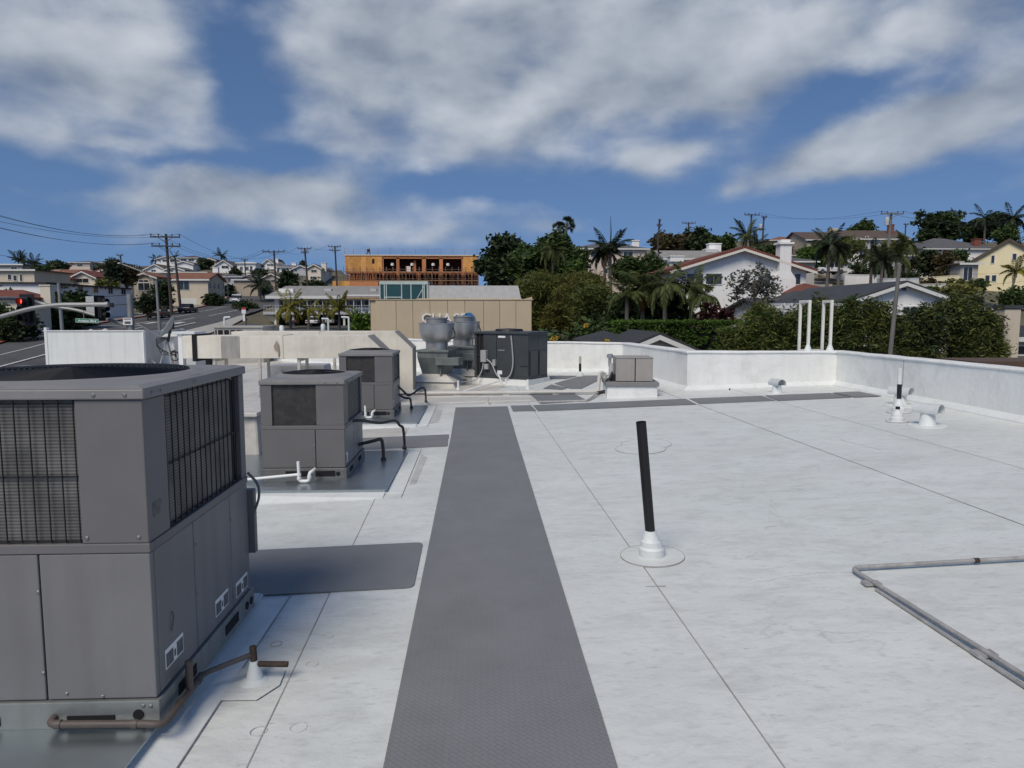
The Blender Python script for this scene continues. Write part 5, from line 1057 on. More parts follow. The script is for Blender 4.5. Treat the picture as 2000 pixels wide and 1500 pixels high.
for k, px in enumerate(fx): xx = P(px,0,D+3).x-x0; B(xx-.04, xx+.04, y_-.05, y_-.002, b0, b1-.281).build('mullion', FRM, gl)
for a, b in ((.0, .36),): B(P(741,0,D+3).x-x0, P(776,0,D+3).x-x0, y_-.04, y_-.003, b0+.18, b0+.26).build('transom', FRM, gl)
MB().tube([(P(806,0,D+3).x-x0, y_-.03, b0), (P(821,0,D+3).x-x0, y_-.03, b0+1.1)], .04, 5).build('diagonal', FRM, gl)
MB().prism([(P(1021,0,D+1).x-x0, H+.071), (w+.04, H+.071), (w+.04, H+.30)], 1.0, 6.0, 'y').build('ramped_coping', BEIGE, t)
# sign
def text_mesh(s, size, ext, font_bold=0):
    cu = bpy.data.curves.new('txt', 'FONT'); cu.body = s; cu.size = size; cu.extrude = ext; cu.offset = font_bold
    o = bpy.data.objects.new('txt', cu); COL.objects.link(o); dg = bpy.context.evaluated_depsgraph_get(); me = bpy.data.meshes.new_from_object(o.evaluated_get(dg)); bpy.data.objects.remove(o); bpy.data.curves.remove(cu); return me
LET = mat('letter_white', (.78, .78, .76), .4, bump=0)
s0 = P(824, 612, D); zl = P(860, 630, D).z; st = thing('bank_sign', 'white raised letters with blue octagon emblem on the beige bank wall', 'sign', (s0.x, D-.14, zl)); cur = 0; hL = P(860, 612, D).z-zl
for ch in 'CHASE':
    me = text_mesh(ch, hL/.70, .06, .015); xs_ = [v.co.x for v in me.vertices]; me.materials.append(LET); o = bpy.data.objects.new('letter', me); COL.objects.link(o); o.parent = st; o.rotation_euler = (rad(90), 0, 0); o.location = (cur-min(xs_), -.0, 0); o.scale = (1.05, 1, 1); cur += (max(xs_)-min(xs_))*1.05+.13
BLUE = mat('emblem_blue', (.03, .16, .38), .4, bump=0); r = hL*.62; cx = P(912, 0, D).x-s0.x; cz = P(910, 622, D).z-zl
for k in range(4):
    a = rad(90*k); q = [(-r*.41, r), (r*.41, r), (r*.98, r*.43), (r*.42, r*.40), (-r*.41, r*.40)]; MB().prism([(cx+x*math.cos(a)-z*math.sin(a), cz+x*math.sin(a)+z*math.cos(a)) for x, z in q], -.06, .06, 'y').build('emblem_piece', BLUE, st)

# ------------------------------------------------------------------ timber framed building under construction
D = 150.0; PLY = mat('osb_sheathing', (.58, .29, .085), .8, var=.25, scale=1.4, objrand=.14, bump=.2); LUM = mat('framing_lumber', (.46, .19, .08), .8, var=.2, objrand=.2); SCAF = mat('scaffold_steel', (.20, .12, .09), .6, var=.2); PLANK = mat('scaffold_plank', (.33, .22, .13), .8, objrand=.2)
x0, x1 = P(662,0,D).x, P(932,0,D).x; gz = ground((x0+x1)/2, D); t = thing('timber_frame_building', 'orange sheathed timber building under construction with open framed bays', 'building', (x0, D, gz)); w = x1-x0
Z = lambda py: P(800, py, D).z-gz; X_ = lambda px: P(px,0,D).x-x0
zr, zf, zl = Z(498), Z(531), Z(560); dep = 12
B(0, w, 0, dep, zr-.35, zr).build('roof_deck', LUM, t); B(-.1, w+.1, -.15, -.002, zr-.18, zr+.06).build('roof_edge', mat('roof_edge_pale', (.60, .50, .40), .7), t); B(0, w, 0, dep, zf-.25, zf+.1).build('floor_deck', LUM, t); B(0, w, .3, dep, -.5, zl-3.2).build('podium', wmat('beige'), t)
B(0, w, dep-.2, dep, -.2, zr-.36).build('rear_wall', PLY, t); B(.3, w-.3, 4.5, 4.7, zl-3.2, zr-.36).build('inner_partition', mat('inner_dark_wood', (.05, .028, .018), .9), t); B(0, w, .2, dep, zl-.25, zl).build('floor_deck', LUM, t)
n = 7
for k in range(n): a = X_(662)+(X_(737)-X_(662))*k/n; B(a+.01, a+(X_(737)-X_(662))/n-.01, -.05, .0, zf+.1, zr-.352).build('sheathing_panel', PLY, t)
for k in range(3): a = X_(901)+(X_(931)-X_(901))*k/3; B(a+.01, a+(X_(931)-X_(901))/3-.01, -.05, .0, zf+.1, zr-.352).build('sheathing_panel', PLY, t)
wq = B(X_(717), X_(722), -.08, -.051, Z(515), Z(506)).build('window_opening', DARK, t)
for a, b in ((766, 772), (818, 826), (853, 860), (738, 740), (898, 901)): B(X_(a), X_(b), 0, .25, zf+.1, zr-.352).build('post', LUM, t)
B(X_(737), X_(901), .0, .2, zr-.75, zr-.5).build('header_beam', LUM, t)
for px in np.arange(742, 898, 3.3): B(X_(px), X_(px)+.09, .02, .5, zr-.5, zr-.352).build('joist_end', LUM, t)
for px in np.arange(664, 930, 7.5): B(X_(px), X_(px)+.12, .05, .2, zl, zf-.252).build('stud', LUM, t)
for a, b in ((737, 741), (766, 772), (809, 815), (851, 858), (898, 903)): B(X_(a), X_(b), -.02, .3, zl-3, zf-.252).build('post', LUM, t)
for k in range(5): a = X_(905)+k*.62; B(a, a+.12, 0, .14, zl-2.6, zf-.252).build('stud', LUM, t)
lx0, lx1 = P(636,0,D-4).x-x0, P(729,0,D-4).x-x0; lz0, lz1 = -.5, P(700, 549, D-4).z-gz
B(lx0+.02, lx1-.02, -3.95, -.3, lz0, lz1-.03).build('lower_block', LUM, t)
for k in range(8): a = lx0+(lx1-lx0)*k/8; B(a+.01, a+(lx1-lx0)/8-.01, -4.0, -3.951, lz0, lz1 if k < 3 else lz1-1.6).build('sheathing_panel', PLY, t)
for k in range(3, 8): a = lx0+(lx1-lx0)*k/8
for k in range(16): a = lx0+(lx1-lx0)*(.36+.62*k/16); B(a, a+.09, -3.9, -3.8, lz1-1.6, lz1+1.2).build('stud', LUM, t)
for (px, z0_, z1_, s_) in ((785, zf+.1, zf+1.2, .9), (800, zf+.1, zf+2.4, .5)): B(X_(px), X_(px)+s_, .8, 1.6, z0_, z1_).build('material_stack', wmat('pale') if s_ > .6 else LUM, t)
for px in (757, 797, 840, 870): MB().lathe([(.0, 0), (.35, .02), (.38, .3), (.3, .55), (0, .6)], 12, (X_(px), .9, zf+1.3)).build('lamp_bag', wmat('white'), t, smooth=True)
sc = thing('scaffolding', 'rusty tube scaffolding standing before the orange timber building', 'scaffold', (x0, D-1.6, gz)); base = MB().tube([(0, 0, -.3), (0, 0, Z(522))], .05, 5).build('scaffold_post', SCAF, sc, loc=(0, 0, 0)); k = 0
for px in np.arange(668, 934, 13.2):
    for yy in (0, 1.1): link_copy(base, 'scaffold_post', sc, (X_(px), yy, 0))
for py in (527, 536, 545, 555): MB().tube([(0, 0, Z(py)), (w, 0, Z(py))], .04, 4).build('ledger', SCAF, sc)
for py in (531, 548): B(0, w, .05, 1.05, Z(py)-.1, Z(py)).build('plank', PLANK, sc)
for k_, px in enumerate(np.arange(668, 920, 26.4)): MB().tube([(X_(px), -.03, Z(560)), (X_(px+13.2), -.03, Z(548))], .03, 4).build('brace', SCAF, sc); MB().tube([(X_(px+13.2), -.03, Z(548)), (X_(px), -.03, Z(532))], .03, 4).build('brace', SCAF, sc)
gr = thing('roof_guardrail', 'thin safety guardrail along the roof edge of the timber building', 'guardrail', (x0, D-.05, gz+zr+.06)); p0 = MB().tube([(0, 0, 0), (0, 0, 1.15)], .035, 4).build('rail_post', SCAF, gr)
for px in np.arange(680, 934, 25): link_copy(p0, 'rail_post', gr, (X_(px), 0, 0))
for z in (.55, 1.1): MB().tube([(0, 0, z), (w, 0, z)], .03, 4).build('rail', mat('rail_pink', (.40, .28, .24), .7), gr)
q = P(720, 497, D+2); hb_ = thing('roof_hoist', 'small dark hoist on the roof of the timber building', 'hoist', (q.x, D+2, gz+zr)); MB().tube([(-.5, 0, 0), (0, 0, 1.0)], .09, 5).build('leg', BLACK, hb_); MB().tube([(.5, 0, 0), (0, 0, 1.0)], .09, 5).build('leg', BLACK, hb_); B(-.3, .3, -.2, .2, .7, 1.3).build('motor', BLACK, hb_); MB().tube([(0, 0, 1.2), (.2, 0, 1.6)], .06, 5).build('arm', BLACK, hb_)

# ------------------------------------------------------------------ carport office block
D = 112.0; x0, x1 = P(519,0,D).x, P(760,0,D).x; gz = ground((x0+x1)/2, D); t = thing('carport_building', 'two storey white building raised over a dark open carport', 'building', (x0, D, gz)); w = x1-x0
Z = lambda py: P(620, py, D).z-gz; X_ = lambda px: P(px,0,D).x-x0; zd, ze = Z(609), Z(582)
B(-1.5, w, -1.4, 9, zd-.35, zd).build('deck', wmat('dim'), t); B(-1.5, w, -1.42, -1.401, zd-.40, zd+.02).build('deck_edge', wmat('grey'), t)
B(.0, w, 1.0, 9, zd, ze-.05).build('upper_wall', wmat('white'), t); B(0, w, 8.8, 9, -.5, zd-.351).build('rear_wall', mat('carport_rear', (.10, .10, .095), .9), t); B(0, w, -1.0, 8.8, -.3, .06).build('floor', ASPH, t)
B(-.1, .5, -.1, 1.2, zd, ze).build('end_wall', wmat('white'), t)
MB().add([(-1,-1.6,ze),(w,-1.6,ze),(w,10,Z(566)+.7),(-1,10,Z(566)+.7),(-1,-1.6,ze+.25),(w,-1.6,ze+.25),(w,10,Z(566)+.95),(-1,10,Z(566)+.95)], [(0,3,2,1),(4,5,6,7),(0,1,5,4),(1,2,6,5),(2,3,7,6),(3,0,4,7)]).build('roof', rmat('pale'), t); B(-1.05, X_(660), -1.65, -1.601, ze-.15, ze+.3).build('fascia', TRIM, t); B(X_(661), w, -1.45, -1.401, ze+.15, ze+.5).build('fascia', TRIM, t)
B(X_(519), X_(549), 2, 3, ze+.5, Z(563)).build('roof_parapet', wmat('white'), t)
for a, b in ((607, 622), (704, 717)): B(X_(a), X_(b), 4, 5.2, ze+.8, Z(562)).build('roof_unit', wmat('grey'), t)
px = 528
for a in np.arange(526, 735, 15.6):
    wn = B(X_(a), X_(a+14.2), .93, .999, zd+.75, ze-.35).build('window', mat('frame_dark', (.2, .2, .2), .5), t); B(X_(a)+.08, X_(a+14.2)-.08, .90, .929, zd+.83, ze-.43).build('pane', GLASS, wn); B(X_(a+14.4)-.05, X_(a+14.4)+.05, -1.2, -1.1, zd, ze).build('slim_post', TRIM, t)
for z in (.45, .95): B(-1.4, w, -1.35, -1.31, zd+z, zd+z+.05).build('rail', wmat('grey'), t)
for a in np.arange(500, 740, 6): B(X_(a), X_(a)+.03, -1.345, -1.315, zd+.001, zd+.95).build('baluster', wmat('grey'), t)
for a in (521, 557, 593, 626, 660, 700): B(X_(a)-.15, X_(a)+.15, -.9, -.6, -.3, zd-.351).build('column', wmat('pale'), t)
MB().add([(-1.5,-1.3,zd-.36),(-.1,-1.3,zd-.36),(-.1,3,zd-.36),(.3,-.5,0),(.6,-.5,0),(.6,3,0)], [(0,1,4,3),(1,2,5,4),(2,0,3,5),(0,2,1),(3,4,5)]).build('stair_underside', wmat('dim'), t)

# ------------------------------------------------------------------ left hillside houses
t = thing('apartment_block', 'long white two storey apartment block with flat dark roof edge', 'building', (-54.8, 88, ground(-54, 95))); gz = t.location.z; zt = P(135, 552, 88).z-gz
B(-3.6, 3.2, 0, 20.5, -2, zt-.15).build('wall', wmat('white'), t); B(-3.9, 3.5, -.3, 20.8, zt-.149, zt+.05).build('roof', rmat('dark'), t)
def apx(px): return 51.6*F/(940-px)-88
for a, b, y0, y1 in ((146, 155, 556, 564.5), (160, 164, 557, 560.5), (168, 173, 557.5, 561), (178, 187, 558, 571), (207, 215, 560, 572), (219, 223, 561, 564), (227, 231, 561.5, 565), (234, 242, 562.5, 574), (258, 266, 565, 575), (209, 217, 592, 600), (235, 243, 592, 600)):
    dd = apx((a+b)/2)+88; z1_ = P(500, y0, dd).z-gz; z0_ = P(500, y1, dd).z-gz
    if apx(b) < 20.3: window(t, 'r', apx(a), apx(b), z0_, z1_, 3.2, 20, mull=True)
B(3.2, 3.6, 2, 20, -2, .9).build('low_wall', wmat('white'), t)
house('cream house with red tile hip roof and square chimney behind the red signal', -70, 52, 583, 566, 75, 3.6, 'hip', 'cream', 'red', wins=((30, 42, 592, 606), (42, 50, 600, 618), (-10, 10, 595, 610)), chim=((64, 556, 1.0, 'cream', 1.6),))
house('cream house with dark flat roof on the far left slope', -60, 62, 528, 523, 118, 10, 'flat', 'beige', 'dark', wins=((14, 20, 536, 546), (24, 30, 538, 548), (36, 40, 536, 549), (-20, -5, 535, 545)))
house('pale upper house with dark fascia above the far left slope', -50, 40, 517, 513, 150, 9, 'flat', 'dim', 'dark', auto=3)
house('cream cottage with low red roof above the apartment block', 66, 118, 544, 533, 128, 8, 'gable_y', 'pale', 'red', wins=((86, 92, 546, 551),))
house('long red roofed house with small chimneys on the left slope', 88, 150, 538, 529, 142, 8, 'gable_x', 'cream', 'rust', auto=3, chim=((97, 527, .9, 'pink', 3),))
house('cream house with arched window and red roof above the apartment block', 140, 184, 541, 530, 132, 9, 'gable_y', 'cream', 'red', wins=((150, 172, 544, 552),), chim=((152, 528, 1.0, 'cream', 4),))
house('square cream hilltop house with a pair of small windows', 133, 174, 513, 509.5, 205, 12, 'hip', 'pink', 'grey', wins=((151, 160, 516, 520),), side=2)
house('cream hilltop house with a dark roof line and stepped wall', 178, 222, 513, 509.5, 215, 12, 'hip', 'pale', 'slate', auto=2, side=2)
house('small white gabled house with red skirt roof among trees', 190, 224, 531, 526, 138, 8, 'gable_y', 'pale', 'rust', wins=((200, 212, 533, 537),))
house('low pale house beside the fan leaf trees on the slope', 222, 262, 522, 518, 195, 9, 'flat', 'cream', 'pale', auto=3)
house('tan house with a tall arched window', 262, 302, 541, 533, 124, 5, 'gable_y', 'tan', 'rust', wins=((270, 291, 553, 567), (272, 289, 547, 551)), side=2)
house('cream garage house with red tile roof beside the uphill street', 333, 404, 546, 535, 142, 9, 'gable_x', 'beige', 'rust', wins=((349, 369, 546, 566),), side=4, garage=(350, 382, 583))
house('white hilltop house with wide gable and balcony', 306, 346, 506, 500, 235, 10, 'gable_y', 'white', 'brown', wins=((318, 328, 507, 511), (332, 340, 507, 511)))
house('white hilltop house with hip roof and ribbon windows', 347, 384, 504, 499, 235, 12, 'hip', 'white', 'brown', wins=((354, 364, 506, 510), (368, 378, 506, 510)), side=3)
house('small white gabled house below the hilltop pair', 342, 376, 515, 510, 205, 9, 'gable_y', 'white', 'grey')
house('white house with broad brown gable on the left slope', 284, 322, 526, 516, 185, 9, 'gable_y', 'white', 'brown', wins=((296, 304, 527, 531),), side=2)
house('white framed porch house behind the black pole', 322, 358, 527, 521, 175, 8, 'gable_y', 'pale', 'grey', wins=((330, 338, 528, 532),))
house('pale pink flat house behind the garage house roof', 300, 400, 532.5, 531, 165, 9, 'flat', 'pink', 'pale', auto=5)
house('narrow pale house beside the hilltop palm', 398, 420, 508, 504, 230, 10, 'gable_y', 'cream', 'grey', auto=1, side=2)
house('white house with green shuttered window on the ridge', 421, 452, 518, 508, 200, 14, 'gable_y', 'white', 'grey', wins=((433, 446, 519, 524),), side=2)
house('low grey roofed house with white fascia beside the shrubs', 405, 470, 541, 535, 165, 11, 'hip', 'grey', 'grey', wins=((445, 449, 545, 551), (455, 460, 545, 551)), chim=((410, 522, 1.2, 'white', 4),))
house('long blank beige wall house along the uphill street', 458, 502, 547, 542, 160, 14, 'flat', 'tan', 'brown', side=1)
house('white cubist house with stacked terraces on the ridge', 464, 498, 514, 510, 200, 10, 'flat', 'white', 'white', wins=((469, 474, 521, 528), (479, 485, 521, 528), (488, 492, 520, 529)))
house('white peaked house with slanted windows on the ridge', 507, 540, 520, 506, 205, 14, 'gable_y', 'white', 'pale', wins=((511, 517, 518, 522), (521, 535, 526, 529), (522, 534, 516, 519)), side=2, chim=((530, 505, .9, 'white', 5),))
house('small cream gabled house below the peaked house', 470, 506, 541, 535, 178, 8, 'gable_y', 'pale', 'brown', wins=((480, 488, 541, 545),))
house('brown gabled house half hidden behind agave', 512, 548, 543, 534, 168, 9, 'gable_y', 'tan', 'brown', wins=((520, 526, 546, 552), (530, 536, 546, 552)))
house('white ridge house with tall chimney behind the cypress', 546, 580, 522, 517, 200, 10, 'hip', 'white', 'brown', auto=2, chim=((568, 513, 1.2, 'white', 3),))
house('grey side walled house between two utility poles', 572, 602, 525, 518, 195, 14, 'gable_y', 'grey', 'grey', wins=((576, 580, 526, 530),), side=3)
house('cream house with stacked balconies below a white gable', 601, 626, 523, 516, 180, 14, 'gable_y', 'cream', 'grey', wins=((608, 618, 527, 532), (606, 616, 540, 545)), side=2, chim=((628, 513, 1.2, 'pale', 2),))
house('tiny pink house at the edge of the timber building', 640, 664, 535, 530, 210, 9, 'gable_y', 'pink', 'rust')
house('low white building under the peaked ridge houses', 590, 636, 566, 561, 150, 7, 'flat', 'grey', 'pale', auto=3)

# ------------------------------------------------------------------ right hillside houses
house('pink stucco house with grey hip roof behind the king palm', 1122, 1262, 487, 473, 98, 11, 'hip', 'pink', 'grey', wins=((1154, 1174, 493, 502), (1218, 1236, 492, 500), (1180, 1196, 524, 534)), chim=((1251, 469, 1.0, 'white', 4),))
house('white gabled house with pale grey shingle roof behind the tile house', 1300, 1420, 505, 492, 90, 9, 'gable_x', 'white', 'pale', chim=((1292, 499, 1.6, 'white', -6), (1419, 475, 1.6, 'white', 5), (1408, 486, 1.6, 'white', 4)))
h = house('white stucco house with red tile gable and tall white chimney', 1318, 1578, 527, 487, 65, 14, 'gable_y', 'white', 'red', wins=((1378, 1409, 535, 555), (1481, 1506, 534, 555), (1542, 1566, 535, 555), (1340, 1372, 535, 556)), oh=.7, trim=wmat('pale'))
lx = lambda px: (px-1448)/F*65; zo = h.location.z; lz = lambda py: P(1448, py, 65).z-zo
MB().lathe([(.36, 0), (.36, .09), (.30, .09), (.30, .0)], 20).xf(Matrix.Translation((lx(1459), -.002, lz(541))) @ Matrix.Rotation(rad(90), 4, 'X')).build('round_window', TRIM, h); MB().lathe([(.0, 0), (.31, .0), (.31, .03), (0, .03)], 20).xf(Matrix.Translation((lx(1459), -.004, lz(541))) @ Matrix.Rotation(rad(90), 4, 'X')).build('round_pane', GLASS, h)
cm = wmat('white'); xc = lx(1529); ch = MB().hexa([(xc-1.0,-.75,-2),(xc+1.0,-.75,-2),(xc+1.0,-.003,-2),(xc-1.0,-.003,-2)], [(xc-1.0,-.75,lz(545)),(xc+1.0,-.75,lz(545)),(xc+1.0,-.003,lz(545)),(xc-1.0,-.003,lz(545))]).build('chimney', cm, h)
MB().hexa([(xc-1.0,-.75,lz(545)),(xc+1.0,-.75,lz(545)),(xc+1.0,-.003,lz(545)),(xc-1.0,-.003,lz(545))], [(xc-.52,-.72,lz(530)),(xc+.52,-.72,lz(530)),(xc+.52,.3,lz(530)),(xc-.52,.3,lz(530))]).build('shoulder', cm, ch); B(xc-.52, xc+.52, -.72, .3, lz(530), lz(478)).build('stack', cm, ch); B(xc-.68, xc+.68, -.86, .44, lz(478), lz(474)).build('cap', cm, ch); B(xc-.42, xc+.42, -.6, .18, lz(474), lz(468.5)).build('flue', cm, ch)
house('low red tile porch roof beside the tile house', 1572, 1640, 573, 553, 60, 7, 'hip', 'white', 'red', oh=.3)
house('grey shingled house with white gable behind the bamboo hedge', 1655, 1868, 588, 553, 47, 15, 'gable_y', 'white', 'slate', wins=((1764, 1792, 600, 612), (1700, 1712, 600, 612), (1758, 1768, 562, 568)), oh=.5)
house('dark shingled wing reaching right of the white gable', 1850, 1958, 604, 569, 46, 10, 'hip', 'pale', 'slate')
house('white walled wing with dark roof left of the white gable', 1500, 1660, 604, 586, 51, 8, 'gable_x', 'white', 'slate', wins=((1560, 1580, 610, 622),))
house('orange brown hilltop house with flat red roof', 1503, 1582, 470, 462, 145, 10, 'hip', 'orange', 'rust', wins=((1546, 1554, 468, 480), (1506, 1512, 472, 480)))
house('brown roofed house with domed skylight on the right hilltop', 1575, 1660, 468, 455, 138, 12, 'gable_x', 'tan', 'brown', wins=((1600, 1606, 470, 478),), chim=((1643, 446, 1.5, 'yellow', 3),))
house('grey and white split level house with long low roof on the right hill', 1650, 1775, 466, 452, 122, 9, 'gable_x', 'grey', 'brown', wins=((1657, 1662, 470, 476), (1672, 1680, 465, 471), (1690, 1695, 462, 469)), chim=((1754, 438, .9, 'brick', 2),))
house('lower white terrace of the split level house', 1640, 1760, 486, 482, 116, 5, 'flat', 'white', 'grey', auto=4)
house('long grey roofed ranch house with brick chimney on the right hill', 1800, 1952, 487, 466, 118, 12, 'hip', 'white', 'grey', wins=((1870, 1890, 490, 497), (1840, 1860, 490, 497)), chim=((1919, 466, 1.2, 'brick', 1),))
house('white porch house behind the dark shrubs on the right slope', 1760, 1840, 500, 494, 104, 7, 'flat', 'white', 'brown', auto=4)
house('pale yellow two storey house with steep brown gable', 1906, 2032, 509, 468, 95, 12, 'gable_y', 'yellow', 'brown', yaw=-37, wins=((1941, 1946, 498, 513), (1976, 1982, 496, 509), (1933, 1940, 537, 550), (1944, 1951, 537, 549)), oh=.35, trim=rmat('brown'))
house('low porch wing of the yellow house with blue shadowed wall', 1876, 1912, 516, 508, 93, 5, 'flat', 'dim', 'brown', wins=((1882, 1900, 522, 548),))  # dim wall colour stands in for shade in the porch recess
house('white garage with pale door behind the parked white vehicle', 1640, 1664, 512, 508, 106, 8, 'flat', 'white', 'grey')
house('brown hip roof house beyond the pepper tree', 1535, 1600, 500, 492, 108, 8, 'hip', 'dim', 'brown')
house('flat grey roofed cottage beside the white chimney', 1548, 1592, 512, 502, 84, 8, 'hip', 'dim', 'grey')
house('small beige garage with white trimmed gable in front of the clipped hedge', 1210, 1360, 686, 655, 34, 6, 'gable_y', 'beige', 'dark', oh=.35)
house('dark roofed shed beside the beige garage', 1150, 1240, 672, 645, 38, 5, 'hip', 'dim', 'dark', oh=.25)
hb = house('tan house with white eave behind the right end of the bamboo', 1955, 2120, 660, 642, 31.5, 4, 'gable_x', 'beige', 'dark', oh=.4, wins=((1985, 2010, 676, 692),))
q = P(1966, 648, 31); ct = thing('chimney_box', 'tall plain beige chimney box with grey metal cap behind the bamboo', 'chimney', (q.x, 30.7, ground(q.x, 30.7))); zt = P(1966, 604, 30.7).z-ct.location.z; B(-.36, .36, 0, .7, -.3, zt).build('stack', wmat('beige'), ct); B(-.42, .42, -.05, .75, zt+.03, zt+.18).build('cap', rmat('slate'), ct); B(-.32, .32, .03, .66, zt+.001, zt+.03).build('gap', DARK, ct)
q = P(1990, 706, 19); ct = thing('patio_cover', 'flat brown patio cover beyond the right parapet', 'patio cover', (q.x, 19, ground(q.x, 19))); zt = q.z-ct.location.z; B(-1.2, 4, 0, 1.7, zt-.16, zt).build('roof', mat('patio_brown', (.10, .065, .045), .8), ct)
for x in (-1.1, .9, 3.8):
    for y in (.1, 1.6): B(x-.06, x+.06, y-.06, y+.06, -.3, zt-.161).build('post', TRIM, ct)
pg = P(1530, 596, 42); t = thing('pergola', 'white garden pergola between the tile house and the bamboo', 'pergola', (pg.x, 42, ground(pg.x, 42))); zt = pg.z-t.location.z
for y in (0, 2.4): B(-.2, 5.2, y-.05, y+.05, zt-.22, zt-.02).build('beam', TRIM, t)
for k in range(12): B(-.1+k*.44, -.02+k*.44, -.3, 2.7, zt-.0195, zt+.12).build('slat', TRIM, t)
for x in (.1, 2.5, 4.9):
    for y in (0, 2.4): B(x-.07, x+.07, y-.04, y+.04, -.3, zt-.221).build('post', TRIM, t)
def terrace(label, p0, p1, d0, d1, h, m='white'):
    a, b = P(*p0, d0), P(*p1, d1); t = thing('retaining_wall', label, 'wall', ((a.x+b.x)/2, (a.y+b.y)/2, min(ground(a.x, a.y), ground(b.x, b.y)))); o = t.location
    def v(p, dz, dy): return (p.x-o.x, p.y-o.y+dy, p.z-o.z+dz)
    MB().hexa([v(a,-h-2,0), v(b,-h-2,0), v(b,-h-2,.3), v(a,-h-2,.3)], [v(a,0,0), v(b,0,0), v(b,0,.3), v(a,0,.3)]).build('wall', wmat(m), t); MB().hexa([v(a,.001,-.04), v(b,.001,-.04), v(b,.001,.34), v(a,.001,.34)], [v(a,.08,-.04), v(b,.08,-.04), v(b,.08,.34), v(a,.08,.34)]).build('coping', wmat(m), t)
terrace('bright white retaining wall beside the driveway on the right hill', (1651, 537), (1720, 538), 90, 90, 1.2); terrace('white retaining wall stepping down behind the palms', (1716, 545), (1795, 544), 86, 88, 1.0); terrace('long low cream terrace wall below the ranch house', (1780, 544), (1876, 538), 92, 93, .8, 'yellow'); terrace('lower pale terrace wall before the yellow house', (1790, 556), (1925, 553), 84, 86, .8, 'pale'); terrace('pale garden wall at the foot of the terraces', (1800, 568), (1912, 569), 80, 82, .6, 'pale')
q = P(1618, 531, 101); c_ = car('white sport utility vehicle parked in the hillside driveway', q.x, 101, 8, 'white'); c_.location.z = q.z-.35
gsheet('driveway', ([(P(1590,0,60).x, 70), (P(1600,0,92).x-3, 92), (P(1600,0,104).x-3, 104)], [(P(1650,0,70).x, 70), (P(1650,0,92).x, 92), (P(1650,0,104).x, 104)]), .12, SIDEW)

# ------------------------------------------------------------------ vegetation, centre and right
tree('tall dark evergreen tree right of the timber building', 938, 1032, 446, 575, 84, LV['dark'], 6500, .42, lobes=14, clump=.7)
tree('leafy green tree leaning on the tall dark evergreen', 1000, 1072, 466, 560, 78, LV['ficus'], 4200, .38, lobes=10)
tree('dense green tree under the lone fan palm', 1058, 1118, 448, 540, 80, LV['ficus'], 3600, .38, lobes=9)
tree('broad green tree before the pink house', 1088, 1152, 478, 560, 84, LV['ficus'], 3600, .34, lobes=9)
tree('olive green tree filling behind the bamboo clumps', 1030, 1150, 492, 600, 80, LV['ficus'], 6500, .34, lobes=14, m2=LV['bright'])
tree('green bushy tree left of the king palms', 1120, 1190, 550, 640, 62, LV['bamboo'], 9000, .15, lobes=10, elong=3, m2=LV['ficus'])
tree('big drooping bamboo clump beside the bank building', 1002, 1110, 518, 655, 74, LV['bamboo'], 32000, .15, name='bamboo_clump', cat='bamboo', lobes=16, elong=4, clump=.6, up=.5, m2=LV['olive'])
tree('tall yellowing bamboo clump next to the palms', 1076, 1186, 520, 645, 70, LV['olive'], 30000, .15, name='bamboo_clump', cat='bamboo', lobes=14, elong=4, clump=.6, up=.5, m2=LV['bamboo'])
tree('dark broad bush right of the bank wall', 1018, 1110, 628, 690, 44, LV['dark'], 4200, .26, name='bush', cat='bush', lobes=10, clump=.35, m2=LV['ficus'])
tree('low dark bush beside the shed roof', 1090, 1205, 620, 690, 47, LV['ficus'], 4200, .26, name='bush', cat='bush', lobes=12, clump=.35)
tree('shadowed shrub mass below the drooping palms', 1170, 1300, 570, 640, 56, LV['dark'], 5200, .34, name='shrub', cat='shrub', lobes=12, m2=LV['ficus'])
tree('dark undergrowth left of the burgundy shrub', 1270, 1360, 560, 630, 54, LV['dark'], 3600, .3, name='shrub', cat='shrub', lobes=10)
palm('shaggy palm with hanging fronds beside the lone fan palm', 1080, 486, 74, 2.5, 'palm', 30, elev=(-1.1, .5)); fanpalm('lone small fan palm poking above the green trees', 1106, 441, 92, 1.3); fanpalm('smaller fan palm behind the lone fan palm', 1092, 447, 96, 1.1)
palm('king palm with upright spear leaf before the pink house', 1192, 488, 76, 3.2, 'dark', 18, 1196, elev=(-.5, 1.3), spear=True, dead=2); palm('king palm twin leaning at the pink house', 1180, 494, 77, 2.6, 'dark', 13, 1186, elev=(-.6, 1.0), dead=2)
palm('drooping queen palm left of the tile house with brown skirt', 1256, 560, 53, 2.9, 'palm', 20, elev=(-.8, .9), dead=3); palm('queen palm with tawny fronds before the clipped hedge', 1300, 556, 51, 2.6, 'palm', 18, elev=(-.8, .8), dead=3); palm('small queen palm at the corner of the tile house', 1352, 560, 52, 2.4, 'palm', 18, elev=(-.7, 1.0), dead=1); palm('yellowish low palm in front of the tile house window', 1376, 575, 50, 2.0, 'palm', 16, elev=(-.8, .9), dead=2)
palm('low palm at the left end of the clipped hedge', 1225, 575, 52, 2.2, 'palm', 16, elev=(-.8, .8), dead=1)
tree('burgundy leaved shrub before the tile house', 1342, 1440, 578, 625, 49, LV['red'], 4200, .2, name='shrub', cat='shrub', lobes=10, clump=.3)
tree('airy grey leaved tree in front of the round window', 1424, 1524, 508, 610, 50, LV['grey'], 1500, .17, lobes=12, clump=.45, shell=2.0)
tree('small dark bush behind the white chimney pots', 1256, 1300, 480, 530, 88, LV['ficus'], 2200, .34, name='bush', cat='bush')
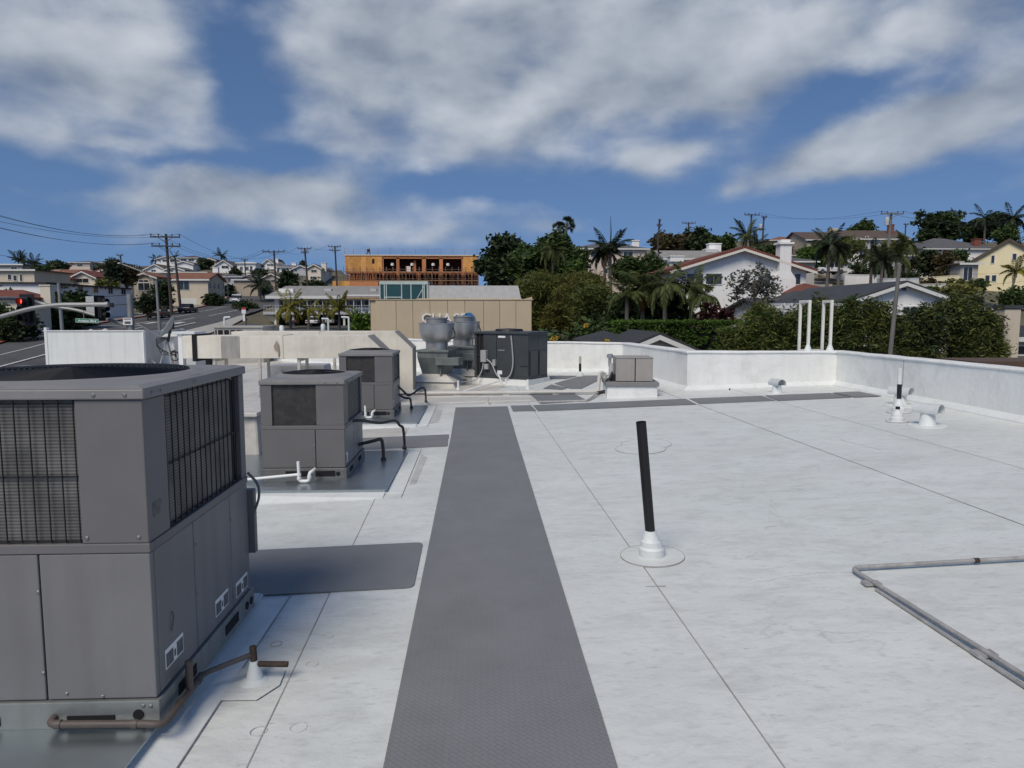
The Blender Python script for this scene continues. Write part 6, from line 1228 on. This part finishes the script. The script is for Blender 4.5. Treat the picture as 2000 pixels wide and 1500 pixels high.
tree('dark rounded tree on the skyline behind the tile house', 1272, 1345, 452, 505, 122, LV['brown'], 3200, .5, lobes=10); tree('broad dark skyline tree below the T shaped pole', 1325, 1395, 446, 500, 128, LV['dark'], 3200, .5, lobes=10); tree('lighter skyline tree right of the dark pair', 1385, 1430, 458, 490, 126, LV['ficus'], 1800, .45)
palm('queen palm on the skyline above the tile gable', 1458, 458, 112, 3.4, 'palm', 18, elev=(-.7, 1.2)); palm('low palm behind the tile roof ridge', 1478, 478, 108, 2.6, 'dark', 14)
tree('round bright green tree behind the white chimney', 1558, 1622, 474, 526, 94, LV['bright'], 3400, .36, lobes=9)
tree('dark bush below the orange brown hilltop house', 1500, 1545, 468, 500, 112, LV['dark'], 1800, .4, name='bush', cat='bush')
palm('tall queen palm over the hillside driveway', 1622, 478, 76, 3.1, 'dark', 22, 1617, elev=(-.9, 1.1), dead=2); palm('queen palm behind the tall driveway palm', 1640, 490, 84, 2.8, 'palm', 18, elev=(-.8, 1.0))
palm('slender queen palm left of the crossarm pole', 1703, 500, 84, 3.0, 'palm', 20, 1703, elev=(-.8, 1.0), dead=1); palm('slender queen palm touching the crossarm pole', 1724, 508, 80, 2.8, 'dark', 18, 1722, elev=(-.7, 1.0)); palm('yellow tipped palm right of the crossarm pole', 1752, 498, 88, 3.2, 'palm', 18, 1748, elev=(-.8, .9)); palm('wispy palm above the terraces', 1772, 476, 96, 2.8, 'palm', 14, elev=(-.6, 1.0))
tree('feathery tree on the skyline behind the split level house', 1655, 1705, 434, 470, 132, LV['ficus'], 2400, .45, lobes=9)
tree('big spreading dark tree on the right skyline', 1790, 1880, 404, 482, 150, LV['dark'], 5200, .5, lobes=13, m2=LV['ficus'])
tree('dark skyline tree clump left of the yellow house', 1882, 1935, 425, 480, 130, LV['dark'], 3400, .45, lobes=10); tree('dark tree filling behind the yellow gable', 1925, 1985, 412, 475, 128, LV['dark'], 3400, .45, lobes=10); palm('feather palm towering behind the yellow gable', 1978, 425, 118, 3.4, 'dark', 18, elev=(-.7, 1.0)); palm('dark feather palm beside the skyline tree clump', 1925, 425, 122, 3.2, 'dark', 16, elev=(-.7, 1.0))
tree('twisted dark shrub tree before the white porch house', 1785, 1830, 482, 545, 99, LV['dark'], 2800, .32, lobes=9); tree('tall rusty brown shrub tree before the ranch house', 1828, 1872, 484, 556, 96, LV['brown'], 2600, .3, lobes=8); tree('spiky dark tree left of the yellow house porch', 1866, 1890, 488, 520, 97, LV['ficus'], 1100, .3, lobes=6)
palm('sunlit feather palm before the yellow house', 1985, 530, 78, 2.3, 'yellow', 16, 1975, elev=(-.6, 1.0), r=.12); tree('dark bush below the yellow house', 1962, 2010, 560, 612, 66, LV['ficus'], 2200, .28, name='bush', cat='bush')
for k, (a, b, y0, y1, d_, mm, lab) in enumerate(((1735, 1800, 528, 556, 93, 'dark', 'dark shrub above the stepped retaining wall'), (1795, 1850, 546, 566, 87, 'brown', 'brownish shrub between the terrace walls'), (1845, 1900, 550, 572, 85, 'olive', 'olive shrub between the terrace walls'), (1890, 1925, 545, 572, 86, 'ficus', 'green shrub at the corner of the yellow house'), (1660, 1700, 500, 540, 98, 'dark', 'dark shrub beside the white garage'), (1755, 1790, 505, 540, 97, 'brown', 'brown shrub before the white porch house'), (1810, 1850, 558, 572, 82, 'bright', 'light green ground shrub on the lower terrace'))):
    tree(lab, a, b, y0, y1, d_, LV[mm], 1500, .26, name='shrub', cat='shrub', lobes=8, clump=.35, trunk=False)
for (a, b, y0, y1, d_, mm, n_, lab) in ((1590, 1650, 490, 530, 104, 'ficus', 2400, 'leafy bush behind the parked white vehicle'), (1690, 1745, 505, 548, 94, 'ficus', 2600, 'green bush among the slender queen palms'), (1640, 1690, 462, 500, 112, 'olive', 2200, 'olive tree hanging over the lower white terrace'), (1720, 1790, 470, 520, 108, 'olive', 3000, 'pale olive tree left of the white porch house'), (1480, 1530, 478, 512, 100, 'ficus', 1800, 'green bush rising behind the tile roof'), (1936, 1990, 440, 482, 112, 'ficus', 2600, 'green tree peeping over the yellow gable'), (1200, 1262, 500, 560, 82, 'ficus', 3000, 'green tree below the pink house windows'), (1830, 1900, 560, 580, 78, 'olive', 1600, 'olive ground shrub under the lower terrace wall')):
    tree(lab, a, b, y0, y1, d_, LV[mm], n_, .3, lobes=10)
# clipped hedge and the tall bamboo screen
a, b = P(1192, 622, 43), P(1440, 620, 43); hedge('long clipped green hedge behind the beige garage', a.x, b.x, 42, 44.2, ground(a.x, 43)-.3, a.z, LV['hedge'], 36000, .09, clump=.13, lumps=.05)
screen('olive bamboo screen merging into the clipped hedge', [(1425,640),(1445,622),(1470,612),(1500,600)], 31.5, LV['bamboo'], LV['hedge'], 19000)
screen('tall bamboo screen behind the ladder rails', [(1480,604),(1520,598),(1545,606),(1575,596)], 31, LV['bamboo'], LV['ficus'])
screen('dense bamboo screen between ladder rails and leaning pole', [(1560,600),(1600,590),(1640,588),(1665,592)], 30.5, LV['ficus'], LV['bamboo'])
screen('bamboo screen ending at the leaning pole', [(1650,590),(1690,585),(1715,592),(1735,612),(1750,622)], 30.5, LV['bamboo'], LV['dark'])
screen('dark lower bamboo screen just right of the leaning pole', [(1740,622),(1770,620),(1800,606),(1830,600)], 30.5, LV['dark'], LV['bamboo'])
screen('tallest bamboo screen beside the beige chimney box', [(1820,602),(1850,585),(1880,574),(1915,580),(1940,600),(1955,640)], 30.5, LV['bamboo'], LV['dark'], 32000)
for px, py, d_, lab in ((1083, 660, 27, 'yellow flower head peeping over the parapet beside the charcoal unit'), (1184, 668, 27, 'yellow flower head peeping over the parapet before the shed'), (1144, 636, 33, 'yellow flower spike left of the shed roof')):
    q = P(px, py, d_); g0 = ground(q.x, d_); t = thing('flower_stalk', lab, 'flower', (q.x, d_, g0)); h = q.z-g0; leaves('flower_head', [((0, 0, h), (.13, .13, .13))], 90, .07, mat('flower_yellow', (.42, .28, .04), .7, island=.3), t, 5+px, 1.2, .06); MB().tube([(0, 0, -.2), (.05, 0, h*.5), (0, 0, h)], .02, 5).build('stalk', LV['hedge'], t)

# ------------------------------------------------------------------ vegetation, left
palm('paired feather palm on the far left skyline', 36, 509, 152, 3.0, 'dark', 14); palm('second feather palm of the far left skyline pair', 47, 510, 155, 2.8, 'dark', 13); palm('dark palm right of the far left skyline pair', 66, 513, 150, 2.7, 'dark', 15, elev=(-.8, 1.3))
for a in ((96, 136, 507, 536, 172, 'dark', 2600, .5, 'round dark tree left of the square cream house'), (70, 100, 518, 548, 150, 'ficus', 1800, .42, 'leafy tree below the far left palms'), (182, 214, 517, 552, 150, 'dark', 2000, .42, 'dark tree before the stepped cream house'), (205, 232, 505, 566, 118, 'palmd', 2600, .36, 'tall shaggy tree beside the tan arched house'), (228, 262, 512, 562, 120, 'brown', 2200, .36, 'brownish tree left of the tan arched house'), (188, 225, 546, 575, 112, 'olive', 1700, .3, 'olive shrub above the apartment roof'), (296, 334, 540, 612, 112, 'dark', 3600, .36, 'dark tree between the tan house and garage house'), (268, 305, 570, 612, 98, 'dark', 2200, .3, 'dark shrub behind the parked black car'), (545, 582, 524, 578, 150, 'dark', 3800, .4, 'dense dark cypress behind the carport building'), (584, 632, 545, 575, 158, 'dark', 2600, .42, 'dark tree row left of the timber building'), (410, 460, 560, 592, 160, 'dark', 2600, .4, 'dark hedge tree along the uphill pavement'), (450, 520, 562, 585, 170, 'ficus', 2800, .4, 'green hedge tree above the uphill street'), (385, 418, 508, 535, 212, 'dark', 1900, .5, 'dark tree below the hilltop houses'), (450, 470, 524, 540, 190, 'dark', 1100, .45, 'small dark bush under the shuttered house'), (494, 520, 526, 540, 190, 'dark', 1100, .45, 'small dark bush under the cubist house'), (486, 520, 556, 580, 165, 'bright', 1500, .36, 'light green bush beside the agave'), (400, 440, 575, 605, 140, 'dark', 1800, .36, 'dark shrub at the garage house corner'), (455, 500, 602, 620, 130, 'dark', 1800, .3, 'low dark shrubs on the street bank'), (540, 552, 508, 520, 240, 'dark', 500, .5, 'small treetop between ridge houses'), (586, 598, 509, 522, 230, 'dark', 500, .5, 'little pine top behind the grey side walled house')):
    tree(a[8], a[0], a[1], a[2], a[3], a[4], LV[a[5]], a[6], a[7], lobes=8)
palm('feather palm on the hilltop between white houses', 432, 500, 232, 3.2, 'dark', 13); palm('small palm left of the hilltop gable house', 303, 506, 236, 3.0, 'dark', 10); palm('small palm behind the tall utility pole on the hilltop', 340, 502, 236, 3.0, 'dark', 10)
palm('big bushy palm above the street bank', 508, 560, 152, 4.2, 'dark', 20, elev=(-.5, 1.3))
tree('dark leafy tree beside the cream red roofed house', 78, 124, 562, 640, 81, LV['ficus'], 5600, .36, lobes=10); tree('dense dark tree before the white apartment block', 114, 172, 568, 640, 84, LV['dark'], 5600, .36, lobes=12, m2=LV['ficus']); tree('green shrub at the far left below the tile roof', -25, 22, 590, 640, 70, LV['ficus'], 3200, .26, name='shrub', cat='shrub'); tree('big dark shrub under the red signal', -10, 60, 612, 675, 71, LV['dark'], 5200, .28, name='shrub', cat='shrub', lobes=12); tree('dark shrub row along the left pavement', 50, 150, 620, 664, 82, LV['dark'], 6000, .28, name='shrub', cat='shrub', lobes=14); tree('rounded dark shrub before the apartment block corner', 100, 180, 614, 652, 88, LV['ficus'], 4200, .28, name='shrub', cat='shrub', lobes=10)
tree('dark shrub over the white apartment wall', 0, 30, 555, 582, 84, LV['dark'], 1200, .25, name='shrub', cat='shrub', trunk=False)
palm('yellow green palm before the carport deck, the tallest of its row', 566, 600, 104, 3.4, 'yellow', 18, elev=(-.8, 1.2)); palm('short yellow green palm in the middle of the carport row', 602, 604, 104, 2.6, 'yellow', 16, elev=(-.8, .9)); palm('bright yellow green palm at the end of the carport row', 662, 602, 102, 3.0, 'yellow', 18, elev=(-.8, 1.2)); palm('thin young palm between carport columns', 632, 606, 103, 2.2, 'yellow', 12)
tree('round green bush at the left corner of the bank building', 684, 730, 598, 690, 64, LV['hedge'], 4600, .22, name='bush', cat='bush', lobes=10); tree('small dark street tree before the white pickup', 470, 486, 588, 606, 96, LV['dark'], 700, .25, lobes=5)
tree('street tree on the left pavement near the kerb', 10, 44, 622, 660, 70, LV['dark'], 1200, .2, lobes=6)

# ------------------------------------------------------------------ poles, wires, signals
WOOD = mat('pole_wood', (.060, .050, .045), .9, var=.3, scale=3, stretch=(4, 4, .4), bump=.4); WOODG = mat('pole_wood_grey', (.16, .15, .14), .9, var=.3, scale=3, stretch=(4, 4, .4)); STEELG = mat('pole_steel', (.28, .285, .28), .5, metal=.4); INSUL = mat('insulator', (.05, .045, .045), .4)
def upole(label, px, yt, d, arms=(), r=.16, base_px=None, m=WOOD, tf=None, name='utility_pole', yb=None):
    tp = P(px, yt, d); bx = P(base_px or px, yt, d).x; gz = ground(bx, d); t = thing(name, label, 'pole', (bx, d, gz)); tpl = tp-t.location
    MB().tube([(0, 0, -.5), tpl*.5, tpl], [r*1.15, r, r*.8], 8).build('pole', m, t, smooth=True); att = []
    for (dy, hw, rot) in arms:
        f = 1-dy/F*d/max(tpl.z, 1); c = tpl*f; a = rad(rot); u = Vector((math.cos(a), math.sin(a), 0)); e = hw/F*d
        MB().hexa([c-u*e+Vector((0,-r-.1,-.07)), c+u*e+Vector((0,-r-.1,-.07)), c+u*e+Vector((0,-r,-.07)), c-u*e+Vector((0,-r,-.07))], [c-u*e+Vector((0,-r-.1,.07)), c+u*e+Vector((0,-r-.1,.07)), c+u*e+Vector((0,-r,.07)), c-u*e+Vector((0,-r,.07))]).build('crossarm', m, t)
        for s in (-.95, -.45, .45, .95): q = c+u*e*s+Vector((0, -r-.05, .07)); MB().lathe([(.03, 0), (.03, .08), (.075, .1), (.075, .2), (.03, .26)], 8, q).build('insulator', INSUL, t); att.append(q+Vector((0, 0, .26))+t.location)
        for s in (-.5, .5): MB().tube([c+u*e*s+Vector((0, -r-.11, -.05)), c+Vector((0, -r*.9, -.55))], .03, 4).build('arm_brace', m, t)
    if tf: c = tpl*(1-tf/F*d/tpl.z); MB().lathe([(.01, -.5), (.24, -.48), (.26, .0), (.26, .42), (.2, .5), (.01, .52)], 12, c+Vector((-.45, 0, 0))).build('transformer', wmat('grey'), t, smooth=True)
    return att
def wire(label, a, b, sag, r=.022, group='overhead power lines'):
    a, b = Vector(a), Vector(b); pts = []
    for k in range(15): s = k/14; p = a.lerp(b, s); p.z -= sag*4*s*(1-s); pts.append(p-a)
    o = MB().tube(pts, r, 4).build('power_line', WIREB, None, loc=a); return tag(o, label, 'power line', group)
A = upole('tall double crossarm utility pole beside the uphill street', 324, 457, 78, ((6, 27, 4), (23, 26, 4)), .17, 330)
upole('short black pole beside the garage house', 342, 504, 118, (), .22, 349)
Bp = upole('utility pole with one wide crossarm behind the carport roof', 535, 489, 120, ((3, 21, 0),), .17, 538); Cp = upole('utility pole with two arms right of the cypress', 595, 484, 135, ((2, 13, 0), (9, 7, 0)), .18, 602); Dp = upole('utility pole beside the timber building with two crossarms', 654, 480, 145, ((2, 12, 0), (9, 10, 0)), .18, 658)
upole('small distant utility pole on the left ridge', 217, 503, 190, ((1, 4, 0),), .15); upole('leaning lamp pole with short arm above the tan house', 235, 498, 150, ((1, 6, 0),), .17, 240); upole('thin distant pole before the cubist house', 478, 506, 170, ((2, 6, 0),), .15)
E_ = upole('pole with short arm on the skyline above the pink house', 1288, 430, 115, ((2, 2, 0), (11, 5, 0)), .16, 1284); upole('T shaped utility pole behind the skyline trees', 1345, 434, 140, ((2, 13, 0),), .16); Fp = upole('T shaped utility pole beside the skyline queen palm', 1468, 418, 118, ((2, 15, 0),), .16, 1465); upole('narrow pole with transformer right of the skyline queen palm', 1492, 423, 120, ((2, 5, 0),), .16, 1490, tf=20)
Gp = upole('crossarm utility pole with transformer among the queen palms', 1741, 415, 88, ((3, 23, 0),), .19, 1735, WOODG, tf=17); upole('small pole behind the brick chimney', 1769, 437, 150, ((2, 5, 0),), .14)
upole('bare leaning wooden pole rising from the bamboo screen', 1757, 516, 29, (), .095, 1736, WOODG, name='wooden_pole')
far = P(-180, 360, 30)
for k, (i, yy) in enumerate(((0, 384), (1, 388), (3, 405))): wire(('outermost', 'second', 'far side')[k]+' thin power line running off from the top crossarm of the tall pole', A[i], P(-120, yy, 40), .9, .014)
for k, (i, yy) in enumerate(((4, 413), (5, 416), (7, 486))): wire(('outer thin power line off the lower crossarm of the tall pole', 'inner thin power line off the lower crossarm of the tall pole', 'low cable running toward the far left palms')[k], A[i] if i < 7 else P(300, 520, 120), P(-120, yy, 42) if i < 7 else P(-100, 480, 60), .8, .014 if i < 7 else .02)
for lab, i, j in (('near side', 0, 0), ('far side', 3, 3), ('inner', 1, 1), ('lowest', 4, 1)): wire(lab+' sagging power line between the tall pole and the wide crossarm pole', A[i], Bp[j], 2.0, .016)
for lab, i, j in (('left hand', 0, 0), ('right hand', 3, 3)): wire(lab+' power line between the wide crossarm pole and the cypress pole', Bp[i], Cp[j], 1.0, .018); wire(lab+' power line between the cypress pole and the timber building pole', Cp[i], Dp[j], .8, .018)
for lab, i, j in (('left hand', 0, 0), ('right hand', 3, 3)): wire(lab+' power line between the two palm poles of the skyline', Fp[j], Gp[i], 1.0, .016); wire(lab+' power line leaving the crossarm pole toward the spreading tree', Gp[i], P(1990, 426 if i else 430, 120), 1.2, .018)
wire('service wire crossing before the yellow house', Gp[0]-Vector((0, 0, 7)), P(2100, 520, 80), .8, .018); wire('second service wire crossing before the yellow house', Gp[1]-Vector((0, 0, 9)), P(2100, 535, 80), .7, .018); wire('wire from the skyline short arm pole to the pink house chimney', E_[0]-Vector((0, 0, 3)), P(1256, 478, 98), .3, .018)
# street lamps
def lamp(label, px, yt, d, arm=None, r=.09, base_px=None):
    tp = P(px, yt, d); bx = P(base_px or px, yt, d).x; gz = ground(bx, d); t = thing('street_lamp', label, 'street lamp', (bx, d, gz)); q = tp-t.location
    MB().tube([(0, 0, -.2), q*.5, q], [r*1.2, r, r*.7], 8).build('pole', STEELG, t, smooth=True); MB().lathe([(r*2.2, -.2), (r*2.2, .25), (r*1.3, .4)], 10).build('base', STEELG, t)
    if arm: e = P(*arm, d)-t.location; MB().tube(smoothpath([q-Vector((0, 0, .3)), q.lerp(e, .3)+Vector((0, 0, .15)), e]), .045, 6).build('arm', STEELG, t, smooth=True); MB().lathe([(.02, .06), (.16, .04), (.2, -.04), (.12, -.1)], 10, e).build('lantern', STEELG, t)
lamp('street lamp with long arm beside the tall utility pole', 305, 548, 60, (234, 514), .13, 309); lamp('plain grey street pole before the dense dark tree', 114, 553, 46, None, .12, 119); lamp('thin street pole on the uphill pavement', 442, 530, 150, None, .11, 444)
# traffic signals
def head(t, c, face=0, lit=False, s=1.0):
    hd = B(-.19*s, .19*s, -.12, .12, -.55*s, .55*s); hd.xf(Matrix.Translation(c) @ Matrix.Rotation(face, 4, 'Z')); o = hd.build('signal_head', BLACK, t, bevel=.03)
    bp_ = B(-.34*s, .34*s, .125, .14, -.68*s, .68*s); bp_.xf(Matrix.Translation(c) @ Matrix.Rotation(face, 4, 'Z')); bp_.build('backplate', BLACK, o)
    for k, z in enumerate((.36*s, 0, -.36*s)):
        v = MB().lathe([(.15*s, 0), (.155*s, .26*s), (.145*s, .26*s), (.14*s, 0)], 14).xf(Matrix.Translation(c) @ Matrix.Rotation(face, 4, 'Z') @ Matrix.Translation((0, -.12, z)) @ Matrix.Rotation(rad(90), 4, 'X')); v.build('visor', BLACK, o)
        lm = DARK
        if lit and k == 0:
            lm = bpy.data.materials.new('red_lamp'); lm.use_nodes = True; b_ = lm.node_tree.nodes['Principled BSDF']; b_.inputs['Base Color'].default_value = (.5, .01, .01, 1); b_.inputs['Emission Color'].default_value = (1, .06, .04, 1); b_.inputs['Emission Strength'].default_value = 2.2
        MB().lathe([(.0, .0), (.135*s, .0), (.1*s, .04), (0, .05)], 14).xf(Matrix.Translation(c) @ Matrix.Rotation(face, 4, 'Z') @ Matrix.Translation((0, -.13, z)) @ Matrix.Rotation(rad(90), 4, 'X')).build('lens', lm, o)
    return o
D = 36.0; q = P(253, 575, D); gz = ground(q.x, D); t = thing('traffic_signal', 'traffic signal pole with rising mast arm carrying a red light', 'traffic light', (q.x, D, gz)); L = lambda px, py, d=D: P(px, py, d)-t.location
MB().tube([(0, 0, -.3), (0, 0, q.z-gz)], [.19, .14], 12).build('pole', STEELG, t, smooth=True); MB().tube(smoothpath([L(252, 637), L(206, 622), L(150, 606), L(112, 600), L(70, 590), L(30, 583, 35), L(-6, 583, 34)]), [.10]*7*6+[.08] if False else .085, 8).build('mast_arm', STEELG, t, smooth=True)
head(t, L(50, 605, 34), rad(-6), True, 1.05); head(t, L(199, 602, 35.5), rad(70), False, .9)
bk_ = B(-.28, .28, .0, .2, -.45, .45); bk_.xf(Matrix.Translation(L(179, 597, 36.2))); bk_.build('control_box', wmat('grey'), t, bevel=.02)
for py in (576, 594): MB().tube([L(253, py), L(190, py+4)], .018, 5).build('cable', RUBBER, t)
sg = B(-.22, .22, -.2, -.17, -.22, .12); sg.xf(Matrix.Translation(L(253, 626))); sg = sg.build('plate_sign', STICK, t)
mb = B(-.14, .14, -.205, -.2005, -.16, -.04); mb.xf(Matrix.Translation(L(253, 626))); mb.build('print', STICKD, sg); mb = B(-.17, .17, -.205, -.2005, .05, .09); mb.xf(Matrix.Translation(L(253, 626))); mb.build('print', STICKD, sg)
D = 28.0; q = P(-160, 700, D); gz = ground(q.x, D); t = thing('signal_mast', 'curved signal mast arm crossing in from beyond the left edge', 'traffic light', (q.x, D, gz)); L = lambda px, py, d=D: P(px, py, d)-t.location
MB().tube([(0, 0, -.3), (0, 0, L(-160, 650).z)], .16, 10).build('pole', STEELG, t, smooth=True); MB().tube(smoothpath([L(-158, 660), L(-80, 640), L(0, 619), L(60, 603), L(110, 596), L(160, 595), L(207, 594.5)]), .085, 8).build('mast_arm', STEELG, t, smooth=True); MB().tube([L(204, 595), L(212, 594)], .10, 8).build('end_cap', STEELG, t)
D = 34.0; a, b = P(148, 631, D), P(192, 622, D); t = thing('street_name_sign', 'green street name sign hanging from the rising mast arm', 'street sign', ((a.x+b.x)/2, D, (a.z+b.z)/2), (0, rad(2), 0)); w = b.x-a.x; h = (b.z-a.z)*.86
B(-w/2, w/2, 0, .03, -h/2, h/2).build('panel', mat('sign_green', (.01, .24, .14), .5, var=.05, bump=0), t, bevel=.01); mb = MB(); e = .012
for b_ in ((-w/2, w/2, h/2-e, h/2), (-w/2, w/2, -h/2, -h/2+e), (-w/2, -w/2+e, -h/2+e, h/2-e), (w/2-e, w/2, -h/2+e, h/2-e)): mb.box(b_[0], b_[1], -.006, -.001, b_[2], b_[3])
mb.build('border', STICK, t)
me = text_mesh('Aviation Blvd', h*.80, .002, .004); xs_ = [v.co.x for v in me.vertices]; k = (w*.80)/(max(xs_)-min(xs_)); me.materials.append(STICK); o = bpy.data.objects.new('lettering', me); COL.objects.link(o); o.parent = t; o.rotation_euler = (rad(90), 0, 0); o.location = (-w*.40-min(xs_)*k, -.008, -h*.28); o.scale = (k, 1, 1)
for x in (-w*.15,): MB().tube([(x, .015, h/2), (x, .015, h/2+.35)], .02, 6).build('hanger', STEELG, t)
D = 84; q = P(476, 605, D); gz = ground(q.x, D); t = thing('post_sign', 'small white sign with red top band on a post by the parking lot', 'sign', (q.x, D, gz)); z = q.z-gz
MB().tube([(0, 0, -.2), (0, 0, z+.3)], .035, 6).build('post', STEELG, t); B(-.24, .24, -.05, -.036, z-.45, z+.25).build('panel', STICK, t); B(-.24, .24, -.056, -.051, z+.02, z+.25).build('red_band', mat('sign_red', (.4, .04, .03), .5), t); B(-.12, .12, -.05, -.036, z-1.3, z-.5).build('lower_panel', STICK, t)
